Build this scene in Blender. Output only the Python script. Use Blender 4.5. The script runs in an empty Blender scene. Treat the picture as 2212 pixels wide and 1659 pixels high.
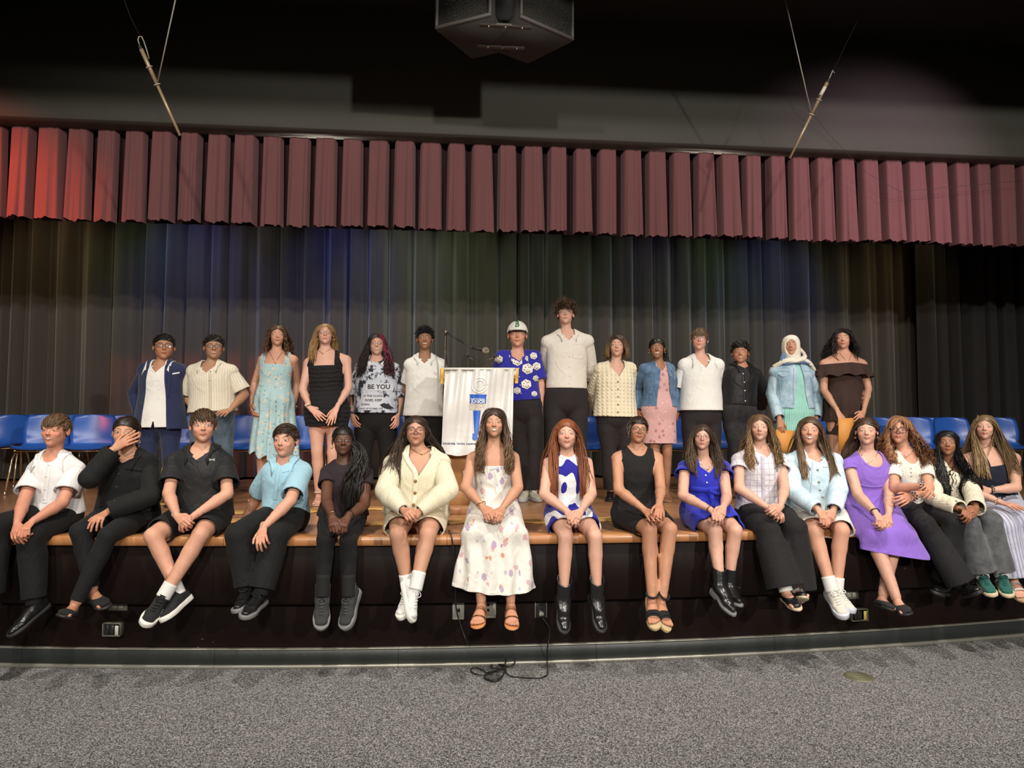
import bpy, math, random
import numpy as np
from mathutils import Vector, Matrix
from mathutils.bvhtree import BVHTree

random.seed(7)
RNG = np.random.RandomState(11)
SC = bpy.context.scene
COL = SC.collection
PI = math.pi

# ------------------------------------------------------------------ camera
IW, IH, FPX = 2212.0, 1659.0, 1534.0
CAMZ, YAW, PITCH, ROLL = 1.54, math.radians(5.4), math.radians(3.0), math.radians(0.15)
cd = bpy.data.cameras.new('camera')
cd.sensor_width = 36.0
cd.lens = FPX / IW * 36.0
cd.clip_end = 60
cam = bpy.data.objects.new('camera', cd)
COL.objects.link(cam)
cf = Vector((math.sin(YAW) * math.cos(PITCH), math.cos(YAW) * math.cos(PITCH), math.sin(PITCH)))
cr_ = cf.cross(Vector((0, 0, 1))).normalized()
cu = cr_.cross(cf).normalized()
cr2 = cr_ * math.cos(ROLL) + cu * math.sin(ROLL)
cu2 = cu * math.cos(ROLL) - cr_ * math.sin(ROLL)
cam.matrix_world = Matrix(((cr2.x, cu2.x, -cf.x, 0), (cr2.y, cu2.y, -cf.y, 0), (cr2.z, cu2.z, -cf.z, CAMZ), (0, 0, 0, 1)))
SC.camera = cam
CF, CR, CU = np.array(cf), np.array(cr2), np.array(cu2)
CP = np.array((0, 0, CAMZ))

def ray(px, py):
    d = CF * FPX + CR * (px - IW / 2) + CU * (IH / 2 - py)
    return d / np.linalg.norm(d)

def atY(px, py, Y):                       # point of the ray at depth Y of the hall
    d = ray(px, py)
    return CP + d * (Y / d[1])

def atZ(px, py, Z):                       # point of the ray at height Z
    d = ray(px, py)
    return CP + d * ((Z - CAMZ) / d[2])

# ------------------------------------------------------------------ world, exposure
wd = bpy.data.worlds.new('world'); SC.world = wd
wd.use_nodes = True
wd.node_tree.nodes['Background'].inputs[0].default_value = (1.0, 0.9, 0.78, 1)
wd.node_tree.nodes['Background'].inputs[1].default_value = 0.012
SC.view_settings.view_transform = 'Standard'
SC.view_settings.look = 'None'
SC.view_settings.gamma = 1.0
SC.view_settings.use_curve_mapping = False
SC.view_settings.exposure = 0.0

# ------------------------------------------------------------------ lights of the hall and stage
def light(kind, name, loc, target, energy, color, size=0.4, spot=60, blend=0.3, sizey=None):
    ld = bpy.data.lights.new(name, kind)
    ld.energy = energy; ld.color = color
    if kind == 'SPOT':
        ld.spot_size = math.radians(spot); ld.spot_blend = blend; ld.shadow_soft_size = size
    elif kind == 'AREA':
        ld.size = size
        if sizey: ld.shape = 'RECTANGLE'; ld.size_y = sizey
    else:
        ld.shadow_soft_size = size
    o = bpy.data.objects.new(name, ld); COL.objects.link(o)
    o.location = loc
    o.rotation_euler = (Vector(target) - Vector(loc)).to_track_quat('-Z', 'Y').to_euler()
    return o

WARM = (1.0, 0.93, 0.84)
# lamps at the back of the hall, behind the added light blocker: the broad frontal light
for x, tx, z, e, c in ((-2.6, -1.2, 4.58, 560, (1.0, .92, .82)), (.15, .6, 4.44, 600, WARM), (4.6, 2.6, 4.0, 880, (1.0, .94, .87))):
    light('SPOT', 'hall_lamp', (x, -4.4, z), (tx, 6.0, 1.5), e * 2.05, c, size=0.12, spot=66, blend=0.5)
# steep spots over the front of the stage
for x, e in ((-3.4, 170), (-.9, 170), (1.6, 190), (4.1, 190)):
    light('SPOT', 'stage_spot', (x, 2.75, 4.8), (x * .93, 4.75, 1.0), e * 2.5, WARM, size=0.10, spot=76, blend=0.8)
# white work light above the stage
light('AREA', 'work_light', (-1.2, 6.75, 4.0), (-1.2, 6.0, 0.8), 22, (1.0, .86, .7), size=0.5, sizey=0.2)
light('AREA', 'work_light', (2.6, 6.75, 4.0), (2.6, 6.0, 0.8), 22, (1.0, .86, .7), size=0.5, sizey=0.2)
# coloured border strip behind the valance, aimed at the back curtain
for px, c, e in ((110, (.9, .55, .15), 9), (300, (.45, .75, .25), 7), (400, (.04, .1, 1.0), 15), (470, (.4, .25, .5), 6), (560, (.6, .7, .6), 6),
                 (735, (.05, .1, 1.0), 13), (860, (.85, .95, .85), 12), (1000, (.6, .8, .35), 12), (1180, (.55, .7, .5), 9), (1340, (.4, .6, .35), 7),
                 (1420, (.35, .25, .8), 6), (1540, (.4, .75, .35), 10), (1690, (.1, .25, 1.0), 13), (1780, (.5, .55, .3), 7), (1930, (.75, .55, .12), 7)):
    p = atY(px, 480, 8.6)
    light('SPOT', 'border_light', (p[0], 7.6, 4.75), (p[0], 8.75, 3.2), e * 7.5, [.75 * q + .25 * (.9 * max(c)) for q in c], size=0.05, spot=62, blend=1.0)
# coloured front wash on the valance
light('SPOT', 'red_wash_light', (-5.2, 2.9, 4.3), (-3.75, 6.2, 3.2), 1300, (1.0, .12, .03), size=0.1, spot=32, blend=1.0)
light('SPOT', 'pink_wash_light', (5.4, 2.9, 4.3), (3.9, 6.2, 3.5), 330, (1.0, .66, .86), size=0.06, spot=46, blend=0.9)
# ------------------------------------------------------------------ mesh + material helpers
def A(*v): return np.array(v, dtype=float)
def nrm(v):
    v = np.asarray(v, float); n = np.linalg.norm(v)
    return v / n if n > 1e-9 else v

def mk(name, V, F, mats=None, parent=None, cols=None, loc=None, midx=None, smooth=True, origin=None, kind=None):
    V = np.asarray(V, dtype=np.float64)
    if parent is not None:
        V = V - np.array(parent['_o'])
    elif origin is not None:
        V = V - np.asarray(origin)
    me = bpy.data.meshes.new(name)
    fl = F if isinstance(F, list) else [F]
    fl = [np.asarray(f, dtype=np.int32) for f in fl if len(f)]
    tot = np.concatenate([np.full(len(f), f.shape[1], np.int32) for f in fl])
    lo = np.concatenate([f.ravel() for f in fl])
    me.vertices.add(len(V)); me.vertices.foreach_set('co', V.astype(np.float32).ravel())
    me.loops.add(len(lo)); me.loops.foreach_set('vertex_index', lo)
    me.polygons.add(len(tot))
    st = np.zeros(len(tot), np.int32); st[1:] = np.cumsum(tot)[:-1]
    me.polygons.foreach_set('loop_start', st)
    try: me.polygons.foreach_set('loop_total', tot)
    except Exception: pass
    if midx is not None: me.polygons.foreach_set('material_index', np.asarray(midx, np.int32))
    me.update(calc_edges=True)
    if smooth: me.polygons.foreach_set('use_smooth', np.ones(len(tot), bool))
    for m in (mats if isinstance(mats, (list, tuple)) else [mats]):
        if m is not None: me.materials.append(m)
    if cols is not None:
        at = me.color_attributes.new('Col', 'FLOAT_COLOR', 'POINT')
        c = np.ones((len(V), 4), np.float32); c[:, :3] = cols
        at.data.foreach_set('color', c.ravel())
    if loc is not None:
        at = me.attributes.new('loc', 'FLOAT_VECTOR', 'POINT')
        at.data.foreach_set('vector', np.asarray(loc, np.float32).ravel())
    o = bpy.data.objects.new(name, me); COL.objects.link(o)
    if parent is not None: o.parent = parent
    elif origin is not None: o.location = origin
    if kind: o['kind'] = kind
    o['_o'] = tuple(parent['_o']) if parent is not None else (tuple(origin) if origin is not None else (0, 0, 0))
    return o

def thing(name, label, cat, loc=(0, 0, 0), group=None):
    o = bpy.data.objects.new(name, None); COL.objects.link(o)
    o.empty_display_size = 0.1
    o.location = loc; o['label'] = label; o['category'] = cat; o['_o'] = tuple(float(x) for x in loc)
    if group: o['group'] = group
    return o

def tag(o, label, cat, group=None):
    o['label'] = label; o['category'] = cat
    if group: o['group'] = group
    return o

class MB:                                 # collects simple shapes into one mesh
    def __init__(s): s.V = []; s.F3 = []; s.F4 = []; s.n = 0
    def add(s, V, F):
        V = np.asarray(V, float); F = np.asarray(F, int)
        if len(F) == 0: return s
        (s.F4 if F.shape[1] == 4 else s.F3).append(F + s.n)
        s.V.append(V); s.n += len(V); return s
    def box(s, c, h, R=None, bev=0.0):
        c = np.asarray(c, float); h = np.asarray(h, float)
        if bev > 0:
            b = min(bev, min(h) * .9); V = []; F = []
            for sx in (-1, 1):
                for sy in (-1, 1):
                    for sz in (-1, 1):
                        V += [(sx * h[0], sy * (h[1] - b), sz * (h[2] - b)), (sx * (h[0] - b), sy * h[1], sz * (h[2] - b)), (sx * (h[0] - b), sy * (h[1] - b), sz * h[2])]
            V = np.array(V)
            import itertools
            idx = {k: i * 3 for i, k in enumerate(itertools.product((-1, 1), repeat=3))}
            q = lambda a, b_, c_, d: F.append((a, b_, c_, d))
            for ax in range(3):
                o1, o2 = [i for i in range(3) if i != ax]
                for sg in (-1, 1):
                    ks = []
                    for (p, r) in ((-1, -1), (1, -1), (1, 1), (-1, 1)):
                        k = [0, 0, 0]; k[ax] = sg; k[o1] = p; k[o2] = r; ks.append(idx[tuple(k)] + ax)
                    q(*ks)
            for ax in range(3):
                o1, o2 = [i for i in range(3) if i != ax]
                for p in (-1, 1):
                    for r in (-1, 1):
                        k1 = [0, 0, 0]; k1[ax] = -1; k1[o1] = p; k1[o2] = r; k2 = list(k1); k2[ax] = 1
                        a, b2 = idx[tuple(k1)], idx[tuple(k2)]
                        q(a + o1, b2 + o1, b2 + o2, a + o2)
            T = [(i, i + 1, i + 2) for i in idx.values()]
            F = np.array(F); T = np.array(T)
            def fix(Fc):
                out = []
                for f in Fc:
                    p = V[list(f)]; n = np.cross(p[1] - p[0], p[2] - p[0])
                    out.append(f if np.dot(n, p.mean(0)) > 0 else f[::-1])
                return np.array(out)
            F = fix(F); T = fix(T)
            W = V if R is None else V @ np.asarray(R).T
            s.F4.append(F + s.n); s.F3.append(T + s.n); s.V.append(W + c); s.n += len(V); return s
        V = np.array([(x, y, z) for x in (-1, 1) for y in (-1, 1) for z in (-1, 1)], float) * h
        if R is not None: V = V @ np.asarray(R).T
        F = [(0, 1, 3, 2), (4, 6, 7, 5), (0, 4, 5, 1), (2, 3, 7, 6), (0, 2, 6, 4), (1, 5, 7, 3)]
        return s.add(V + c, F)
    def tube(s, pts, r, n=8, cap=True, closed=False):
        pts = np.asarray(pts, float); m = len(pts)
        r = np.full(m, r) if np.isscalar(r) else np.asarray(r, float)
        if closed: T = np.roll(pts, -1, 0) - np.roll(pts, 1, 0)
        else: T = np.gradient(pts, axis=0)
        T /= np.linalg.norm(T, axis=1)[:, None] + 1e-12
        ref = A(0, 0, 1) if abs(T[0, 2]) < .9 else A(1, 0, 0)
        U = np.zeros_like(pts); u = nrm(np.cross(T[0], ref))
        for i in range(m):
            u = nrm(u - T[i] * np.dot(u, T[i])); U[i] = u
        W = np.cross(T, U)
        a = np.arange(n) * 2 * PI / n
        V = pts[:, None] + r[:, None, None] * (np.cos(a)[None, :, None] * U[:, None] + np.sin(a)[None, :, None] * W[:, None])
        F = []
        for i in range(m if closed else m - 1):
            i2 = (i + 1) % m
            for j in range(n):
                j2 = (j + 1) % n
                F.append((i * n + j, i * n + j2, i2 * n + j2, i2 * n + j))
        V = V.reshape(-1, 3); k = len(V)
        if cap and not closed:
            V = np.vstack([V, pts[0], pts[-1]])
            T3 = [(k, (j + 1) % n, j) for j in range(n)] + [(k + 1, (m - 1) * n + j, (m - 1) * n + (j + 1) % n) for j in range(n)]
            s.F3.append(np.array(T3) + s.n)
        s.F4.append(np.array(F) + s.n); s.V.append(V); s.n += len(V); return s
    def lathe(s, prof, c, axis=(0, 0, 1), n=24):
        axis = nrm(axis); ref = A(0, 0, 1) if abs(axis[2]) < .9 else A(1, 0, 0)
        u = nrm(np.cross(ref, axis)); w = np.cross(axis, u); c = np.asarray(c, float)
        a = np.arange(n) * 2 * PI / n; V = []; F = []
        for (r, h) in prof: V.append(c + axis * h + r * (np.cos(a)[:, None] * u + np.sin(a)[:, None] * w))
        V = np.vstack(V)
        for i in range(len(prof) - 1):
            for j in range(n):
                j2 = (j + 1) % n
                F.append((i * n + j, i * n + j2, (i + 1) * n + j2, (i + 1) * n + j))
        return s.add(V, F)
    def grid(s, P):                        # P: (m,n,3)
        m, n = P.shape[:2]; i = np.arange(m * n).reshape(m, n)
        F = np.stack([i[:-1, :-1], i[1:, :-1], i[1:, 1:], i[:-1, 1:]], -1).reshape(-1, 4)
        return s.add(P.reshape(-1, 3), F)
    def poly(s, P2, th, fn):               # extruded convex-ish polygon; fn maps (x,y,z)
        P2 = np.asarray(P2, float); n = len(P2)
        V = [fn(x, y, 0) for x, y in P2] + [fn(x, y, th) for x, y in P2]
        c0, c1 = fn(*P2.mean(0), 0), fn(*P2.mean(0), th)
        V += [c0, c1]
        T = [(2 * n, (i + 1) % n, i) for i in range(n)] + [(2 * n + 1, n + i, n + (i + 1) % n) for i in range(n)]
        Q = [(i, (i + 1) % n, n + (i + 1) % n, n + i) for i in range(n)]
        s.F3.append(np.array(T) + s.n); s.F4.append(np.array(Q) + s.n); s.V.append(np.array(V, float)); s.n += len(V); return s
    def build(s, name, mat, parent=None, smooth=False, **k):
        F = []
        if s.F3: F.append(np.vstack(s.F3))
        if s.F4: F.append(np.vstack(s.F4))
        return mk(name, np.vstack(s.V), F, mat, parent, smooth=smooth, **k)

MATS = {}
def newmat(name):
    m = bpy.data.materials.new(name); m.use_nodes = True
    nt = m.node_tree
    return m, nt, nt.nodes['Principled BSDF']
def N(nt, t, **kw):
    n = nt.nodes.new(t)
    for k, v in kw.items(): setattr(n, k, v)
    return n
def rgba(c): return (c[0], c[1], c[2], 1)

def plain(name, col, rough=0.5, metal=0.0, spec=0.5, bump=None, var=None, coat=0.0):
    """procedural paint, plastic, metal: colour mottled by noise, fine relief by noise"""
    if name in MATS: return MATS[name]
    m, nt, b = newmat(name)
    b.inputs['Roughness'].default_value = rough; b.inputs['Metallic'].default_value = metal
    b.inputs['Specular IOR Level'].default_value = spec
    if coat: b.inputs['Coat Weight'].default_value = coat
    tc = N(nt, 'ShaderNodeTexCoord'); nz = N(nt, 'ShaderNodeTexNoise')
    v = var or (8.0, 0.08)
    nz.inputs['Scale'].default_value = v[0]; nz.inputs['Detail'].default_value = 3
    nt.links.new(tc.outputs['Object'], nz.inputs['Vector'])
    mx = N(nt, 'ShaderNodeMix', data_type='RGBA')
    mx.inputs['A'].default_value = rgba([c * (1 - v[1]) for c in col]); mx.inputs['B'].default_value = rgba([min(1, c * (1 + v[1])) for c in col])
    nt.links.new(nz.outputs['Fac'], mx.inputs['Factor']); nt.links.new(mx.outputs['Result'], b.inputs['Base Color'])
    if bump:
        n2 = N(nt, 'ShaderNodeTexNoise'); n2.inputs['Scale'].default_value = bump[0]; n2.inputs['Detail'].default_value = 2
        nt.links.new(tc.outputs['Object'], n2.inputs['Vector'])
        bp = N(nt, 'ShaderNodeBump'); bp.inputs['Strength'].default_value = bump[1]; bp.inputs['Distance'].default_value = 0.01
        nt.links.new(n2.outputs['Fac'], bp.inputs['Height']); nt.links.new(bp.outputs['Normal'], b.inputs['Normal'])
    MATS[name] = m; return m

def math_(nt, op, a, b=None, c=None):
    n = N(nt, 'ShaderNodeMath', operation=op)
    for i, x in enumerate((a, b, c)):
        if x is None: continue
        if isinstance(x, (int, float)): n.inputs[i].default_value = x
        else: nt.links.new(x, n.inputs[i])
    return n.outputs[0]
def mixc(nt, fac, a, b):
    n = N(nt, 'ShaderNodeMix', data_type='RGBA')
    for k, x in (('Factor', fac), ('A', a), ('B', b)):
        if isinstance(x, (int, float)): n.inputs[k].default_value = x
        elif isinstance(x, (tuple, list)): n.inputs[k].default_value = rgba(x)
        else: nt.links.new(x, n.inputs[k])
    return n.outputs['Result']

def fabric(name, col, rough=0.85, pat=None, weave=900, bump=0.25, sheen=0.15, spec=0.25, **k):
    """cloth: 'loc' holds garment coordinates (across, depth, up)"""
    if name in MATS: return MATS[name]
    m, nt, b = newmat(name); L = nt.links
    b.inputs['Roughness'].default_value = rough; b.inputs['Specular IOR Level'].default_value = spec
    b.inputs['Sheen Weight'].default_value = sheen if max(col) > .06 else .02; b.inputs['Sheen Roughness'].default_value = .5
    at = N(nt, 'ShaderNodeAttribute', attribute_name='loc'); V = at.outputs['Vector']
    sp = N(nt, 'ShaderNodeSeparateXYZ'); L.new(V, sp.inputs[0])
    X, Y, Z = sp.outputs
    nz = N(nt, 'ShaderNodeTexNoise'); nz.inputs['Scale'].default_value = 14; nz.inputs['Detail'].default_value = 4; L.new(V, nz.inputs['Vector'])
    base = mixc(nt, nz.outputs['Fac'], [c * .9 for c in col], [min(1, c * 1.1) for c in col])
    wv = N(nt, 'ShaderNodeTexNoise'); wv.inputs['Scale'].default_value = weave; wv.inputs['Detail'].default_value = 1; L.new(V, wv.inputs['Vector'])
    h = wv.outputs['Fac']
    def lines(co, freq, width):            # thin lines, `freq` per metre
        f = math_(nt, 'FRACT', math_(nt, 'MULTIPLY', co, freq))
        return math_(nt, 'LESS_THAN', f, width)
    if pat == 'stripes':
        base = mixc(nt, lines(X, k['freq'], k.get('w', .3)), base, k['c2'])
    elif pat == 'plaid':
        for f, w, c, ax in ((26, .16, (.36, .32, .42), X), (26, .16, (.36, .32, .42), Z), (78, .1, (.5, .46, .55), X), (78, .1, (.5, .46, .55), Z)):
            base = mixc(nt, math_(nt, 'MULTIPLY', lines(ax, f, w), .6), base, c)
    elif pat == 'floral':
        for i, (c, sc, th) in enumerate(k['spots']):
            vo = N(nt, 'ShaderNodeTexVoronoi'); vo.inputs['Scale'].default_value = sc; vo.inputs['Randomness'].default_value = .85
            mp = N(nt, 'ShaderNodeMapping'); mp.inputs['Location'].default_value = (i * 1.37, i * .71, i * 2.3); mp.inputs['Scale'].default_value = (1, .25, k.get('zs', 1))
            L.new(V, mp.inputs[0])
            n3 = N(nt, 'ShaderNodeTexNoise'); n3.inputs['Scale'].default_value = sc * 5; n3.inputs['Detail'].default_value = 2; L.new(mp.outputs[0], n3.inputs['Vector'])
            ad = N(nt, 'ShaderNodeVectorMath', operation='MULTIPLY_ADD'); ad.inputs[1].default_value = (.32 / sc,) * 3
            L.new(n3.outputs['Color'], ad.inputs[0]); L.new(mp.outputs[0], ad.inputs[2]); L.new(ad.outputs[0], vo.inputs['Vector'])
            d = math_(nt, 'LESS_THAN', vo.outputs['Distance'], th)
            base = mixc(nt, math_(nt, 'MULTIPLY', d, k.get('amt', .85)), base, c)
    elif pat == 'blobs':                  # bold two-tone abstract print
        mp = N(nt, 'ShaderNodeMapping'); mp.inputs['Scale'].default_value = (1.2, .5, .8); L.new(V, mp.inputs[0])
        n3 = N(nt, 'ShaderNodeTexNoise'); n3.inputs['Scale'].default_value = k.get('sc', 14); n3.inputs['Detail'].default_value = 0; L.new(mp.outputs[0], n3.inputs['Vector'])
        base = mixc(nt, math_(nt, 'GREATER_THAN', n3.outputs['Fac'], k.get('th', .52)), base, k['c2'])
    elif pat == 'denim':
        n3 = N(nt, 'ShaderNodeTexNoise'); n3.inputs['Scale'].default_value = 9; n3.inputs['Detail'].default_value = 6; n3.inputs['Roughness'].default_value = .7; L.new(V, n3.inputs['Vector'])
        r = N(nt, 'ShaderNodeMapRange'); r.inputs[1].default_value = .38; r.inputs[2].default_value = .68; L.new(n3.outputs['Fac'], r.inputs[0])
        base = mixc(nt, r.outputs[0], base, k['c2'])
    elif pat == 'cable':                  # knitted cables: relief only
        s1 = math_(nt, 'SINE', math_(nt, 'MULTIPLY', X, 2 * PI * k.get('freq', 22)))
        ph = math_(nt, 'ADD', math_(nt, 'MULTIPLY', Z, 2 * PI * 30), math_(nt, 'MULTIPLY', s1, 1.6))
        h = math_(nt, 'ADD', math_(nt, 'MULTIPLY', math_(nt, 'SINE', ph), math_(nt, 'MAXIMUM', s1, 0.0)), math_(nt, 'MULTIPLY', s1, .6))
    elif pat == 'rib':
        h = math_(nt, 'SINE', math_(nt, 'MULTIPLY', X, 2 * PI * k.get('freq', 110)))
    elif pat == 'ruched':
        h = math_(nt, 'SINE', math_(nt, 'ADD', math_(nt, 'MULTIPLY', Z, 2 * PI * 26), math_(nt, 'MULTIPLY', nz.outputs['Fac'], 9)))
    elif pat == 'print':                  # dark ink blotches on pale cloth
        n3 = N(nt, 'ShaderNodeTexNoise'); n3.inputs['Scale'].default_value = 16; n3.inputs['Detail'].default_value = 5; n3.inputs['Roughness'].default_value = .65
        L.new(V, n3.inputs['Vector'])
        r = N(nt, 'ShaderNodeMapRange'); r.inputs[1].default_value = .5; r.inputs[2].default_value = .56; L.new(n3.outputs['Fac'], r.inputs[0])
        base = mixc(nt, r.outputs[0], base, k['c2'])
    L.new(base, b.inputs['Base Color'])
    bp = N(nt, 'ShaderNodeBump'); bp.inputs['Strength'].default_value = bump; bp.inputs['Distance'].default_value = k.get('dist', .002)
    L.new(h, bp.inputs['Height'])
    mpw = N(nt, 'ShaderNodeMapping'); mpw.inputs['Scale'].default_value = (1, 1, .55); mpw.inputs['Rotation'].default_value = (0, .5, 0); L.new(V, mpw.inputs[0])
    wn = N(nt, 'ShaderNodeTexNoise'); wn.inputs['Scale'].default_value = k.get('crs', 9); wn.inputs['Detail'].default_value = 2; wn.inputs['Distortion'].default_value = 1.6; L.new(mpw.outputs[0], wn.inputs['Vector'])
    rg = math_(nt, 'ABSOLUTE', math_(nt, 'SUBTRACT', wn.outputs['Fac'], .5))
    b2 = N(nt, 'ShaderNodeBump'); b2.inputs['Strength'].default_value = k.get('crease', .38); b2.inputs['Distance'].default_value = .03
    L.new(rg, b2.inputs['Height']); L.new(bp.outputs['Normal'], b2.inputs['Normal']); L.new(b2.outputs['Normal'], b.inputs['Normal'])
    MATS[name] = m; return m

def colmat(name, rough, spec, kind):
    """skin, hair: colour of the thing is carried per vertex, relief by noise"""
    if name in MATS: return MATS[name]
    m, nt, b = newmat(name); L = nt.links
    b.inputs['Roughness'].default_value = rough; b.inputs['Specular IOR Level'].default_value = spec
    at = N(nt, 'ShaderNodeAttribute', attribute_name='Col'); tc = N(nt, 'ShaderNodeTexCoord')
    nz = N(nt, 'ShaderNodeTexNoise'); nz.inputs['Detail'].default_value = 3
    nz.inputs['Scale'].default_value = 60 if kind == 'skin' else 160
    if kind == 'hair':
        la = N(nt, 'ShaderNodeAttribute', attribute_name='loc'); mp = N(nt, 'ShaderNodeMapping'); mp.inputs['Scale'].default_value = (1.0, .3, .12)
        nz.inputs['Scale'].default_value = 6; L.new(la.outputs['Vector'], mp.inputs[0]); L.new(mp.outputs[0], nz.inputs['Vector'])
    else: L.new(tc.outputs['Object'], nz.inputs['Vector'])
    hv = N(nt, 'ShaderNodeHueSaturation'); L.new(at.outputs['Color'], hv.inputs['Color'])
    r = N(nt, 'ShaderNodeMapRange'); r.inputs[3].default_value = .93 if kind == 'skin' else .45; r.inputs[4].default_value = 1.06 if kind == 'skin' else 1.5
    L.new(nz.outputs['Fac'], r.inputs[0]); L.new(r.outputs[0], hv.inputs['Value']); L.new(hv.outputs[0], b.inputs['Base Color'])
    if kind == 'hair':
        bp = N(nt, 'ShaderNodeBump'); bp.inputs['Strength'].default_value = .5; bp.inputs['Distance'].default_value = .002
        L.new(nz.outputs['Fac'], bp.inputs['Height']); L.new(bp.outputs['Normal'], b.inputs['Normal'])
    else:
        b.inputs['Subsurface Weight'].default_value = .06
        b.inputs['Subsurface Radius'].default_value = (.012, .005, .003); b.inputs['Subsurface Scale'].default_value = 1
    MATS[name] = m; return m
SKIN = colmat('skin', .5, .35, 'skin'); HAIR = colmat('hair', .42, .45, 'hair'); EYE = colmat('eye', .25, .5, 'skin')
# ------------------------------------------------------------------ the hall and the stage
STZ = 0.82
def YE(x): return 4.49 + (x - 0.6) ** 2 / 46.0
def YN(x): return nrm(A((x - 0.6) / 23.0 * -1, 1, 0))     # inward normal of the curved edge

def struct(o): o['kind'] = 'structure'; return o

def nodes_floor():
    m, nt, b = newmat('carpet'); L = nt.links
    tc = N(nt, 'ShaderNodeTexCoord')
    n1 = N(nt, 'ShaderNodeTexVoronoi'); n1.inputs['Scale'].default_value = 210; n1.inputs['Randomness'].default_value = 1
    n2 = N(nt, 'ShaderNodeTexNoise'); n2.inputs['Scale'].default_value = 2.2; n2.inputs['Detail'].default_value = 3
    for n in (n1, n2): L.new(tc.outputs['Object'], n.inputs['Vector'])
    r = N(nt, 'ShaderNodeValToRGB'); e = r.color_ramp.elements
    e[0].position = .1; e[0].color = (.026, .026, .027, 1); e[1].position = .95; e[1].color = (.42, .41, .40, 1)
    k = e.new(.5); k.color = (.125, .123, .122, 1)
    sx_ = N(nt, 'ShaderNodeSeparateColor'); L.new(n1.outputs['Color'], sx_.inputs[0]); L.new(sx_.outputs[0], r.inputs[0])
    c = mixc(nt, math_(nt, 'MULTIPLY', n2.outputs['Fac'], .22), r.outputs[0], (.16, .155, .15))
    L.new(c, b.inputs['Base Color']); b.inputs['Roughness'].default_value = .95; b.inputs['Specular IOR Level'].default_value = .1
    bp = N(nt, 'ShaderNodeBump'); bp.inputs['Strength'].default_value = .5; bp.inputs['Distance'].default_value = .004
    L.new(sx_.outputs[1], bp.inputs['Height']); L.new(bp.outputs['Normal'], b.inputs['Normal'])
    return m
def nodes_wood(name, c1, c2, c3, rough, row=.057, length=1.6, coat=.0, vert=False):
    m, nt, b = newmat(name); L = nt.links
    tc = N(nt, 'ShaderNodeTexCoord'); src = tc.outputs['Object']
    mp = N(nt, 'ShaderNodeMapping'); L.new(src, mp.inputs[0])
    if vert: mp.inputs['Rotation'].default_value = (PI / 2, PI / 2, 0)
    br = N(nt, 'ShaderNodeTexBrick'); br.inputs['Scale'].default_value = 1.0
    br.inputs['Brick Width'].default_value = length; br.inputs['Row Height'].default_value = row
    br.inputs['Mortar Size'].default_value = .0012; br.inputs['Mortar'].default_value = rgba([c * .35 for c in c1])
    br.inputs['Color1'].default_value = rgba(c1); br.inputs['Color2'].default_value = rgba(c2); br.offset = .37
    L.new(mp.outputs[0], br.inputs['Vector'])
    m2 = N(nt, 'ShaderNodeMapping'); m2.inputs['Scale'].default_value = (1.2, 22, 22); L.new(mp.outputs[0], m2.inputs[0])
    nz = N(nt, 'ShaderNodeTexNoise'); nz.inputs['Scale'].default_value = 3; nz.inputs['Detail'].default_value = 6; nz.inputs['Distortion'].default_value = .6; L.new(m2.outputs[0], nz.inputs['Vector'])
    n2 = N(nt, 'ShaderNodeTexNoise'); n2.inputs['Scale'].default_value = 1.6; n2.inputs['Detail'].default_value = 4; L.new(src, n2.inputs['Vector'])
    c = mixc(nt, math_(nt, 'MULTIPLY', nz.outputs['Fac'], .55), br.outputs['Color'], c3)
    c = mixc(nt, math_(nt, 'MULTIPLY', n2.outputs['Fac'], .3), c, c1)
    L.new(c, b.inputs['Base Color'])
    rr = N(nt, 'ShaderNodeMapRange'); rr.inputs[3].default_value = rough * .7; rr.inputs[4].default_value = rough * 1.4; L.new(n2.outputs['Fac'], rr.inputs[0]); L.new(rr.outputs[0], b.inputs['Roughness'])
    if coat: b.inputs['Coat Weight'].default_value = coat; b.inputs['Coat Roughness'].default_value = .2
    bp = N(nt, 'ShaderNodeBump'); bp.inputs['Strength'].default_value = .15; bp.inputs['Distance'].default_value = .002
    L.new(nz.outputs['Fac'], bp.inputs['Height']); L.new(bp.outputs['Normal'], b.inputs['Normal'])
    return m
def nodes_riser():
    m, nt, b = newmat('scuffed_dark_paint'); L = nt.links
    tc = N(nt, 'ShaderNodeTexCoord')
    n1 = N(nt, 'ShaderNodeTexNoise'); n1.inputs['Scale'].default_value = 3; n1.inputs['Detail'].default_value = 4
    mp = N(nt, 'ShaderNodeMapping'); mp.inputs['Scale'].default_value = (1, 1, 1.6)
    vo = N(nt, 'ShaderNodeTexNoise'); vo.inputs['Scale'].default_value = 17; vo.inputs['Detail'].default_value = 5; vo.inputs['Roughness'].default_value = .8
    L.new(tc.outputs['Object'], n1.inputs['Vector']); L.new(tc.outputs['Object'], mp.inputs[0]); L.new(mp.outputs[0], vo.inputs['Vector'])
    base = mixc(nt, n1.outputs['Fac'], (.005, .003, .0028), (.013, .0068, .0055))
    chip = math_(nt, 'GREATER_THAN', vo.outputs['Fac'], .70)
    L.new(mixc(nt, math_(nt, 'MULTIPLY', chip, .8), base, (.35, .20, .10)), b.inputs['Base Color'])
    b.inputs['Roughness'].default_value = .55; b.inputs['Specular IOR Level'].default_value = .12
    return m
CARPET = nodes_floor()
STAGEWOOD = nodes_wood('stage_floor_wood', (.44, .21, .095), (.56, .28, .13), (.23, .10, .045), .30, coat=.3)
NOSEWOOD = nodes_wood('nosing_wood', (.42, .19, .07), (.46, .21, .08), (.26, .10, .035), .35, row=.5, length=2.5, coat=.2)
OAK = nodes_wood('lectern_oak', (.40, .20, .08), (.44, .22, .09), (.26, .12, .045), .4, row=.3, length=3, vert=True)
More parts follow.
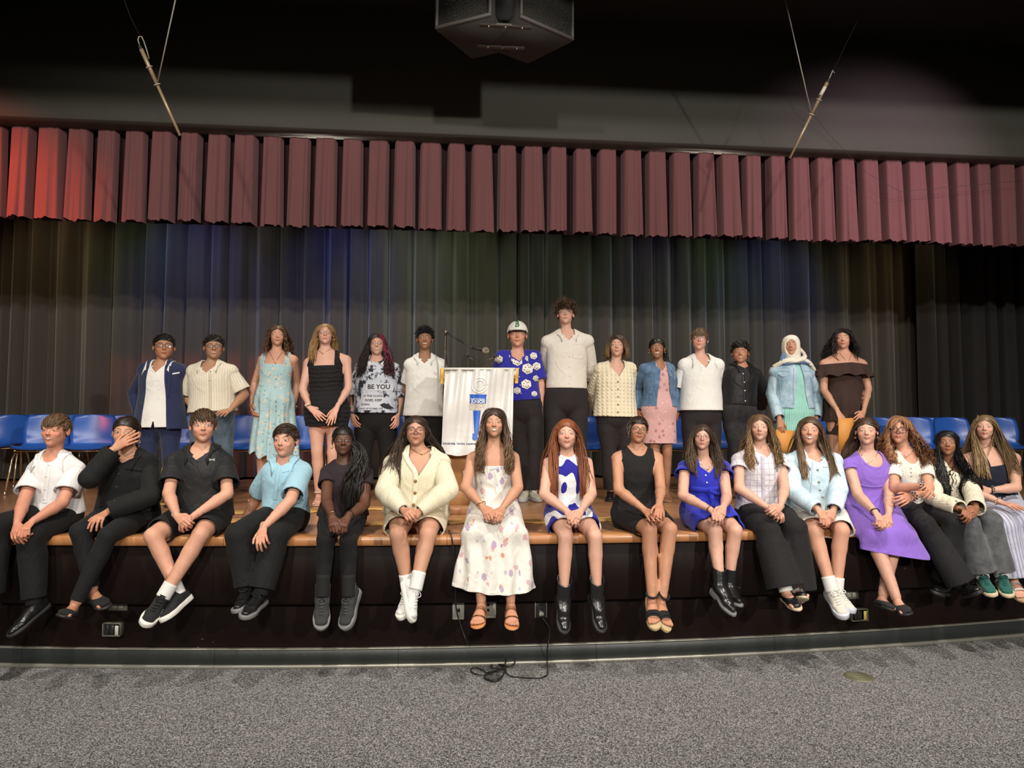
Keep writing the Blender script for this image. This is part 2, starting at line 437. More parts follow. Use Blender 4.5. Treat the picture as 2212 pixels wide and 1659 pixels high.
RISER = nodes_riser()
RUBBER = plain('rubber_base', (.018, .022, .021), .45, bump=(40, .1))
ALU = plain('aluminium_trim', (.33, .32, .27), .4, metal=.6)
BLACKP = plain('black_paint', (.012, .012, .012), .6)
HEADP = plain('grey_green_paint', (.058, .057, .045), .75, var=(3, .12), bump=(120, .15))
CEILP = plain('ceiling_black', (.012, .012, .014), .8)
HALLP = plain('hall_wall_paint', (.10, .095, .085), .8)

xs = np.linspace(-7, 8.4, 155)
# floor of the hall
P = np.array([[(x, y, 0) for y in (-5, 0, 2, 4, YE(x) + .10)] for x in xs])
struct(MB().grid(P).build('floor', CARPET))
# stage deck
P = np.array([[(x, YE(x) + .012 + t * (9.6 - YE(x)), STZ) for t in (0, .02, .1, .3, .6, 1)] for x in xs])
deck = struct(MB().grid(P).build('floor_stage', STAGEWOOD))
def arc_piece(x0, x1, off0, off1, z0, z1, bev=.004, n=10):
    X = np.linspace(x0, x1, n)
    prof = [(off1, z0), (off0 + bev, z0), (off0, z0 + bev), (off0, z1 - bev), (off0 + bev, z1), (off1, z1)]
    P = np.array([[A(x, YE(x), 0) + YN(x) * o + A(0, 0, z) for (o, z) in prof] for x in X])
    b = MB().grid(P[:, ::-1])
    for i in (0, -1):
        V = P[i]; b.add(V, [(0, 1, 4, 5), (1, 2, 3, 4)] if i == -1 else [(5, 4, 1, 0), (4, 3, 2, 1)])
    return b
cuts = [-7, -5.1, -3.28, -1.35, .02, 1.42, 3.15, 4.9, 6.7, 8.4]
for a, c in zip(cuts[:-1], cuts[1:]):
    arc_piece(a + .0012, c - .0012, -.012, .10, STZ - .055, STZ + .003, .008).build('nosing_board', NOSEWOOD, deck, smooth=False)
riser = struct(arc_piece(-7, 8.4, .10, .16, 0, STZ - .05, .001, 80).build('wall_stage_front', RISER))
cuts2 = [-7, -5.4, -4.1, -2.63, -1.42, -.28, .98, 2.2, 3.4, 4.62, 5.9, 7.1, 8.4]
for a, c in zip(cuts2[:-1], cuts2[1:]):
    arc_piece(a + .001, c - .001, .022, .101, .405, STZ - .055, .002).build('panel', RISER, riser)
base = struct(arc_piece(-7, 8.4, .088, .101, .0, .10, .001, 80).build('baseboard_stage', RUBBER))
for a, c in zip(cuts2[:-1], cuts2[1:]):
    arc_piece(a + .001, c - .001, .074, .089, .022, .112, .004).build('base_strip', RUBBER, base)
    arc_piece(a + .001, c - .001, .072, .101, .112, .119, .002).build('top_edge', ALU, base)
    arc_piece(a + .001, c - .001, .058, .089, .0, .022, .003).build('floor_edge', ALU, base)

# proscenium header, ceiling, added light blocker, hall walls
HY, HZ, CZ = 6.0, 4.0, 5.06
struct(MB().box((.7, HY + .11, (HZ + CZ + .6) / 2), (8.2, .11, (CZ + .6 - HZ) / 2), bev=.006).build('wall_proscenium', HEADP))
struct(MB().box((.7, .5, CZ + .05), (8.2, 5.52, .05)).build('ceiling', CEILP))
struct(MB().box((.7, 2.30, 4.67), (8.2, .05, .39)).build('trim_1', CEILP))  # unseen board, added to cut the hall lamps off the upper header
struct(MB().box((-7.05, 2.3, 2.55), (.05, 7.4, 2.6)).build('wall_left', HALLP))
struct(MB().box((8.45, 2.3, 2.55), (.05, 7.4, 2.6)).build('wall_right', HALLP))
struct(MB().box((.7, -5.05, 2.55), (8.2, .05, 2.6)).build('wall_back', HALLP))
struct(MB().box((.7, 9.7, 2.9), (8.2, .05, 3.0)).build('wall_stage_rear', BLACKP))
struct(MB().box((.7, 8.0, 5.75), (8.2, 1.8, .05)).build('ceiling_stage', BLACKP))

# ------------------------------------------------------------------ curtains
def drape_mat(name, c1, c2, rough=.9, sheen=.3):
    m, nt, b = newmat(name); L = nt.links
    tc = N(nt, 'ShaderNodeTexCoord')
    n1 = N(nt, 'ShaderNodeTexNoise'); n1.inputs['Scale'].default_value = 260; n1.inputs['Detail'].default_value = 2
    n2 = N(nt, 'ShaderNodeTexNoise'); n2.inputs['Scale'].default_value = 2; n2.inputs['Detail'].default_value = 4
    for n in (n1, n2): L.new(tc.outputs['Object'], n.inputs['Vector'])
    f = math_(nt, 'MULTIPLY', math_(nt, 'ADD', n1.outputs['Fac'], n2.outputs['Fac']), .5)
    L.new(mixc(nt, f, c1, c2), b.inputs['Base Color'])
    b.inputs['Roughness'].default_value = rough; b.inputs['Sheen Weight'].default_value = sheen; b.inputs['Specular IOR Level'].default_value = .15
    bp = N(nt, 'ShaderNodeBump'); bp.inputs['Strength'].default_value = .3; bp.inputs['Distance'].default_value = .003
    L.new(n1.outputs['Fac'], bp.inputs['Height']); L.new(bp.outputs['Normal'], b.inputs['Normal'])
    return m
DRAPE = drape_mat('black_velour', (.045, .039, .033), (.080, .070, .058))
LEGD = drape_mat('black_masking_cloth', (.018, .017, .017), (.03, .028, .027), sheen=.1)
VAL = drape_mat('maroon_velour', (.135, .056, .057), (.205, .086, .086), sheen=.15)
def drape(name, x0, x1, y, z0, z1, seed, mat, label, amp=.105, per=.27, open_=0):
    r = np.random.RandomState(seed)
    n = int((x1 - x0) / .012); X = np.linspace(x0, x1, n)
    zs = np.linspace(z0, z1, 14)
    w = np.cumsum(1 + .45 * np.interp(X, np.linspace(x0, x1, 30), r.uniform(-1, 1, 30))); w *= (x1 - x0) / w[-1]
    ph = 2 * PI * w / per
    a2 = np.interp(X, np.linspace(x0, x1, 40), r.uniform(.5, 1.2, 40))
    rows = []
    for z in zs:
        t = (z - z0) / (z1 - z0)
        s = np.sin(ph + .5 * np.sin(ph * .37 + 2) + (1 - t) * .5 * np.sin(X * 2.3 + seed))
        f = np.sign(s) * np.abs(s) ** .7 * amp * a2 * (1.1 - .35 * t) + .02 * np.sin(ph * 2.13 + 1 + t) + .012 * np.sin(ph * 3.7 + 3 * t)
        rows.append(np.stack([X + .03 * np.cos(ph) * (1.1 - .4 * t), y + f, np.full(n, z)], 1))
    P = np.array(rows).transpose(1, 0, 2)
    o = MB().grid(P).build(name, mat, smooth=True)
    return tag(o, label, 'curtain')
drape('stage_curtain', -6.2, .95, 8.95, STZ + .03, 5.6, 3, DRAPE, 'black pleated back curtain left of the lectern, blue light on its top')
drape('stage_curtain', .85, 6.5, 9.06, STZ + .03, 5.6, 8, DRAPE, 'black pleated back curtain right of the lectern, behind the taller boy')
drape('side_curtain', 6.05, 8.2, 8.55, STZ + .03, 5.5, 5, LEGD, 'very dark side curtain at the right end of the stage', per=.22)

def valance():
    y = HY + .235; z1 = HZ + .02; X0, X1 = -6.6, 8.2; per = .228
    us = np.concatenate([[-.03, -.01], np.linspace(0.0, .66, 23), [.67, .69]])
    n = int((X1 - X0) / per); r = np.random.RandomState(4)
    zt = np.array([0, .03, .06, .2, .4, .6, .8, .93, .985, 1.0]); m = MB()
    for k in range(n):
        j = r.uniform(-1, 1, 8); g = r.uniform(.7, 1.2); P = []; wide = 1 + r.uniform(-.06, .16)
        for u in us:
            e = min(max(u, 0), max(.66 - u, 0)) / .05; d = -.045 * min(1, e) ** .5 if 0 <= u <= .66 else .06 * min(1, (abs(u - .33) - .33) / .03)
            col = []
            for t in zt:
                fold = 0
                if 0 <= u <= .66:
                    q = u / .66 * 2 * PI; am = (.35 + .75 * t) * min(1, e)
                    fold = am * (.011 * math.sin(q * (1.5 + .3 * j[5]) + j[0] * 3 + .6 * j[1] * t) + .006 * math.sin(q * 3.3 + j[2] * 4 + 1.2 * t) + .003 * math.sin(q * 6.1 + j[6] * 5))
                x = X0 + (k + .33 + (u - .33) * (wide * .98 + .02 + .12 * t)) * per + .016 * t * j[3] * math.sin(u * PI)
                dz = .010 * math.sin(k * .9) + .008 * j[4] * math.cos(u * 9) - .016 * (2 * abs(u - .33)) ** 2 + .35 * fold
                col.append((x, y + d * g + fold - .02 * t, z1 - (.80 + (dz if t > .9 else 0)) * t))
            P.append(col)
        m.grid(np.array(P))
    o = m.build('valance', VAL, smooth=True)
    tag(o, 'maroon box pleated valance hanging along the top of the stage opening', 'curtain')
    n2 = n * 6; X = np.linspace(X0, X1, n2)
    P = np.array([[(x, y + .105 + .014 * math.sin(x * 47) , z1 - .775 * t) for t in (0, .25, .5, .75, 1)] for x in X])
    b = MB().grid(P).build('pleat_gap_shade', drape_mat('valance_gap_shade', (.028, .012, .012), (.045, .02, .02), sheen=.02), o, smooth=True)  # near-black sheet behind the pleats: shade of the gaps put into its colour
valance()

# ------------------------------------------------------------------ hanging loudspeakers
GRILLE = plain('speaker_grille', (.10, .095, .085), .5, metal=.5, bump=(420, 1.0), var=(300, .7))
CAB = plain('speaker_cabinet', (.022, .02, .018), .7, bump=(200, .3))
CABE = plain('speaker_edge', (.07, .065, .058), .6)
HORN = plain('speaker_horn', (.30, .26, .18), .6)
def speaker(pxl, pxr, pyl, pyr, yl, yr, label):
    Lp, Rp = atY(pxl, pyl, yl), atY(pxr, pyr, yr)
    z = min(Lp[2], Rp[2]); H = .62
    a, b2 = A(Lp[0], Lp[1], 0), A(Rp[0], Rp[1], 0)
    u = nrm(b2 - a); bk = A(-u[1], u[0], 0)
    w = np.linalg.norm(b2 - a); dp = .42
    t = thing('loudspeaker', label, 'loudspeaker', tuple((a + b2) / 2 + A(0, 0, z)))
    fr = lambda s, d, zz: a + u * s + bk * d + A(0, 0, z + zz)
    i = .12 * w
    V = [fr(0, 0, 0), fr(w, 0, 0), fr(w - i, dp, 0), fr(i, dp, 0), fr(0, 0, H), fr(w, 0, H), fr(w - i, dp, H), fr(i, dp, H)]
    MB().add(V, [(3, 2, 1, 0), (4, 5, 6, 7), (1, 2, 6, 5), (2, 3, 7, 6), (3, 0, 4, 7), (0, 1, 5, 4)]).build('cabinet', CAB, t)
    m = MB(); R = np.array([u, bk, (0, 0, 1)]).T
    for s0, s1, z0, z1 in ((0, w, 0, .022), (0, w, H - .022, H), (0, .018, .02, H - .02), (w - .018, w, .02, H - .02)):
        m.box(fr((s0 + s1) / 2, -.008, (z0 + z1) / 2), ((s1 - s0) / 2, .014, (z1 - z0) / 2), R, bev=.003)
    m.build('front_frame', CABE, t)
    n1 = 28; g = MB()
    for k in range(n1):
        s = .02 + (w - .04) * k / (n1 - 1); g.box(fr(s, -.004, H / 2), (.0028, .003, H / 2 - .02), R)
    for k in range(44):
        zz = .025 + (H - .05) * k / 43; g.box(fr(w / 2, -.006, zz), (w / 2 - .02, .003, .0026), R)
    gr = g.build('grille', GRILLE, t); gr['kind'] = 'stuff'
    MB().add([fr(w * .3, .05, .08), fr(w * .72, .05, .10), fr(w * .66, .12, .2), fr(w * .4, .12, .17)], [(0, 1, 2, 3)]).build('horn', HORN, t)
    return t
speaker(943, 1063, 44, 36, 4.62, 4.42, 'black hanging loudspeaker of the ceiling pair, angled to the left')
speaker(1121, 1236, 40, 63, 4.42, 4.66, 'black hanging loudspeaker of the ceiling pair, angled to the right')
c0 = atY(1092, 52, 4.52)
t = thing('speaker_bracket', 'black steel bracket with bolts joining the two hanging loudspeakers', 'bracket', tuple(c0))
MB().box(c0 + A(0, 0, -.012), (.17, .02, .008), bev=.002).build('cross_bar', CABE, t)
MB().box(c0 + A(-.01, .26, -.012), (.165, .02, .008), bev=.002).build('cross_bar', CABE, t)
V = [c0 + A(-.06, .02, -.013), c0 + A(.06, .02, -.013), c0 + A(.012, .24, -.013), c0 + A(-.012, .24, -.013)]
V += [v + A(0, 0, .008) for v in V]
MB().add(V, [(3, 2, 1, 0), (4, 5, 6, 7), (0, 1, 5, 4), (1, 2, 6, 5), (2, 3, 7, 6), (3, 0, 4, 7)]).build('web_plate', CAB, t)
MB().box(c0 + A(0, .1, .33), (.075, .14, .30)).build('back_plate', BLACKP, t)
BOLT = plain('bolt', (.5, .48, .42), .35, metal=.9)
for dx, dy in ((-.11, 0), (0, 0), (.11, 0), (-.1, .26), (0, .26), (.1, .26)):
    MB().lathe([(0, -.027), (.006, -.027), (.007, -.02), (.007, -.015)], c0 + A(dx, dy, 0), n=8).build('bolt', BOLT, t)

# ------------------------------------------------------------------ hanging microphones
MICT = plain('microphone_tube', (.42, .31, .19), .4, metal=.3)
CORDG = plain('grey_cord', (.30, .28, .24), .7)
THINB = plain('thin_black_wire', (.03, .028, .026), .7)
RINGM = plain('ring_white', (.6, .55, .45), .5)
def hangmic(a, b, rings, cordtop, cordat, label, loop):
    p, q = atY(*a), atY(*b); d = nrm(q - p); Lg = np.linalg.norm(q - p)
    t = thing('hanging_microphone', label, 'microphone', tuple((p + q) / 2))
    f = rings[1]
    MB().tube([p, p + d * Lg * f], .0125, 12).build('body_tube', MICT, t, smooth=True)
    MB().tube([p + d * Lg * f, q], .0095, 12).build('interference_tube', MICT, t, smooth=True)
    MB().lathe([(.004, -.03), (.009, -.02), (.0125, 0), (.006, .005)], p, d, n=10).build('connector', THINB, t)
    for r in rings:
        c = p + d * Lg * r; a1 = np.linspace(0, 2 * PI, 18, endpoint=False); e1 = nrm(np.cross(d, A(0, 1, .3))); e2 = np.cross(d, e1)
        MB().tube([c + .019 * (math.cos(x) * e1 + math.sin(x) * e2) for x in a1], .0028, 6, closed=True).build('suspension_ring', RINGM, t, smooth=True)
    c = p + d * Lg * cordat
    top = atY(*cordtop)
    MB().tube([c, c + (top - c) * .5, top], .0042, 6).build('hanger_cord', CORDG, t, smooth=True)
    if loop is not None:
        MB().tube([atY(*x) for x in loop], .0042, 6).build('cable_loop', CORDG, t, smooth=True)
    return t, p
hm, p = hangmic((305, 106, 4.55), (389, 293, 4.75), (.2, .40), (381, -10, 4.35), .40, 'brass coloured hanging microphone with a looped cable, left of the loudspeakers',
    [(308, 106, 4.55), (301, 96, 4.54), (298, 86, 4.54), (300, 79, 4.54), (306, 79, 4.54), (311, 90, 4.55), (317, 108, 4.56), (322, 127, 4.58)])
MB().tube([atY(303, 78, 4.54), atY(283, 40, 4.5), atY(265, -10, 4.45)], .0012, 5).build('tie_wire', THINB, hm)
hm, p = hangmic((1787, 178, 4.75), (1706, 342, 5.0), (.22, .41), (1694, -10, 4.55), .41, 'brass coloured hanging microphone at the right with a white paper tag',
    [(1787, 178, 4.75), (1793, 166, 4.74), (1799, 152, 4.74), (1803, 158, 4.74)])
MB().tube([atY(1800, 153, 4.74), atY(1830, 90, 4.7), atY(1880, -10, 4.6)], .0012, 5).build('tie_wire', THINB, hm)
q0, q1 = atY(1782, 188, 4.735), atY(1772, 206, 4.75)
MB().tube([q0, q1], .0131, 10).build('paper_tag', plain('paper_tag', (.62, .58, .5), .8), hm, smooth=True)
o = MB().tube([atY(1690, 80, 5.7), atY(1745, 235, 5.85), atY(1800, 300, 5.95), atY(1870, 372, 5.97), atY(1945, 414, 5.98), atY(1948, 440, 5.98), atY(1945, 414, 5.98), atY(2212, 390, 5.98)], .0016, 5).build('loose_wire', THINB)
tag(o, 'thin black wire drooping across the header and the pink valance', 'wire')

# ------------------------------------------------------------------ blue shell chairs
BLUEP = plain('blue_shell_plastic', (.030, .125, .52), .30, spec=.6, bump=(300, .05), var=(4, .1))
CHROME = plain('brassy_chrome', (.62, .48, .30), .25, metal=.9)
GLIDE = plain('steel_glide', (.5, .47, .4), .35, metal=.8)
TABW = nodes_wood('tablet_wood', (.46, .22, .07), (.5, .25, .09), (.34, .15, .05), .4, row=.4, length=2, vert=True)
def make_chair():
    t = thing('shell_chair', 'x', 'chair', (0, 0, 0))
    # profile: (y forward is -), z ; half width
    pr = np.array([(-.235, .425, .185), (-.225, .440, .20), (-.19, .447, .215), (-.10, .440, .222), (0, .432, .222), (.09, .432, .215), (.145, .445, .205), (.178, .48, .20),
                   (.196, .54, .205), (.213, .61, .21), (.232, .68, .208), (.248, .735, .20), (.256, .762, .185), (.260, .775, .150)])
    ts = np.linspace(-1, 1, 13); P = np.zeros((len(pr), 13, 3))
    for i, (y, z, w) in enumerate(pr):
        back = max(0, min(1, (z - .45) / .12))
        for j, s in enumerate(ts):
            P[i, j] = (w * s, y - back * .045 * s * s - .02 * back, z + (1 - back) * .018 * s * s)
    Nn = np.zeros_like(P); du = np.gradient(P, axis=0); dv = np.gradient(P, axis=1); Nn = np.cross(du, dv)
    Nn /= np.linalg.norm(Nn, axis=2)[..., None]
    Q = P - Nn * .008
    m = MB(); n, k = P.shape[:2]; i = np.arange(n * k).reshape(n, k)
    F = np.stack([i[:-1, :-1], i[1:, :-1], i[1:, 1:], i[:-1, 1:]], -1).reshape(-1, 4); off = n * k
    bd = np.concatenate([i[0, :], i[1:, -1], i[-1, -2::-1], i[-2:0:-1, 0]])
    R = np.stack([bd, np.roll(bd, -1), np.roll(bd, -1) + off, bd + off], -1)
    m.add(np.vstack([P.reshape(-1, 3), Q.reshape(-1, 3)]), np.vstack([F, F[:, ::-1] + off, R[:, ::-1]]))
    m.build('seat_shell', BLUEP, t, smooth=True)
    for sx in (-1, 1):
        MB().tube([(sx * .17, -.2, .42), (sx * .175, -.14, .418), (sx * .18, 0, .414), (sx * .18, .13, .418)], .011, 8).build('side_rail', CHROME, t, smooth=True)
        MB().tube([(sx * .178, -.05, .41), (sx * .195, -.10, .392), (sx * .205, -.14, .33), (sx * .225, -.235, .012)], .011, 8).build('leg', CHROME, t, smooth=True)
        MB().tube([(sx * .178, .02, .41), (sx * .195, .07, .392), (sx * .205, .11, .33), (sx * .225, .215, .012)], .011, 8).build('leg', CHROME, t, smooth=True)
        for y in (-.235, .215): MB().lathe([(0, 0), (.015, 0), (.015, .014), (.012, .018), (.011, .03)], (sx * .225, y, 0), n=10).build('glide', GLIDE, t)
    MB().tube([(-.2, -.13, .415), (0, -.13, .412), (.2, -.13, .415)], .010, 8).build('cross_rail', CHROME, t, smooth=True)
    MB().tube([(-.2, .1, .415), (0, .1, .412), (.2, .1, .415)], .010, 8).build('cross_rail', CHROME, t, smooth=True)
    return t
def dup(root, loc, rz, label, group=None):
    r = root.copy(); COL.objects.link(r); r.location = loc; r.rotation_euler = (0, 0, rz); r['label'] = label
    if group: r['group'] = group
    for ch in list(root.children):
        c = ch.copy(); COL.objects.link(c); c.parent = r
        for g in ch.children:
            d = g.copy(); COL.objects.link(d); d.parent = c
    return r
chair0 = make_chair()
def add_tablet(root):
    def fn(x, y, z): return (.235 + z, y, x)
    MB().poly([(.20, -.10), (.24, -.16), (.52, -.15), (.58, -.08), (.58, .06), (.22, .07)], .016, fn).build('tablet_arm', TABW, root)
    MB().tube([(.2, .05, .42), (.228, .05, .45), (.232, .03, .52)], .009, 8).build('tablet_bracket', CHROME, root, smooth=True)
CH = [ # pixel x of the chair's middle at its top, depth, turn, tablet, label
    (8, 8.25, .10, 0, 'blue shell chair at the very left edge, in the rear row'),
    (92, 7.55, .22, 0, 'blue shell chair right behind the boy in the white shirt'),
    (140, 8.35, .12, 0, 'blue shell chair in the rear row, mostly hidden by the boy in white'),
    (195, 7.55, .25, 0, 'blue shell chair between the boy in white and the girl in black'),
    (254, 8.3, .12, 0, 'blue shell chair in the rear row behind the girl covering her mouth'),
    (412, 7.7, .06, 0, 'blue shell chair between the navy suit and the cream shirt'),
    (533, 7.55, .10, 0, 'blue shell chair between the cream shirt boy and the blue floral dress'),
    (655, 7.6, .08, 0, 'blue shell chair behind the light blue shirt, beside bare legs'),
    (752, 7.7, .05, 0, 'blue shell chair hidden behind the black mini dress and braids'),
    (868, 7.75, .0, 0, 'dark blue shell chair between printed shirt and white polo'),
    (1268, 7.5, -.05, 1, 'blue shell chair with wooden tablet arm right of the red hair'),
    (1455, 7.6, -.06, 1, 'blue shell chair with tablet arm beside the pink dress hem'),
    (1545, 7.7, -.08, 1, 'blue shell chair with tablet arm behind the black jeans'),
    (1805, 7.7, -.10, 0, 'blue shell chair peeking out beside the orange folder and brown dress'),
    (1915, 8.05, -.14, 0, 'blue shell chair between the purple dress girl and glasses girl'),
    (1983, 7.5, -.3, 0, 'blue shell chair right behind the curly haired girl with glasses'),
    (2022, 8.02, -.22, 0, 'blue shell chair in the rear row left of the long blonde hair'),
    (2072, 7.65, -.15, 0, 'blue shell chair directly left of the long blonde hair'),
    (2170, 7.5, -.28, 0, 'blue shell chair at the far right behind the blonde girl')]
for i, (px, y, rz, tab, lab) in enumerate(CH):
    p = atY(px, 900, y); p[2] = STZ + .003
    if i == 0:
        last = chair0
    else:
        last = dup(chair0, p, rz, lab, 'blue shell chairs in rows across the stage')
    if tab:
        add_tablet(last)
    if i == 0: first = (p, rz, lab)
chair0.location = first[0]; chair0.rotation_euler = (0, 0, first[1]); chair0['label'] = first[2]; chair0['group'] = 'blue shell chairs in rows across the stage'

# ------------------------------------------------------------------ lectern, banner, microphones
LX = atY(1032, 800, 5.85)[0]; LY = 5.92
lt = thing('lectern', 'oak lectern in the middle of the stage behind the white banner', 'lectern', (LX, LY, STZ))
MB().box((LX, LY, STZ + .025), (.34, .27, .025), bev=.006).build('base', OAK, lt)
MB().box((LX, LY + .02, STZ + .105), (.27, .2, .055), bev=.005).build('plinth', OAK, lt)
MB().box((LX, LY + .02, STZ + .60), (.24, .17, .44), bev=.006).build('body', OAK, lt)
MB().box((LX - .24, LY - .152, STZ + .28), (.035, .012, .14), bev=.004).build('side_batten', OAK, lt)
MB().box((LX + .24, LY - .152, STZ + .28), (.035, .012, .14), bev=.004).build('side_batten', OAK, lt)
MB().box((LX - .01, LY - .165, STZ + .20), (.11, .008, .12), bev=.003).build('name_plate', plain('lectern_plate', (.45, .44, .41), .5), lt)
Rt = Matrix.Rotation(math.radians(14), 3, 'X')
MB().box((LX, LY + .01, STZ + 1.10), (.31, .24, .018), np.array(Rt), bev=.006).build('top', OAK, lt)

SATIN, nt_, b_ = newmat('white_satin')
b_.inputs['Base Color'].default_value = (.72, .70, .67, 1); b_.inputs['Roughness'].default_value = .32; b_.inputs['Sheen Weight'].default_value = .3
tc_ = N(nt_, 'ShaderNodeTexCoord'); nz_ = N(nt_, 'ShaderNodeTexNoise'); nz_.inputs['Scale'].default_value = 6; nz_.inputs['Detail'].default_value = 5
nt_.links.new(tc_.outputs['Object'], nz_.inputs['Vector'])
nt_.links.new(mixc(nt_, nz_.outputs['Fac'], (.50, .48, .45), (.68, .66, .63)), b_.inputs['Base Color'])
bp_ = N(nt_, 'ShaderNodeBump'); bp_.inputs['Strength'].default_value = .6; bp_.inputs['Distance'].default_value = .012
nt_.links.new(nz_.outputs['Fac'], bp_.inputs['Height']); nt_.links.new(bp_.outputs['Normal'], b_.inputs['Normal'])
BY = 5.66
b00, b10, b01, b11 = atY(961, 797, BY), atY(1110, 797, BY), atY(953, 983, BY), atY(1106, 985, BY)
bt = thing('banner', 'white satin banner with a blue emblem hung over the front of the lectern', 'banner', tuple(b01))
def bpt(s, v, off=0.0):                    # s,v in 0..1 from the top left
    p = (b00 * (1 - s) + b10 * s) * (1 - v) + (b01 * (1 - s) + b11 * s) * v
    p = p.copy(); p[1] += .012 * math.sin(s * 23 + 2.1 * math.sin(v * 2)) * (.9 - .4 * v) + .009 * math.sin(s * 51 + v * 4) * (1 - v) + .008 * math.sin(v * 9 + s * 6) - off
    if v > .98: p[2] += .006 * math.sin(s * 20)
    return p
MB().grid(np.array([[bpt(s, v) for v in np.linspace(0, 1, 50)] for s in np.linspace(0, 1, 60)])).build('cloth', SATIN, bt, smooth=True)
MB().tube([bpt(-.02, .0) + A(0, .012, 0), bpt(1.02, .0) + A(0, .012, 0)], .011, 10).build('top_rod', plain('rod_white', (.6, .58, .52), .5), bt, smooth=True)
YEL = plain('yellow_ribbon', (.62, .36, .06), .6)
for s0, v1 in ((-.035, .17), (1.045, .165)):
    MB().grid(np.array([[bpt(s0 + ds, v, .004 + .01 * math.sin(v * 30)) for v in np.linspace(-.01, v1, 10)] for ds in (-.022, 0, .022)])).build('ribbon', YEL, bt, smooth=True)
EMB = plain('emblem_blue', (.02, .10, .46), .45); EMW = plain('emblem_white', (.75, .75, .73), .5); EMG = plain('emblem_gold', (.62, .55, .42), .45); EMN = plain('emblem_navy', (.015, .03, .16), .5)

def text_tris(s, size, bold=False):
    cu_ = bpy.data.curves.new('t', 'FONT'); cu_.body = s; cu_.size = size; cu_.align_x = 'LEFT'; cu_.resolution_u = 3
    if bold: cu_.offset = size * .018
    o = bpy.data.objects.new('t', cu_); COL.objects.link(o)
    dg = bpy.context.evaluated_depsgraph_get(); me = o.evaluated_get(dg).to_mesh()
    me.calc_loop_triangles()
    V = np.array([v.co for v in me.vertices]).reshape(-1, 3); T = np.array([t_.vertices for t_ in me.loop_triangles]).reshape(-1, 3)
    bpy.data.objects.remove(o); bpy.data.curves.remove(cu_)
    return V, T
BW, BH = b10[0] - b00[0], b00[2] - b01[2]
def btext(s, name, u0, u1, v, mat, bold=True, off=.006):
    V, T = text_tris(s, 1.0, bold); V[:, 0] -= V[:, 0].min(); k = (u1 - u0) / V[:, 0].max()
    W = np.array([bpt(u0 + x * k, v - y * k * BW / BH, off) for x, y, _ in V])
    mk(name, W, T, mat, bt, smooth=False)
def bpoly(pts, name, mat, off=.008, n=1):
    c = np.mean(pts, 0); m = MB()
    V = [bpt(*c, off)] + [bpt(*p, off) for p in pts]
    m.add(V, [(0, i + 1, (i + 1) % len(pts) + 1) for i in range(len(pts))]); m.build(name, mat, bt)
def bu(x): return (x / 5.53 + 940 - 957) / 152.0       # emblem read off at 5.53x
def bv(y): return (y / 5.53 + 700 - 797) / 187.0
def bgrid(fn, name, mat, off=.006, n=14, m=10):
    MB().grid(np.array([[bpt(*fn(a, b), off) for b in np.linspace(0, 1, m)] for a in np.linspace(0, 1, n)])).build(name, mat, bt, smooth=True)
bgrid(lambda a, b: (bu(410 + 196 * a + (0 if b > .3 else (1 - b / .3) * (a - .5) * 14)), bv(842 + 108 * b)), 'emblem_block', EMB)
btext('NATIONAL', 'lettering', bu(422), bu(596), bv(912), EMW, off=.010); btext('JUNIOR', 'lettering', bu(420), bu(596), bv(946), EMW, off=.010)
btext('HONOR', 'lettering', bu(405), bu(606), bv(985), EMG); btext('SOCIETY', 'lettering', bu(405), bu(606), bv(1022), EMG)
bgrid(lambda a, b: (bu(500 + (a - .5) * (92 - 48 * b)), bv(1035 + 270 * b)), 'emblem_torch', EMB)
bpoly([(bu(455), bv(1308)), (bu(523), bv(1308)), (bu(523), bv(1330)), (bu(455), bv(1330))], 'emblem_torch', EMB)
bpoly([(bu(488 + 34 * math.cos(a)), bv(1356 + 34 * math.sin(a))) for a in np.linspace(0, 2 * PI, 18, endpoint=False)], 'emblem_torch', EMB)
btext('Scholarship. Service. Leadership. Citizenship. Character.', 'lettering', bu(108), bu(108) + 1.12 * .78, bv(1440), EMN, off=.005)
for r_ in (92, 60):                        # embossed flame ring
    pts = [bpt(bu(520 + r_ * math.cos(a)), bv(735 + r_ * math.sin(a)), .003) for a in np.linspace(0, 2 * PI, 30)]
    MB().tube(pts, .003, 5).build('emblem_flame', EMW, bt, smooth=True)

BLK = plain('mic_black', (.015, .015, .015), .4); BALL = plain('mic_mesh', (.42, .38, .30), .35, metal=.7, bump=(700, .8))
STL = plain('stand_steel', (.10, .09, .07), .35, metal=.7)
sy = 6.36
pb = atY(962, 800, sy); st = thing('boom_microphone_stand', 'black boom microphone stand behind the banner with its microphone to the right', 'microphone stand', (pb[0], sy, STZ))
top = atY(963, 718, sy)
MB().lathe([(0, 0), (.10, 0), (.10, .012), (.02, .03), (.012, .05)], (pb[0], sy, STZ + .001), n=24).build('base', BLK, st, smooth=True)
MB().tube([(pb[0], sy, STZ + .03), (top[0], sy, top[2])], .010, 10).build('pole', STL, st, smooth=True)
MB().box(top, (.016, .02, .022), bev=.004).build('clutch', STL, st)
bend, tip = atY(1020, 752, sy - .22), atY(1037, 755, sy - .27)
MB().tube([top + A(-.01, 0, .01), top * .5 + bend * .5, bend], .007, 8).build('boom', BLK, st, smooth=True)
MB().tube([top + A(.0, 0, .012), atY(985, 730, sy - .07), atY(1010, 744, sy - .17), bend], .004, 6).build('cable', BLK, st, smooth=True)
MB().tube([top + A(-.012, 0, 0), atY(957, 740, sy), atY(964, 760, sy - .02), atY(966, 790, sy - .02)], .004, 6).build('cable', BLK, st, smooth=True)
d = nrm(tip - bend)
MB().lathe([(.0, -.09), (.011, -.085), (.012, 0), (.018, .03), (.019, .035)], tip, d, n=14).build('microphone', BLK, st, smooth=True)
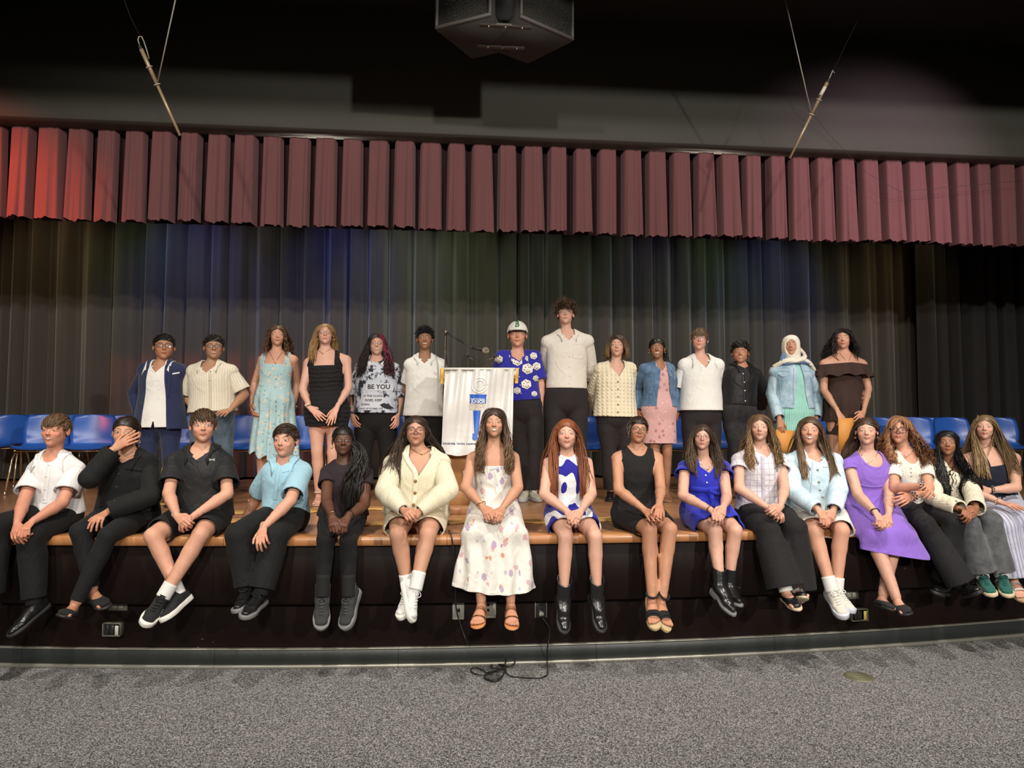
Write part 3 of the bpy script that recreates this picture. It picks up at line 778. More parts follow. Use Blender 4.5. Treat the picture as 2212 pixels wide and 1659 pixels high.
MB().lathe([(.019, .035), (.026, .045), (.028, .06), (.024, .078), (.012, .088), (0, .09)], tip, d, n=16).build('grille_ball', BALL, st, smooth=True)
for (pts, lab) in (([(1036, 800), (1032, 790), (1024, 779), (1013, 771)], 'thin gooseneck microphone on the lectern pointing left'), ([(1037, 800), (1042, 789), (1052, 778), (1067, 772)], 'thin gooseneck microphone on the lectern pointing right')):
    pp = [atY(x, y, 5.95 - .02 * i) for i, (x, y) in enumerate(pts)]
    g = thing('gooseneck_microphone', lab, 'microphone', tuple(pp[0]))
    MB().tube(pp, .0035, 6).build('gooseneck', STL, g, smooth=True)
    MB().tube([pp[-1], pp[-1] + nrm(pp[-1] - pp[-2]) * .045], .008, 8).build('capsule', BLK, g, smooth=True)
    MB().lathe([(0, 0), (.018, 0), (.016, .01), (.005, .014)], pp[0] + A(0, 0, -.012), n=12).build('mount', BLK, g)
# low riser block the lectern's cord lies on
rb0, rb1 = atZ(935, 1100, STZ), atZ(1015, 1100, STZ)
o = MB().box(((rb0[0] + rb1[0]) / 2 + .1, 5.585, STZ + .028), (.36, .05, .028), bev=.004).build('lectern_step', STAGEWOOD); tag(o, 'low wooden step board on the stage in front of the lectern', 'step')

# ------------------------------------------------------------------ envelopes on the stage
MANILA = plain('manila_paper', (.62, .36, .10), .7, bump=(60, .1)); MANFL = plain('manila_flap', (.56, .32, .09), .7)
def envelope(px, py, rz, lab, s=1.0):
    c = atZ(px, py, STZ + .003)
    t = thing('envelope', lab, 'envelope', tuple(c))
    R = np.array(Matrix.Rotation(rz, 3, 'Z'))
    MB().box(c + A(0, 0, .0012), (.15 * s, .115 * s, .0012), R).build('pocket', MANILA, t)
    V = [c + R @ A(-.15 * s, .116 * s, .0028), c + R @ A(.15 * s, .116 * s, .0028), c + R @ A(.11 * s, .05 * s, .0034), c + R @ A(-.11 * s, .05 * s, .0034)]
    MB().add(V, [(3, 2, 1, 0)]).build('flap', MANFL, t)
for px, py, rz, lab in ((352, 1088, .3, 'manila envelope on the stage between the black shirt and black polo'), (502, 1107, -.25, 'manila envelope on the stage just right of the black polo boy'),
                        (499, 1126, .5, 'second manila envelope on the stage beside the black shorts'), (679, 1103, .9, 'manila envelope tip on the stage left of the braids girl'),
                        (806, 1098, -.35, 'manila envelope on the stage behind the braids girl'), (812, 1131, .15, 'manila envelope lying beside the lace skirt'),
                        (985, 1127, .6, 'manila envelope between the cream cardigan and shell dress'), (1165, 1127, -.4, 'manila envelope left of the red haired girl'),
                        (1308, 1122, .4, 'dark manila envelope left of the black sheath dress')):
    envelope(px, py, rz, lab, .8)

# ------------------------------------------------------------------ outlets, boxes, cables, floor plate
PLATE = plain('steel_plate', (.16, .155, .125), .45, metal=.5); PLATEW = plain('grey_plate', (.36, .35, .30), .45, metal=.3); SLOT = plain('slot_black', (.006, .006, .006), .6)
def frontpt(px, py, off=.10):
    Y = 4.6
    for _ in range(6):
        p = atY(px, py, Y); Y = YE(p[0]) + off
    return atY(px, py, Y)
def wallframe(px, py, off=.10):
    p = frontpt(px, py, off); n = -YN(p[0]); u = nrm(np.cross(A(0, 0, 1), -n)) * -1
    u = A(1, 0, 0) - n * n[0]; u = nrm(u)
    return p, u, n, np.array([u, n, (0, 0, 1)]).T
def plate(px, py, w, h, mat, lab, feats, name='wall_plate'):
    p, u, n, R = wallframe(px, py)
    t = thing(name, lab, 'outlet', tuple(p))
    MB().box(p + n * .004, (w / 2, .004, h / 2), R, bev=.003).build('plate', mat, t)
    for (fx, fz, fw, fh, fm, fname) in feats:
        MB().box(p + u * fx + A(0, 0, fz) + n * .0095, (fw / 2, .002, fh / 2), R, bev=.0012).build(fname, fm, t)
    return t, p, u, n, R
REC = plain('receptacle', (.22, .215, .17), .5)
duplex = [(-.02, 0, .03, .03, REC, 'socket'), (.02, 0, .03, .03, REC, 'socket')]
for s_ in (-.02, .02):
    duplex += [(s_ - .006, .004, .003, .008, SLOT, 'slot'), (s_ + .006, .006, .003, .008, SLOT, 'slot')]
duplex = [(a, b, c, d, m_, nme) for (a, b, c, d, m_, nme) in duplex]
def raise_slots(f): return f
plate(256, 1308, .12, .062, PLATE, 'dull metal double outlet on the stage front at the left', duplex)
plate(1838, 1284, .11, .062, PLATE, 'dull metal double outlet on the stage front behind white trainers', duplex)
plate(990, 1316, .075, .125, PLATEW, 'steel wall plate with one round jack, left of the gold sandals', [(0, -.005, .022, .022, SLOT, 'jack'), (0, -.056, .07, .012, PLATEW, 'lip')])
plate(1057, 1313, .085, .125, PLATEW, 'steel wall plate with two square jacks between the gold sandals', [(-.008, .022, .016, .018, SLOT, 'jack'), (-.008, -.012, .016, .018, SLOT, 'jack'), (0, -.056, .078, .012, PLATEW, 'lip')])
po, pp, pu, pn, pR = plate(1168, 1313, .08, .125, plain('black_plate', (.02, .02, .02), .4), 'black wall outlet with a plugged in cord, left of the ankle boots', [(0, .03, .03, .032, BLK, 'socket'), (0, -.028, .03, .032, BLK, 'socket'), (-.037, 0, .004, .12, PLATEW, 'edge'), (.037, 0, .004, .12, PLATEW, 'edge')])
for (px, py, w, lab, tagc) in ((250, 1356, .11, 'open grey wall box with a white tag, under the left outlet', (.62, .58, .5)), (1848, 1325, .12, 'open dark wall box with a yellow tag, beside the white trainers', (.6, .45, .08))):
    p, u, n, R = wallframe(px, py)
    t = thing('wall_box', lab, 'wall box', tuple(p)); h = .075
    for (cx, cz, hw, hh_) in ((0, h / 2, w / 2, .003), (0, -h / 2, w / 2, .003), (-w / 2, 0, .003, h / 2), (w / 2, 0, .003, h / 2)):
        MB().box(p + u * cx + A(0, 0, cz) + n * .025, (hw, .025, hh_), R, bev=.001).build('side', PLATE, t)
    MB().box(p + n * .004, (w / 2, .004, h / 2), R).build('back_plate', SLOT, t)
    MB().box(p + n * .03 - u * .03, (.012, .018, h / 2 - .008), R, bev=.002).build('breaker', BLK, t)
    MB().box(p + n * .03 + u * .0, (.014, .018, h / 2 - .008), R, bev=.002).build('breaker', BLK, t)
    MB().box(p + n * .052 + u * .036 + A(0, 0, -.002), (.011, .0015, h / 2 - .008), R, bev=.0005).build('tag', plain('tag%d' % px, tagc, .7), t)
CBL = plain('black_cable', (.012, .012, .012), .5)
def spline(pts, n=8):
    pts = np.asarray(pts, float); out = []
    Q = np.vstack([2 * pts[0] - pts[1], pts, 2 * pts[-1] - pts[-2]])
    for i in range(1, len(Q) - 2):
        for t_ in np.linspace(0, 1, n, endpoint=False):
            p0, p1, p2, p3 = Q[i - 1:i + 3]
            out.append(.5 * ((2 * p1) + (-p0 + p2) * t_ + (2 * p0 - 5 * p1 + 4 * p2 - p3) * t_ ** 2 + (-p0 + 3 * p1 - 3 * p2 + p3) * t_ ** 3))
    out.append(pts[-1]); return np.array(out)
def cz(x, y, z=.006): return atZ(950 + x / 4.607, 1130 + y / 4.607, z)
def cw(x, y, off=-.03): return frontpt(950 + x / 4.607, 1130 + y / 4.607, off)
pts = [atZ(969, 1146, STZ + .008), frontpt(974, 1154, -.014) , cw(128, 220, -.022), cw(150, 420, -.02), cw(155, 640, -.01), cw(165, 850, .03), cw(210, 1020, .02), cw(270, 1180, .0), cz(340, 1270, .02), cz(420, 1340), cz(540, 1390), cz(640, 1440), cz(560, 1470), cz(460, 1510),
       cz(455, 1550), cz(560, 1572, .008), cz(620, 1520, .012), cz(640, 1450, .012), cz(520, 1440, .012), cz(530, 1400, .01), cz(620, 1410, .01), cz(690, 1430, .012), cz(745, 1390, .02), cz(735, 1340, .03), cz(680, 1345, .03), cz(650, 1400, .02), cz(640, 1460, .016), cz(500, 1480, .014), cz(450, 1500, .012)]
o = MB().tube(spline(pts, 7), .0045, 6).build('cable', CBL, smooth=True); tag(o, 'black cable dropping off the stage edge into a coil on the carpet', 'cable')
pts = [pp + pn * .02 + A(0, 0, -.035), pp + pn * .05 + A(.005, 0, -.05), cw(1085, 1030, .03), cw(1092, 1120, .02), cw(1075, 1220, .0), cz(1068, 1400), cz(1072, 1500), cz(1000, 1540), cz(860, 1538), cz(720, 1525), cz(660, 1490, .012), cz(640, 1440, .018), cz(450, 1510, .016), cz(330, 1490), cz(310, 1450), cz(370, 1440), cz(440, 1470, .012), cz(470, 1500, .014)]
o = MB().tube(spline(pts, 7), .004, 6).build('power_cord', CBL, smooth=True); tag(o, 'black power cord running from the stage front outlet across the carpet', 'cable')
MB().lathe([(0, -.02), (.011, -.02), (.012, .005), (.016, .008), (.016, .02), (0, .02)], pp + pn * .018 + A(0, 0, -.03), pn, n=12).build('plug', plain('plug_grey', (.4, .39, .36), .5), po, smooth=True)
c = atZ(1855, 1462, .0)
t = thing('floor_plate', 'round dull brass cover plate set into the carpet at the right', 'floor plate', tuple(c))
BRASS = plain('dull_brass', (.20, .19, .12), .5, metal=.5, bump=(150, .3))
MB().lathe([(0, .004), (.082, .004), (.086, .001), (.086, -.002)], c, n=40).build('disc', BRASS, t)
for k in range(9):
    y = -.06 + k * .015; w = math.sqrt(.08 ** 2 - y * y)
    MB().box(c + A(0, y, .0045), (w * .9, .002, .001)).build('ridge', BRASS, t)
# ------------------------------------------------------------------ people: implicit bodies, meshed with surface nets
def cone(a, b, r0, r1, u=None, v=None, g='T', k=.02):
    """tapered limb; r0, r1 scalars or (ru, rv) half axes along u and v"""
    a = np.asarray(a, float); b = np.asarray(b, float); ab = b - a; L = np.linalg.norm(ab) + 1e-9; w = ab / L
    if u is None:
        u = nrm(np.cross(w, A(0, 1, 0) if abs(w[1]) < .9 else A(1, 0, 0)))
    u = nrm(u - w * np.dot(u, w)); v = np.cross(w, u)
    t2 = lambda r: (r, r) if np.isscalar(r) else r
    return dict(t='c', a=a, ab=ab, L2=L * L, u=u, v=v, w=w, r0=t2(r0), r1=t2(r1), g=g, k=k)
def ell(c, r, R=None, g='T', k=.02):
    return dict(t='e', c=np.asarray(c, float), r=np.asarray(r, float), R=np.eye(3) if R is None else np.asarray(R, float), g=g, k=k)
def pev(p, X, Y, Z):
    if p['t'] == 'e':
        x, y, z = X - p['c'][0], Y - p['c'][1], Z - p['c'][2]; R = p['R']; r = p['r']
        a = (x * R[0, 0] + y * R[1, 0] + z * R[2, 0]) / r[0]; b = (x * R[0, 1] + y * R[1, 1] + z * R[2, 1]) / r[1]; c = (x * R[0, 2] + y * R[1, 2] + z * R[2, 2]) / r[2]
        k0 = np.sqrt(a * a + b * b + c * c) + 1e-9
        k1 = np.sqrt((a / r[0]) ** 2 + (b / r[1]) ** 2 + (c / r[2]) ** 2) + 1e-9
        return k0 * (k0 - 1) / k1
    a, ab = p['a'], p['ab']
    x, y, z = X - a[0], Y - a[1], Z - a[2]
    t = np.clip((x * ab[0] + y * ab[1] + z * ab[2]) / p['L2'], 0, 1)
    x = x - t * ab[0]; y = y - t * ab[1]; z = z - t * ab[2]
    (r0, s0), (r1, s1) = p['r0'], p['r1']
    ru = r0 + t * (r1 - r0)
    if r0 == s0 and r1 == s1:
        return np.sqrt(x * x + y * y + z * z) - ru
    rv = s0 + t * (s1 - s0); rw = np.minimum(ru, rv)
    u, v, w = p['u'], p['v'], p['w']
    a = (x * u[0] + y * u[1] + z * u[2]) / ru; b = (x * v[0] + y * v[1] + z * v[2]) / rv; c = (x * w[0] + y * w[1] + z * w[2]) / rw
    k0 = np.sqrt(a * a + b * b + c * c) + 1e-9
    k1 = np.sqrt((a / ru) ** 2 + (b / rv) ** 2 + (c / rw) ** 2) + 1e-9
    return k0 * (k0 - 1) / k1
def smin(a, b, k):
    h = np.clip(.5 + .5 * (b - a) / k, 0, 1)
    return b + (a - b) * h - k * h * (1 - h)
def pbox(p):
    if p['t'] == 'e':
        m = max(p['r']); return p['c'] - m, p['c'] + m
    b = p['a'] + p['ab']; m = max(max(p['r0']), max(p['r1']))
    return np.minimum(p['a'], b) - m, np.maximum(p['a'], b) + m
def evalpts(prims, P, hard=False):
    d = np.full(len(P), 10.0)
    for p in prims:
        e = pev(p, P[:, 0], P[:, 1], P[:, 2])
        if p.get('sub'): d = -smin(-d, e, p['k'])
        else: d = np.minimum(d, e) if hard else smin(d, e, p['k'])
    return d
E12 = [(a, b) for a in range(8) for b in range(8) if a < b and bin(a ^ b).count('1') == 1]
CRN = np.array([[(i >> 2) & 1, (i >> 1) & 1, i & 1] for i in range(8)])
def nets(F, lo, h):
    S = F < 0
    nx, ny, nz = F.shape
    cnt = np.zeros((nx - 1, ny - 1, nz - 1), np.int8)
    for c in CRN: cnt += S[c[0]:nx - 1 + c[0], c[1]:ny - 1 + c[1], c[2]:nz - 1 + c[2]]
    act = (cnt > 0) & (cnt < 8)
    idx = np.argwhere(act); ids = np.full(act.shape, -1, np.int32); ids[act] = np.arange(len(idx))
    vals = np.stack([F[idx[:, 0] + c[0], idx[:, 1] + c[1], idx[:, 2] + c[2]] for c in CRN], 1)
    pos = np.zeros((len(idx), 3)); n = np.zeros(len(idx))
    for a, b in E12:
        va, vb = vals[:, a], vals[:, b]; m = (va < 0) != (vb < 0)
        t = np.where(m, va / np.where(m, va - vb, 1), 0)
        pos += np.where(m[:, None], CRN[a] + t[:, None] * (CRN[b] - CRN[a]), 0); n += m
    V = (idx + pos / n[:, None]) * h + lo
    Q = []
    for ax in range(3):
        sl0 = [slice(1, -1)] * 3; sl1 = [slice(1, -1)] * 3; sl0[ax] = slice(0, -1); sl1[ax] = slice(1, None)
        s0, s1 = S[tuple(sl0)], S[tuple(sl1)]
        o1, o2 = [(1, 2), (2, 0), (0, 1)][ax]
        for mask, flip in ((s0 & ~s1, False), (~s0 & s1, True)):
            e = np.argwhere(mask)
            if not len(e): continue
            e[:, o1] += 1; e[:, o2] += 1
            def cell(d1, d2):
                q = e.copy(); q[:, o1] += d1; q[:, o2] += d2; return ids[q[:, 0], q[:, 1], q[:, 2]]
            f = np.stack([cell(-1, -1), cell(0, -1), cell(0, 0), cell(-1, 0)], 1)
            Q.append(f[:, ::-1] if flip else f)
    Q = np.vstack(Q)
    return V, Q
def mesh_sdf(prims, h, lo=None, hi=None):
    bs = [pbox(p) for p in prims if not p.get('sub')]
    if lo is None: lo = np.min([b[0] for b in bs], 0) - 2.5 * h
    if hi is None: hi = np.max([b[1] for b in bs], 0) + 2.5 * h
    n = np.ceil((hi - lo) / h).astype(int) + 1
    F = np.full(n, 1.0, np.float32)
    ax = [(lo[i] + h * np.arange(n[i])).astype(np.float32) for i in range(3)]
    for p in prims:
        a, b = pbox(p); m = p['k'] + 2.2 * h
        i0 = np.clip(np.floor((a - m - lo) / h).astype(int), 0, n - 1); i1 = np.clip(np.ceil((b + m - lo) / h).astype(int) + 1, 1, n)
        if np.any(i1 <= i0): continue
        sl = tuple(slice(i0[k], i1[k]) for k in range(3))
        d = pev(p, ax[0][sl[0]][:, None, None], ax[1][sl[1]][None, :, None], ax[2][sl[2]][None, None, :])
        if p.get('sub'): F[sl] = -smin(-F[sl], d, p['k'])
        else: F[sl] = smin(F[sl], d, p['k'])
    return nets(F, lo, h)
def tri(Q): return np.vstack([Q[:, [0, 1, 2]], Q[:, [0, 2, 3]]])
def vnorm(V, T):
    n = np.cross(V[T[:, 1]] - V[T[:, 0]], V[T[:, 2]] - V[T[:, 0]]); o = np.zeros_like(V)
    for i in range(3): np.add.at(o, T[:, i], n)
    return o / (np.linalg.norm(o, axis=1)[:, None] + 1e-12)
def clip(V, T, f):
    ins = f <= 0; c = ins[T].sum(1)
    keep = T[c == 3]; out = [keep]; nv = []; base = len(V)
    mixed = T[(c == 1) | (c == 2)]
    if len(mixed):
        mi = ins[mixed]; mc = mi.sum(1)
        odd = np.where(mc[:, None] == 1, mi, ~mi); r = odd.argmax(1)
        M = np.stack([mixed[np.arange(len(mixed)), (r + k) % 3] for k in range(3)], 1)
        a, b, d = M[:, 0], M[:, 1], M[:, 2]
        E = np.vstack([np.stack([a, b], 1), np.stack([a, d], 1)]); E.sort(axis=1)
        U, inv = np.unique(E, axis=0, return_inverse=True); inv = inv.ravel()
        t = f[U[:, 0]] / (f[U[:, 0]] - f[U[:, 1]])
        nv = V[U[:, 0]] + t[:, None] * (V[U[:, 1]] - V[U[:, 0]])
        ab, ad = base + inv[:len(M)], base + inv[len(M):]
        one = mc == 1
        out.append(np.stack([a, ab, ad], 1)[one])
        out.append(np.stack([ab, b, d], 1)[~one]); out.append(np.stack([ab, d, ad], 1)[~one])
        V = np.vstack([V, nv])
    T = np.vstack(out)
    used = np.unique(T); mp = np.full(len(V), -1); mp[used] = np.arange(len(used))
    return V[used], mp[T]
def refine(V, T, f, band):
    """split the triangles near the cut line in four so the hem comes out smooth"""
    m = (np.abs(f[T]) < band).any(1) | ((f[T] > 0).any(1) & (f[T] <= 0).any(1))
    S = T[m]
    if not len(S): return V, T
    E = np.vstack([S[:, [0, 1]], S[:, [1, 2]], S[:, [2, 0]]]); E.sort(axis=1)
    U, inv = np.unique(E, axis=0, return_inverse=True); inv = inv.ravel(); n = len(S)
    M = len(V) + inv.reshape(3, n); a, b, c = S.T; ab, bc, ca = M
    V = np.vstack([V, (V[U[:, 0]] + V[U[:, 1]]) / 2])
    N4 = np.vstack([np.stack(x, 1) for x in ((a, ab, ca), (ab, b, bc), (ca, bc, c), (ab, bc, ca))])
    return V, np.vstack([T[~m], N4])
def rim(V, T, w=.010, keep=None):
    E = np.vstack([T[:, [0, 1]], T[:, [1, 2]], T[:, [2, 0]]]); S = np.sort(E, 1)
    U, first, cnt = np.unique(S, axis=0, return_index=True, return_counts=True)
    B = E[first[cnt == 1]]
    if not len(B): return V, T
    if keep:                               # drop edges that meet a finer edge (split triangles), they are no hem
        key = lambda P: np.round(P * 2e5).astype(np.int64)
        mid = key((V[B[:, 0]] + V[B[:, 1]]) / 2); bvs = np.unique(B); pos = set(map(tuple, key(V[bvs]))); has = np.array([tuple(m_) in pos for m_ in mid])
        par = {}
        for e, h_ in zip(B, has):
            if h_: par[tuple(key((V[e[0]] + V[e[1]]) / 2))] = 1
        kk = [tuple(x) for x in key(V)]
        hang = np.array([k_ in par for k_ in kk])
        B = B[~has]; B = B[~(hang[B].any(1))]
        if not len(B): return V, T
    n = vnorm(V, T); bv = np.unique(B); mp = np.full(len(V), -1); mp[bv] = np.arange(len(bv)) + len(V)
    V2 = np.vstack([V, V[bv] - n[bv] * w])
    return V2, np.vstack([T, np.stack([B[:, 1], B[:, 0], mp[B[:, 0]]], 1), np.stack([B[:, 1], mp[B[:, 0]], mp[B[:, 1]]], 1)])
def folds(P, seed, fr=18.0):
    r = np.random.RandomState(seed); o = np.zeros(len(P))
    for i in range(5):
        d = r.normal(size=3) * A(1, 1, .6); d = d / np.linalg.norm(d) * fr * r.uniform(.6, 1.7); e = r.normal(size=3) * fr * .35
        s = np.sin(P @ d + 1.6 * np.sin(P @ e + r.uniform(0, 6)) + r.uniform(0, 6))
        o += np.sign(s) * (1 - (1 - np.abs(s)) ** 1.6)
    return o / 5

# ---- hand, foot and shoe templates
def rot(axis, deg):
    return np.array(Matrix.Rotation(math.radians(deg), 3, Vector(axis)))
HANDC = {}
def hand(pose):
    """left hand, length 1: x to the thumb, y to the finger tips, z out of the back"""
    if pose in HANDC: return HANDC[pose]
    cu_ = dict(relaxed=(18, 28, 18), flat=(4, 6, 4), clasp=(42, 58, 30), loose=(28, 40, 22), fist=(62, 75, 45))[pose]
    P = [cone((0, -.20, 0), (0, .05, 0), (.118, .09), (.125, .082), u=A(1, 0, 0), k=.02), cone((0, .08, 0), (.01, .41, 0), (.14, .068), (.172, .062), u=A(1, 0, 0), k=.03)]
    for i, (x, L, sp, r) in enumerate(((.140, .47, 5, .049), (.047, .53, 1, .05), (-.046, .485, -4, .047), (-.134, .385, -9, .042))):
        p = A(x, .44 - .022 * abs(i - 1), -.004); d = rot((0, 0, 1), -sp * (1 if pose != 'clasp' else .3)) @ A(0, 1, 0); tot = 0
        for s, fr, c in ((0, .46, cu_[0]), (1, .30, cu_[1]), (2, .24, cu_[2])):
            tot += c * (1 + .12 * i * (pose != 'flat'))
            dd = rot((1, 0, 0), -tot) @ d
            q = p + dd * L * fr
            P.append(cone(p, q, r * (1 - .07 * s), r * (1 - .07 * (s + 1)), k=.006)); p = q
    t0, t1, t2, t3 = A(.08, .08, -.02), A(.205, .25, -.06), A(.27, .41, -.085), A(.285, .56, -.11)
    if pose in ('clasp', 'fist'): t2, t3 = A(.225, .43, -.12), A(.15, .55, -.15)
    P += [cone(t0, t1, .068, .056, k=.03), cone(t1, t2, .054, .047, k=.008), cone(t2, t3, .047, .038, k=.008)]
    V, Q = mesh_sdf(P, .0275)
    HANDC[pose] = (V, tri(Q)); return HANDC[pose]
FOOTC = {}
def foot_tmpl():
    """bare foot, length 1: x sideways (big toe at +x), y to the toes, z up, sole at 0, ankle at (0,.23,.33)"""
    if 'f' in FOOTC: return FOOTC['f']
    P = [cone((0, .12, .13), (0, .3, .15), (.115, .125), (.125, .14), u=A(1, 0, 0), k=.05), cone((0, .3, .15), (.01, .68, .075), (.125, .14), (.175, .072), u=A(1, 0, 0), k=.05),
         cone((0, .2, .2), (0, .225, .36), .12, .115, k=.06)]
    for x, y, r in ((.13, .95, .052), (.045, .93, .036), (-.025, .90, .034), (-.085, .86, .033), (-.14, .81, .031)):
        P.append(cone((x * .95, .70, .06), (x, y - r, r + .004), r * 1.05, r, k=.012))
    V, Q = mesh_sdf(P, .022)
    FOOTC['f'] = (V, tri(Q)); return FOOTC['f']
def outline(y, w=1.0):
    ys = [-.0, .03, .08, .2, .38, .55, .7, .82, .92, .98, 1.0]; hw = [.0, .085, .12, .13, .12, .145, .17, .165, .125, .06, .0]
    return np.interp(y, ys, hw) * w
def sole_mesh(z0, z1, heel=0, w=1.0, y0=-.02, y1=1.02, toe=0.0, point=0.0):
    """shoe sole with an optional raised heel block"""
    ys = np.concatenate([np.linspace(0, .08, 4), np.linspace(.14, .86, 9), np.linspace(.92, 1, 5)])
    ring = [(outline(y, w) * (1 - point * max(0, y - .6) / .4) + .012, y0 + (y1 - y0) * y) for y in ys] + [(-outline(y, w) * (1 - point * max(0, y - .6) / .4) - .012, y0 + (y1 - y0) * y) for y in ys[::-1]]
    n = len(ring); V = []
    def lift(y): return toe * max(0, y - .7) ** 2 * 4
    for (z, s) in ((z0, .94), (z0 + .012, 1.0), (z1 - .008, 1.0), (z1, .96)):
        for x, y in ring:
            zz = z + lift(y) + (heel * np.clip((.62 - y) / .3, 0, 1) ** 1.2 if z > z0 + .02 or y > .34 else 0)
            V.append((x * s, .5 + (y - .5) * (.985 if s < 1 else 1), zz))
    m = MB(); Q = [(k * n + i, k * n + (i + 1) % n, (k + 1) * n + (i + 1) % n, (k + 1) * n + i) for k in range(3) for i in range(n)]
    T = []
    h = n // 2
    for i in range(h - 1):
        T += [(i, n - 1 - i, i + 1), (i + 1, n - 1 - i, n - 2 - i)]
        b = 3 * n; T += [(b + i, b + i + 1, b + n - 1 - i), (b + i + 1, b + n - 2 - i, b + n - 1 - i)]
    V = np.array(V)
    return V, [np.array(T)[:, ::-1], np.array(Q)[:, ::-1]]
UPC = {}
def upper(style):
    """shoe upper shapes, foot length 1"""
    if style in UPC: return UPC[style]
    up = A(1, 0, 0); z = .07
    if style in ('sneaker', 'hightop'):
        P = [cone((0, .12, .16), (0, .35, .20), (.125, .15), (.13, .17), u=up, k=.06), cone((0, .35, .19), (0, .66, .12), (.13, .17), (.15, .09), u=up, k=.06), cone((0, .66, .12), (0, .86, .105), (.15, .09), (.13, .07), u=up, k=.05),
             cone((0, .22, .25), (0, .20, .5 if style == 'hightop' else .40), .135, .14, k=.05), cone((0, .3, .3), (0, .37, .52 if style == 'hightop' else .43), (.085, .03), (.08, .025), u=up, k=.03)]
        top = lambda V: V[:, 2] - ((.47 if style == 'hightop' else .36) + .22 * (V[:, 1] - .2))
    elif style == 'dress':
        P = [cone((0, .1, .16), (0, .32, .17), (.115, .13), (.12, .15), u=up, k=.06), cone((0, .32, .17), (0, .68, .11), (.12, .15), (.14, .075), u=up, k=.06), cone((0, .68, .105), (0, .93, .095), (.14, .075), (.09, .045), u=up, k=.05), cone((0, .2, .2), (0, .2, .34), .125, .125, k=.05)]
        top = lambda V: V[:, 2] - (.30 + .05 * (V[:, 1] - .2))
    elif style == 'boot':
        P = [cone((0, .12, .18), (0, .3, .2), (.12, .14), (.125, .16), u=up, k=.06), cone((0, .3, .19), (0, .66, .13), (.125, .16), (.145, .085), u=up, k=.07), cone((0, .66, .125), (0, .90, .11), (.145, .085), (.10, .06), u=up, k=.05), cone((0, .22, .2), (0, .22, .8), .145, .16, k=.06)]
        top = lambda V: V[:, 2] - .72
    else:                                 # flat
        P = [cone((0, .1, .12), (0, .35, .12), (.132, .115), (.142, .115), u=up, k=.06), cone((0, .35, .12), (0, .70, .10), (.142, .115), (.17, .085), u=up, k=.05), cone((0, .7, .095), (0, .88, .085), (.17, .08), (.14, .06), u=up, k=.05)]
        top = lambda V: np.minimum(np.minimum(.27 - np.sqrt(((V[:, 1] - .33)) ** 2 + (V[:, 0] * 2.0) ** 2), V[:, 2] - .125), .05)
    V, Q = mesh_sdf(P, .030); T = tri(Q)
    V, T = clip(V, T, z - .012 - V[:, 2]); V, T = clip(V, T, top(V)); V, T = rim(V, T, .02)
    UPC[style] = (V, T); return UPC[style]

# ---- faces
HC = A(0, 0, 0)
def head_prims(f):
    w, j = f.get('w', 1.0) * 1.05, f.get('jaw', 1.0); sm = f.get('smile', .3); nw = f.get('nose', 1.0)
    P = [ell((0, .10, .135), (.345 * w, .415, .362), k=.03), ell((0, -.075, -.13), (.272 * w, .30, .36), k=.10),
         ell((0, .02, -.20), (.255 * w * j, .26, .22), k=.08), ell((0, -.245, -.40), (.10 * j, .10, .088), k=.09)]
    for s in (-1, 1):
        P += [ell((s * (.165 * w), -.235, -.12 + .02 * sm), (.095, .085, .085), k=.06), ell((s * .13, -.285, .10), (.11, .05, .035), k=.06),
              dict(ell((s * .14, -.445, .03), (.10, .085, .06), k=.05), sub=True), ell((s * .14, -.258, .018), (.082, .082, .075), k=.02)]
        P += [ell((s * .355 * w, .07, -.03), (.028, .075, .125), R=rot((1, 0, 0), -12) @ rot((0, 0, 1), s * -22), k=.03)]
    P += [cone((0, -.325, .07), (0, -.415, -.08), .026, .036 * nw, k=.05), ell((0, -.425, -.092), (.044 * nw, .042, .038), k=.03)]
    for s in (-1, 1): P.append(ell((s * .048 * nw, -.385, -.104), (.028 * nw, .034, .026), k=.025))
    mw = .108 + .034 * sm; cz_ = .03 * sm
    for s in (-1, 1):
        P += [cone((0, -.372, -.226), (s * mw, -.325 + .02 * sm, -.236 + cz_), .022, .010, k=.022), cone((0, -.368, -.266), (s * mw * .85, -.325 + .02 * sm, -.242 + cz_), .026, .010, k=.022)]
    return P
def grid_patch(xf, zf, cf_, ns, nt_, bvh, eps=.004, crv=0):
    S = np.linspace(-1, 1, ns); Tt = np.linspace(-1, 1, nt_); V = []; C = []
    for s in S:
        for t in Tt:
            x, z = xf(s, t), zf(s, t)
            h = bvh.ray_cast(Vector((x, -1.2, z)), Vector((0, 1, 0)), 2)[0]
            y = h.y if h is not None else -.3
            V.append((x, y - eps, z)); C.append(cf_(s, t))
    i = np.arange(ns * nt_).reshape(ns, nt_)
    Q = np.stack([i[:-1, :-1], i[1:, :-1], i[1:, 1:], i[:-1, 1:]], -1).reshape(-1, 4)
    return np.array(V), tri(Q), np.array(C)
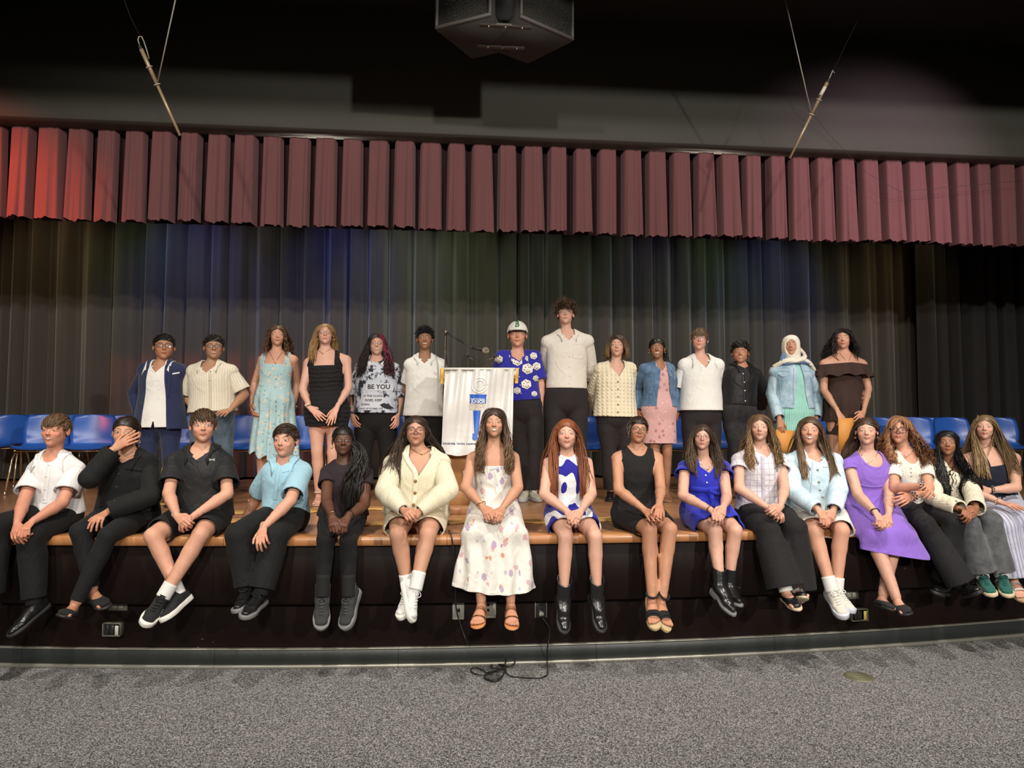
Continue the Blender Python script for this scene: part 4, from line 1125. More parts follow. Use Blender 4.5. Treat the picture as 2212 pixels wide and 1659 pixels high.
def build_head(f, skin, vox, neckdir):
    """head in its own frame (chin to crown = 1, face towards -y): vertices, triangles, colours, material ids"""
    P = head_prims(f)
    P += [cone((0, .09, -.22), A(0, .09, -.22) + neckdir * f.get('neckl', .62), .235 * f.get('neckw', 1), .22 * f.get('neckw', 1), k=.09)]
    V, Q = mesh_sdf(P, vox); T = tri(Q)
    x, y, z = V.T; sk = np.asarray(skin, float)
    C = np.tile(sk, (len(V), 1)); front = (y < -.15)
    pink = f.get('pink', .5)
    ck = np.exp(-(((np.abs(x) - .17) / .075) ** 2 + ((z + .09) / .075) ** 2)) * front * .55 * pink
    nsx = np.exp(-((x / .06) ** 2 + ((z + .10) / .06) ** 2)) * front * .4 * pink
    ears = np.exp(-((np.abs(x) - .37) / .04) ** 2) * .4 * pink
    C = C * (1 + np.clip(ck + nsx + ears, 0, .8)[:, None] * (A(1.12, .70, .66) - 1))
    sm = f.get('smile', .3); mw = .108 + .034 * sm
    zc = -.247 + .03 * sm * (x / mw) ** 2
    lipf = np.clip(1.35 - ((x / (mw * .98)) ** 2 + ((z - zc) / (.043 + .014 * f.get('lips', 0))) ** 2) ** 1.2, 0, 1) * (y < -.28)
    lc = f.get('lipc', sk * A(.92, .55, .52))
    C = C * (1 - lipf[:, None] * .85) + np.asarray(lc) * lipf[:, None] * .85
    bvh = BVHTree.FromPolygons(V.tolist(), T.tolist())
    parts = [(V, T, C, np.zeros(len(T), int))]
    op = f.get('open', .75); ir = A(*f.get('iris', (.05, .025, .012))); hb = A(*f.get('brow', (.04, .022, .012)))
    gx = f.get('gaze', 0.0)
    for s in (-1, 1):
        up_ = lambda q: (.034 * op + .006) * max(0, 1 - abs(q) ** 2.2) + .004 * q * s; dn = lambda q: -(.018 * op + .005) * max(0, 1 - abs(q) ** 2) + .004 * q * s
        xf = lambda q, t: s * .145 + .072 * q
        zf = lambda q, t: .022 - .012 * sm * (1 - op) + (dn(q) + (up_(q) - dn(q)) * (t * .5 + .5))
        def cfn(q, t):
            if t > .72: return A(.02, .012, .01)
            zz = zf(q, t) - .024
            d = math.hypot(0.072 * q - gx * .022, zz)
            if d < .013: return A(.006, .005, .005)
            if d < .031: return ir
            e = .62 - .25 * abs(q) ** 3
            return A(e, e * .93, e * .86) * (.38 + .62 * min(1, sk[0] * 1.7)) if t > -.85 else sk * .6
        parts.append(grid_patch(xf, zf, cfn, 15, 9, bvh) + (1,))
        bt_ = f.get('browt', 1.0)
        xb = lambda q, t: s * (.142 + .098 * q * s) if False else s * .142 + .095 * q
        zb = lambda q, t: .112 + .006 * op + .022 * (1 - (q * s * .8 - .15) ** 2) - .012 * (q * s > .5) * (q * s - .5) + t * .0155 * bt_ * (1 - .55 * max(0, q * s)) * (1 - max(0, abs(q) - .85) * 3)
        parts.append(grid_patch(xb, zb, lambda q, t: hb * .6 + sk * .4 * (.5 + .5 * abs(t)), 11, 4, bvh, .003) + (0,))
        parts.append(grid_patch(lambda q, t: s * .038 * f.get('nose', 1) + .016 * q, lambda q, t: -.142 + .007 * t, lambda q, t: sk * .25, 5, 3, bvh, .003) + (0,))
    gap = f.get('teeth', 0.0)
    zl = lambda q: -.247 + .032 * sm * q * q
    if gap > 0:
        parts.append(grid_patch(lambda q, t: mw * .92 * q, lambda q, t: zl(q) + .004 + (.034 * gap) * t * (1 - abs(q) ** 2.4), lambda q, t: A(.66, .62, .56) if abs(t) < .8 and abs(q) < .88 else sk * A(.45, .22, .2), 17, 7, bvh, .006) + (1,))
    else:
        parts.append(grid_patch(lambda q, t: mw * q, lambda q, t: zl(q) + .0045 * t * (1 - q * q * .8), lambda q, t: sk * A(.34, .17, .16), 15, 3, bvh, .004) + (0,))
    if f.get('stache'):
        pass
    Vs, Ts, Cs, Ms = [], [], [], []; n = 0
    for (v, t, c, m) in parts:
        Vs.append(v); Ts.append(t + n); Cs.append(c); Ms.append(np.full(len(t), m) if np.isscalar(m) else m); n += len(v)
    return np.vstack(Vs), np.vstack(Ts), np.vstack(Cs), np.concatenate(Ms), bvh
FRM = dict(Z1=(0, 680, 3.95), Z2=(500, 680, 3.95), Z3=(860, 640, 3.607), Z4=(1240, 680, 3.95), Z5=(1540, 680, 5.184),
           S1=(0, 870, 3.191), S2=(290, 870, 3.2525), S3=(640, 870, 3.2528), S4=(930, 860, 3.13), S5=(1290, 870, 3.191), S6=(1560, 870, 3.456), S7=(1800, 870, 3.456))
LENS_M, nt_, b_ = newmat('spectacle_lens')
for n_ in list(nt_.nodes):
    if n_.type == 'BSDF_PRINCIPLED': nt_.nodes.remove(n_)
tr_ = N(nt_, 'ShaderNodeBsdfTransparent'); gl_ = N(nt_, 'ShaderNodeBsdfGlossy'); gl_.inputs['Roughness'].default_value = .08
ms_ = N(nt_, 'ShaderNodeMixShader'); ms_.inputs[0].default_value = .06
nt_.links.new(tr_.outputs[0], ms_.inputs[1]); nt_.links.new(gl_.outputs[0], ms_.inputs[2]); nt_.links.new(ms_.outputs[0], nt_.nodes['Material Output'].inputs[0])
GOLD = plain('gold', (.75, .5, .18), .25, metal=1.0); SILV = plain('silver', (.65, .63, .6), .25, metal=1.0)
SEED = [100]

def solve(Apt, px, py, L, sign):
    """point on the pixel's ray at distance L from A (sign -1: nearer to the camera)"""
    d = ray(px, py); m = CP - Apt; b = np.dot(m, d); c = np.dot(m, m) - L * L; D = b * b - c
    if D <= 0: return CP + d * (-b)
    t = -b + sign * math.sqrt(D); return CP + d * t

class Person:
    def __init__(s, fr, pose, kp, label, skin, Y=None, bw=1.0, fat=1.0, fem=False, sc=1.0, dy=None, sg=None, face=None, yaw=0, pitch=0, roll=0, hs=1.0, arm=1.0, leg=1.0, foot=.245, poses='relaxed', clear=None, clrm=.03, heely=.0):
        SEED[0] += 1; s.seed = SEED[0]; s.r = np.random.RandomState(s.seed)
        x0, y0, k = FRM[fr]; tok = kp.split(); s.kp = {}
        for i in range(0, len(tok), 3): s.kp[tok[i]] = (x0 + float(tok[i + 1]) / k, y0 + float(tok[i + 2]) / k)
        K = s.kp; s.pose = pose; s.fem = fem; s.fat = fat; s.sc = sc; dy = dy or {}; sg = sg or {}; s.fr = (x0, y0, k)
        J = s.J = {}
        clear = ('lr' if pose == 'sit' else '') if clear is None else clear
        if pose == 'sit':
            xc = atY(*K['nk'], 4.8)[0]; ye = YE(xc); s.ye = ye
            D = dict(hp=.26, nk=.225, sl=.235, sr=.235, hd=.175, kl=-.105, kr=-.105, al=-.12, ar=-.12); D.update(dy); s.D = D
            for n in ('nk', 'sl', 'sr', 'kl', 'kr', 'al', 'ar'): J[n] = atY(*K[n], ye + D[n])
            P = atY(*K['hp'], ye + D['hp']); P[2] = STZ + .10 * fat; J['hp'] = P; yh = ye + D['hd']
            s.base = (P[0], ye + .2, STZ + .003)
        else:
            D = dict(hp=0, nk=0.0, sl=.0, sr=.0, hd=-.03, kl=-.02, kr=-.02, al=.02, ar=.02); D.update(dy); s.D = D
            for n in ('nk', 'sl', 'sr', 'hp'): J[n] = atY(*K[n], Y + D[n])
            yh = Y + D['hd']; s.base = (J['hp'][0], Y, STZ + .003); s.ye = Y
        u = nrm(J['sr'] - J['sl']); P, Nk = J['hp'], J['nk']
        J['sl'] = J['sl'] + u * .028 - A(0, 0, .026); J['sr'] = J['sr'] - u * .028 - A(0, 0, .026)
        w = nrm(Nk - P); u = nrm(u - w * np.dot(u, w)); v = np.cross(u, w); s.u, s.v, s.w = u, v, w
        s.Lt = np.linalg.norm(Nk - P); sw = np.linalg.norm(J['sr'] - J['sl']); s.bw = (sw / .305) ** .75 * bw
        hw = .088 * s.bw * fat ** .5
        J['hl'], J['hr'] = P - u * hw, P + u * hw
        if pose != 'sit':
            fz = STZ + .003
            for q, sx in (('l', -1), ('r', 1)):
                hj = J['h' + q]
                if 'a' + q in K: a = atY(*K['a' + q], Y + D['a' + q])
                else: a = A(hj[0] + sx * .026, Y + D['a' + q], 0)
                a[2] = fz + .33 * foot + heely; J['a' + q] = a
                if 'k' + q in K: J['k' + q] = atY(*K['k' + q], Y + D['k' + q])
                else: J['k' + q] = hj * .49 + a * .51 + A(0, -.02, 0)
        La, Lf = .265 * sc * arm, .235 * sc * arm
        for q in 'lr':
            if pose == 'sit': d0 = dict(e=-1, w=-1)
            else: d0 = dict(e=1, w=-1)
            J['e' + q] = solve(J['s' + q], *K['e' + q], La, sg.get('e' + q, d0['e']))
            J['w' + q] = solve(J['e' + q], *K['w' + q], Lf, sg.get('w' + q, d0['w']))
            if q in clear:                 # keep lap and folded hands outside the clothes
                pr = s.torso(.03, -.1, .9, .4) + sum([s.legp(x, .022, 1.0) for x in 'lr'] if 'kl' in J else [], [])
                for _ in range(30):
                    if evalpts(pr, J['w' + q][None])[0] > clrm: break
                    J['w' + q] = J['w' + q] - ray(*K['w' + q]) * .01
                s._pr = pr
                for _ in range(14):
                    if min(evalpts(pr, (J['e' + q] * (1 - f_) + J['w' + q] * f_)[None])[0] for f_ in (.4, .7)) > clrm * .8 + .01: break
                    J['e' + q] = J['e' + q] - ray(*K['e' + q]) * .01
            if 'f' + q in K: J['f' + q] = solve(J['w' + q], *K['f' + q], .165 * sc, sg.get('f' + q, -1))
            else: J['f' + q] = J['w' + q] + nrm(J['w' + q] - J['e' + q]) * .16
            if q in clear:
                for _ in range(30):
                    if evalpts(s._pr, J['f' + q][None])[0] > clrm * .75: break
                    J['f' + q] = J['f' + q] - ray(*K['f' + q]) * .01 if 'f' + q in K else J['f' + q] + A(0, -.01, .004)
        # head
        ch, cr = atY(*K['ch'], yh), atY(*K['cr'], yh); mid = (ch + cr) / 2; s.hh = np.linalg.norm(cr - ch) * hs
        by = math.degrees(math.atan2(-mid[0], mid[1]))
        s.R = rot((0, 0, 1), by + yaw) @ rot((1, 0, 0), -pitch) @ rot((0, 1, 0), roll)
        s.hc = mid - s.R @ A(0, -.08, 0) * s.hh
        s.face = face or {}; s.skin = np.asarray(skin, float) * A(.97, .845, .80); s.foot = foot
        s.root = thing('person', label, 'person', s.base)
        s.surf = {}; s.poses = poses
        s.nb = s.hc + s.R @ A(0, .09, -.22) * s.hh       # neck top
        s.V = []; s.T = []; s.C = []; s.M = []; s.n = 0
        s.coll = []
    def hl(s, q): return s.hc + (s.R @ (np.asarray(q, float).T * s.hh)).T
    def tl(s, t): return s.J['hp'] + s.w * (s.Lt * t)
    def prof(s, t, loose=0.0):
        ts = [-.5, -.12, 0, .16, .38, .62, .80, .92, 1]
        if s.fem: ru = [.16, .160, .166, .150, .122, .140, .140, .105, .07]; rv = [.11, .112, .115, .10, .086, .108, .094, .07, .05]
        else: ru = [.155, .152, .156, .146, .134, .148, .150, .112, .07]; rv = [.11, .108, .108, .10, .092, .106, .098, .07, .05]
        a, b = np.interp(t, ts, ru), np.interp(t, ts, rv)
        if loose and t < .75:
            a = a + loose * max(0, max(.150, max(ru[2], ru[5])) - a); b = b + loose * max(0, .112 - b)
        belly = 1 + (s.fat - 1) * (1.0 if t < .7 else .55)
        return a * s.bw * belly, b * s.bw * belly
    def torso(s, infl, t0, t1=.93, loose=0.0, g='T', k=.012, hemf=0.0):
        ts = [t for t in (-.45, -.3, -.12, 0, .16, .30, .42, .55, .68, .80, .93) if t0 < t < t1]; ts = [t0] + ts + [t1]; P = []
        for a, b in zip(ts[:-1], ts[1:]):
            pa, pb = s.prof(a, loose), s.prof(b, loose); fa, fb = hemf * max(0, .4 - a), hemf * max(0, .4 - b)
            P.append(cone(s.tl(a), s.tl(b), (pa[0] + infl + fa, pa[1] + infl + fa), (pb[0] + infl + fb, pb[1] + infl + fb), u=s.u, g=g, k=k))
        return P
    def shoulders(s, infl, g='T'):
        P = []; b = s.bw * s.fat ** .3; r = (.050 if s.fem else .056) * b
        for q in 'lr':
            sj = s.J['s' + q]
            P += [cone(s.tl(.86), sj - s.w * .014, .058 * b + infl, r * .84 + infl, g=g, k=.02), cone(s.tl(1.03) * .85 + sj * .15, sj - s.w * .004, .040 * b + infl * .8, .036 * b + infl * .8, g=g, k=.022)]
        return P
    def armp(s, q, infl, upto, flare=0.0, g=None, fore=None):
        J = s.J; S, E, W = J['s' + q], J['e' + q], J['w' + q]; f = s.fat ** .7 * s.sc * (.93 if s.fem else 1); P = []; g = g or 'A' + q
        ra, rb, rc, rd = .042 * f, .034 * f, .0355 * f, .0225 * f
        fi = infl if fore is None else fore
        S0 = S - s.w * (.016 if infl else .004) + nrm(E - S) * .012; rs = ra + infl * .62
        if upto <= 1:
            e = S + (E - S) * min(1, upto + .12); t = min(1, upto + .12)
            P.append(cone(S0, e, rs, ra + (rb - ra) * t + infl + flare, g=g, k=.010))
        else:
            P.append(cone(S0, E, rs, rb + (infl + fi) / 2 + .004, g=g, k=.010)); t = min(1, upto - 1 + (.12 if upto < 1.95 else .06))
            m = E + (W - E) * min(.3, t); P.append(cone(E, m, rb + (infl + fi) / 2 + .002, rc + fi + .002, g=g, k=.010))
            if t > .3: P.append(cone(m, E + (W - E) * t, rc + fi + .002, rc + (rd - rc) * (t - .3) / .7 + fi + flare, g=g, k=.010))
        return P
    def legp(s, q, infl, upto=2.0, knee=None, hem=None, g=None, kfat=1.0):
        J = s.J; H, K, An = J['h' + q], J['k' + q], J['a' + q]; f = s.fat ** .6 * s.bw ** .5 * s.sc; g = g or 'L' + q; P = []
        rt, rk, rc, ra = .078 * f, .050 * f * kfat, .049 * f, .032 * f
        knee = infl if knee is None else knee; hem = knee if hem is None else hem
        H2 = H + s.w * .0
        m = H2 + (K - H2) * .45
        P.append(cone(H2, m, rt + infl, rt * .9 + infl, g=g, k=.014)); t = 1.0 if upto >= 1 else upto
        P.append(cone(m, K, rt * .9 + infl, rk + knee, g=g, k=.014))
        if upto > 1:
            c = K + (An - K) * .30; back = A(0, .012, 0)
            P.append(cone(K, c + back, rk + knee, rc + knee + (hem - knee) * .3, g=g, k=.010))
            P.append(cone(c + back, An, rc + knee + (hem - knee) * .3, ra + hem, g=g, k=.010))
        return P
    # ---------------- body
    def body(s, vox=None, hvox=None, hand_scale=.178, nohand='', feet=False, pal=None, footw=.93, legend=1.0):
        vox = vox or (.0185 if s.pose == 'sit' else .0215); hvox = hvox or (.0192 if s.pose == 'sit' else .0235)
        P = s.torso(0, -.12, .93) + s.shoulders(0)
        nb = s.nb; rn = .225 * s.hh * s.face.get('neckw', 1)
        P.append(cone(s.tl(.93), nb + (s.tl(1) - nb) * .3, rn * 1.12, rn * .985, k=.03))
        for q in 'lr':
            P += s.armp(q, 0, 2.0)
            for p in P[-3:]: pass
            P += s.legp(q, 0, 2.0)
            if legend < 1: P[-1]['ab'] = P[-1]['ab'] * legend; P[-1]['L2'] *= legend ** 2
        s.bodyp = P
        V, Q = mesh_sdf(P, vox); T = tri(Q)
        s.add(V, T, np.tile(s.skin, (len(V), 1)), 0)
        nd = s.R.T @ nrm(s.tl(.97) - nb)
        s.face['neckl'] = min(.75, np.linalg.norm(s.tl(.99) - nb) / s.hh)
        V, T, C, M, bvh = build_head(s.face, s.skin, hvox, nd)
        s.hb = bvh
        s.add(s.hl(V), T, C, M)
        for q in 'lr':
            if q in nohand: continue
            ps = s.poses if isinstance(s.poses, str) else s.poses['lr'.index(q)]
            V, T = hand(ps); V = V.copy(); W = s.J['w' + q]; d = nrm(s.J['f' + q] - W)
            n = (pal or {}).get(q)
            n = A(0, -1, .35) if n is None else np.asarray(n, float)      # back of the hand faces the hall
            n = nrm(n - d * np.dot(n, d)); x = np.cross(d, n)
            if q == 'l': V[:, 0] *= -1; T = T[:, ::-1]                    # the person's right hand is at image left
            L = hand_scale * s.sc
            Wd = W + (V[:, :1] * x + V[:, 1:2] * d + V[:, 2:] * n) * L
            tt = np.clip((V[:, 1:2] - .0) / .4, 0, 1); C = s.skin * (1 + tt * (A(1.0, .90, .87) - 1))
            s.add(Wd, T, C, 0)
        s.ff = {}
        for q in 'lr':
            s.ff[q] = s.foot_frame(q)
            if feet:
                V, T = foot_tmpl(); V = V.copy()
                if q == 'r': V[:, 0] *= -1; T = T[:, ::-1]
                V = V * A(footw, .95, .95) + A(0, .02, .02)
                s.add(s.fl(q, V), T, np.tile(s.skin * A(1.0, .93, .9), (len(V), 1)), 0)
    def add(s, V, T, C, M):
        s.V.append(V); s.T.append(T + s.n); s.C.append(C); s.M.append(np.full(len(T), M) if np.isscalar(M) else M); s.n += len(V)
    def finish(s):
        o = mk('body', np.vstack(s.V), np.vstack(s.T), [SKIN, EYE], s.root, cols=np.vstack(s.C), midx=np.concatenate(s.M))
        return o
    # ---------------- feet
    def foot_frame(s, q):
        An, K = s.J['a' + q], s.J['k' + q]; L = s.foot
        if s.pose == 'sit':
            if 't' + q in s.kp: toe = solve(An, *s.kp['t' + q], .81 * L, -1)
            else: toe = An + A(0, -.75, -.35) * L
            up = K - An
        else:
            sx = -1 if q == 'l' else 1
            if 't' + q in s.kp:
                g = atZ(*s.kp['t' + q], STZ + .02); dd = nrm(A(g[0] - An[0], g[1] - An[1], 0))
            else: dd = nrm(A(sx * .2, -1, 0))
            toe = An + dd * .77 * L + A(0, 0, -.25 * L); up = A(0, 0, 1)
        d = nrm(toe - An); x = nrm(np.cross(d, nrm(up) + A(0, -.15, 0)))
        a = nrm(A(0, .77, -.25)); lx = A(1, 0, 0); lb = np.cross(lx, a); B = np.cross(x, d)
        R = np.array([x, d, B]).T @ np.array([lx, a, lb])
        return R, An - R @ (A(0, .23, .33) * L), L
    def fl(s, q, V):
        R, o, L = s.ff[q]; return o + (np.asarray(V) * L) @ R.T
    def shoes(s, style, mat, solem=None, sole=(.0, .07), heel=0, w=1.0, laces=None, sock=None, sockh=.62, toe=0.0, only='lr', point=0.0, strap=None, name='shoe'):
        out = []
        for q in only:
            V, T = upper(style); V = V.copy(); V[:, 2] += heel * np.clip((.62 - V[:, 1]) / .3, 0, 1) ** 1.2
            if point: V[:, 0] *= 1 - point * np.clip(V[:, 1] - .6, 0, 1) / .4
            V[:, 0] *= w
            X = s.fl(q, V)
            if style in ('boot', 'hightop'):          # the shaft follows the shin
                up_ = nrm(s.J['k' + q] - s.J['a' + q]); hz = np.clip(V[:, 2:3] - .30, 0, 1); R_, o_, L_ = s.ff[q]; wq = np.clip((V[:, 2] - .10) / .16, 0, 1) * (.27 if style == 'boot' else .15); V = np.column_stack([V[:, 0] * (1 + wq), .235 + (V[:, 1] - .235) * (1 + wq * np.clip(2.0 - V[:, 1] * 2.5, 0, 1)), V[:, 2]])
                X = s.fl(q, np.column_stack([V[:, 0], V[:, 1], np.minimum(V[:, 2], .30)])) + hz * L_ * (up_ * .85 + R_[:, 2] * .15)
            o = mk(name, X, T, mat, s.root, loc=V * .25)
            if solem is not None:
                SV, SF = sole_mesh(sole[0], sole[1], heel, w, toe=toe, point=point)
                mk('sole', s.fl(q, SV), SF, solem, o, smooth=False, loc=SV * .25)
            if laces is not None:
                m = MB()
                for i in range(5):
                    y = .42 + i * .065; z = np.interp(y, [.4, .66], [.355, .225]) + .012; h = .06
                    m.tube([s.fl(q, (-h, y, z - .03)), s.fl(q, (0, y + .02, z)), s.fl(q, (h, y + .03, z - .03))], .0032, 5)
                for sx in (-1, 1):
                    a = np.linspace(0, PI * 1.6, 8)
                    m.tube([s.fl(q, (sx * (.03 + .07 * math.sin(t)), .40 + .05 * (1 - math.cos(t)), .385 - .03 * t * .6)) for t in a], .003, 5)
                m.build('laces', laces, o, smooth=True)
            if sock is not None:
                An, K = s.J['a' + q], s.J['k' + q]; d = nrm(K - An); r = .0385 * s.sc
                pts = [An - d * .02, An + d * .02, An + d * (sockh - .33) * s.foot]
                MB().tube(spline(pts, 5), [r * 1.08] * 11, 16).build('sock', sock, s.root, smooth=True)
            out.append(o)
        return out
    def sandals(s, solem, strapm, straps, sole=(-.03, .02), heel=0, name='sandal', only='lr', ankle=False, buckle=None):
        FV, FT = foot_tmpl()
        for q in only:
            SV, SF = sole_mesh(sole[0], sole[1], heel, 1.0)
            o = mk(name, s.fl(q, SV), SF, solem, s.root, smooth=False)
            for (y, wd) in straps:
                zt = np.interp(y, [.3, .5, .68, .8, .9], [.335, .265, .185, .15, .125]); hw = outline(y) + .022
                rows = []
                for dy_ in (-wd, 0, wd):
                    rows.append([s.fl(q, (hw * math.cos(t), y + dy_ - .05 * math.sin(t), .0 + (zt + .012) * math.sin(t) ** .6)) for t in np.linspace(.02, PI - .02, 15)])
                b = MB().grid(np.array(rows)); b.build('strap', strapm, o, smooth=True)
                if buckle is not None:
                    c = (hw * .8, y, zt * .62)
                    MB().tube([s.fl(q, (c[0] + a, c[1] + b_, c[2] + .03 - a)) for a, b_ in ((-.03, -.045), (.03, -.045), (.03, .045), (-.03, .045))], .0025, 5, closed=True).build('buckle', buckle, o)
            if ankle:
                rr = [s.fl(q, (.145 * math.cos(t), .235 + .15 * math.sin(t), .41)) for t in np.linspace(0, 2 * PI, 20, endpoint=False)]
                MB().tube(rr, .006, 6, closed=True).build('ankle_strap', strapm, o, smooth=True)
    # ---------------- clothes
    def tops(s, infl=.018, sleeve=.6, sinf=.018, flare=.012, hem=-.1, loose=.5, hemf=0.0, fore=None, shoulders=True, t1=.95):
        hemf = hemf or (.036 if hem < .08 else 0.0)
        P = s.torso(infl, hem - .06, t1 if shoulders else min(t1, .80), loose, hemf=hemf)
        if shoulders: P += s.shoulders(infl * .75)
        pl = [('T', s.tl(hem), -s.w)]
        if sleeve > 0:
            for q in 'lr':
                P += s.armp(q, sinf, sleeve, flare, fore=fore); S, E, W = s.J['s' + q], s.J['e' + q], s.J['w' + q]
                if sleeve <= 1: pl.append(('A' + q, S + (E - S) * sleeve, nrm(E - S)))
                else: pl.append(('A' + q, E + (W - E) * (sleeve - 1), nrm(W - E)))
        return P, pl
    def pantsp(s, infl=.012, knee=.018, hem=.03, upto=1.92, waist=.2, tinf=None):
        P = s.torso(infl + .004 if tinf is None else tinf, -.12, waist + .06, g='T'); pl = [('T', s.tl(waist), s.w)]
        for q in 'lr':
            P += s.legp(q, infl, 2.0 if upto > 1 else 1.0, knee, hem); H, K, An = s.J['h' + q], s.J['k' + q], s.J['a' + q]
            if upto > 1: pl.append(('L' + q, K + (An - K) * (upto - 1), nrm(An - K)))
            else: pl.append(('L' + q, H + (K - H) * upto, nrm(K - H)))
        return P, pl
    def skirt_sit(s, frac, infl=.025, spread=.02, drop=None, waist=.3, hang=.05, zback=None, vside=0.0):
        """skirt on a lap; drop = world z of the hem when it falls past the knees"""
        P = s.torso(infl * .8, -.1, waist + .04, g='T'); J = s.J; K = (J['kl'] + J['kr']) / 2; H = J['hp']
        hk = np.linalg.norm(J['kr'] - J['kl']) / 2 + .055 * s.fat ** .5; uu = nrm(J['kr'] - J['kl'])
        pr = s.prof(0); f = s.fat ** .6
        for q in 'lr':
            P += [dict(p, g='S') for p in s.legp(q, infl, .95, infl)]
        P.append(cone(H + A(0, -.03, -.02), H + (K - H) * (1.0 if drop is None else .97) + A(0, 0, -.022), (pr[0] + infl, .062 * f + infl * .6), (hk + infl * .6 + spread, .046 + infl * .5), u=uu, g='S', k=.03)); pl = []
        if drop is None:
            e = H + (K - H) * frac; pl.append(('S', e, nrm(nrm(K - H) + A(0, 0, -hang * 4))))
        else:
            e = A(K[0] + vside, K[1] - .0, drop - .03)
            P.append(cone(K + A(0, .0, -.01), e, (hk + infl * .5 + spread, .052 + infl * .5), (hk + infl + spread * 2.6, .085 + infl), u=uu, g='S', k=.035))
            pl.append(('S', A(0, 0, drop), A(.0, 0, -1)))
        return P, pl
    def skirt_stand(s, top, zhem, r0, r1, d=.78, cx=0.0):
        a = s.tl(top); b = A(s.J['hp'][0] + cx, s.J['hp'][1], zhem - .04)
        m = s.J['hp'] * 1.0
        return [cone(a, m, (r0, r0 * d), ((r0 + r1) / 2, (r0 + r1) / 2 * d), u=s.u, g='S', k=.05), cone(m, b, ((r0 + r1) / 2, (r0 + r1) / 2 * d), (r1, r1 * d), u=s.u, g='S', k=.05)], [('S', A(0, 0, zhem), A(0, 0, -1))]
    def neckf(s, spec):
        kind = spec[0]; o = s.tl(1.0); u, v, w = s.u, s.v, s.w; k = s.bw
        def f(P):
            q = P - o; a = (q @ u) / k; b = (q @ v) / k; c = (q @ w) / k
            r_ = spec[1]
            out = np.minimum((1 - np.sqrt((a / r_) ** 2 + (b / (r_ * 1.08)) ** 2)) * r_, c + .11)
            if kind == 'v': out = np.minimum(out, .012 - b)
            fr = (b + .012)
            if kind == 'v': out = np.maximum(out, np.minimum(r_ * np.clip((c + spec[2]) / spec[2], -1, 1.0) - np.abs(a), fr))
            if kind == 'scoop': out = np.maximum(out, np.minimum(.08 * (1 - np.sqrt((a / spec[3]) ** 2 + (np.minimum(c - .02, 0) / (spec[2] + .02)) ** 2)), fr))
            if kind in ('square', 'sleeveless'):
                if spec[3]: out = np.maximum(out, np.minimum(np.minimum(spec[3] - np.abs(a), c + spec[2]), fr + .03))
                if spec[4]: out = np.maximum(out, np.minimum(np.abs(a) - spec[4] - np.clip(-(c + .05), 0, .1) * .35, c + spec[5]))
            if kind == 'tube': out = np.maximum(out, c + spec[2])
            return out
        return f
    def garment(s, name, mat, PL, neck=None, wr=.0035, wf=16.0, vox=None, cut=None, disp=None, push=True, extra=None, rimw=.010):
        prims, planes = PL; SEED[0] += 1; sd = SEED[0]
        vox = vox or (.0122 if s.pose == 'sit' else .0145)
        gall = sorted(set(p['g'] for p in prims)); parts = []
        core = [g for g in gall if g[0] in 'TSL']; clusters = [core] + [[g] for g in gall if g not in core]
        for gs in clusters:
            if not gs: continue
            cp = [p for p in prims if p['g'] in gs]
            V, Q = mesh_sdf(cp, vox); T = tri(Q)
            def groups(P): return np.stack([evalpts([p for p in cp if p['g'] == g], P, True) for g in gs], 1).argmin(1)
            n = vnorm(V, T); gi = groups(V)
            if wr: V = V + n * (folds(V, sd, wf) * wr)[:, None]
            if disp is not None: V = V + n * disp(V, gi, gs)[:, None]
            for (g, p, nn) in planes:
                if g not in gs: continue
                if len(gs) == 1: f = (V - p) @ nn
                else: f = np.where(groups(V) == gs.index(g), (V - p) @ nn, -.03)
                V, T = clip(V, T, f)
            if neck is not None and (gs[0][0] in 'TSL' or neck[0] == 'tube'):
                nf = s.neckf(neck)
                for _ in range(2): V, T = refine(V, T, nf(V), .010)
                V, T = clip(V, T, nf(V))
            parts.append((V, T))
        V = np.vstack([p[0] for p in parts]); off = np.cumsum([0] + [len(p[0]) for p in parts])[:-1]; T = np.vstack([p[1] + o_ for p, o_ in zip(parts, off)])
        gs = gall
        def groups(P): return np.stack([evalpts([p for p in prims if p['g'] == g], P, True) for g in gs], 1)
        if cut is not None:
            for _ in range(2): V, T = refine(V, T, cut(V), .010)
            V, T = clip(V, T, cut(V))
        V, T = rim(V, T, rimw, True)
        q = V - s.J['hp']; loc = np.stack([q @ s.u, q @ s.v, q @ s.w], 1)
        G = groups(V); gi = G.argmin(1)
        for q_ in 'lr':
            if 'L' + q_ in gs and name.startswith('striped'):
                m = gi == gs.index('L' + q_); K, An, H = s.J['k' + q_], s.J['a' + q_], s.J['h' + q_]
                sh = nrm(An - K); th = nrm(K - H); d1 = V[m] - K; low = (d1 @ (sh - th)) > 0
                ux = nrm(np.cross(sh, A(0, 1, 0))); loc[m] = np.where(low[:, None], np.stack([d1 @ ux, d1 @ A(0, -1, 0), -(d1 @ sh)], 1), np.stack([d1 @ ux, d1 @ A(0, 0, 1), -(d1 @ th)], 1))
            if 'A' + q_ in gs:
                m = gi == gs.index('A' + q_); S, E, W = s.J['s' + q_], s.J['e' + q_], s.J['w' + q_]
                ax = nrm(E - S); ux = nrm(np.cross(ax, s.v)); d1 = V[m] - S; loc[m] = np.stack([d1 @ ux, d1 @ s.v, -(d1 @ ax)], 1)
        o = mk(name, V, T, mat, s.root, loc=loc)
        s.surf[name] = BVHTree.FromPolygons(V.tolist(), T.tolist()); s.coll += prims
        s.last = o; return o
    # ---------------- things sewn on
    def hit(s, px, py, surf):
        x0, y0, k = s.fr; d = ray(x0 + px / k, y0 + py / k)
        h = s.surf[surf].ray_cast(Vector(CP), Vector(d))
        if h[0] is None: return None, None
        n = np.array(h[1]); n = n if np.dot(n, d) < 0 else -n
        return np.array(h[0]), n
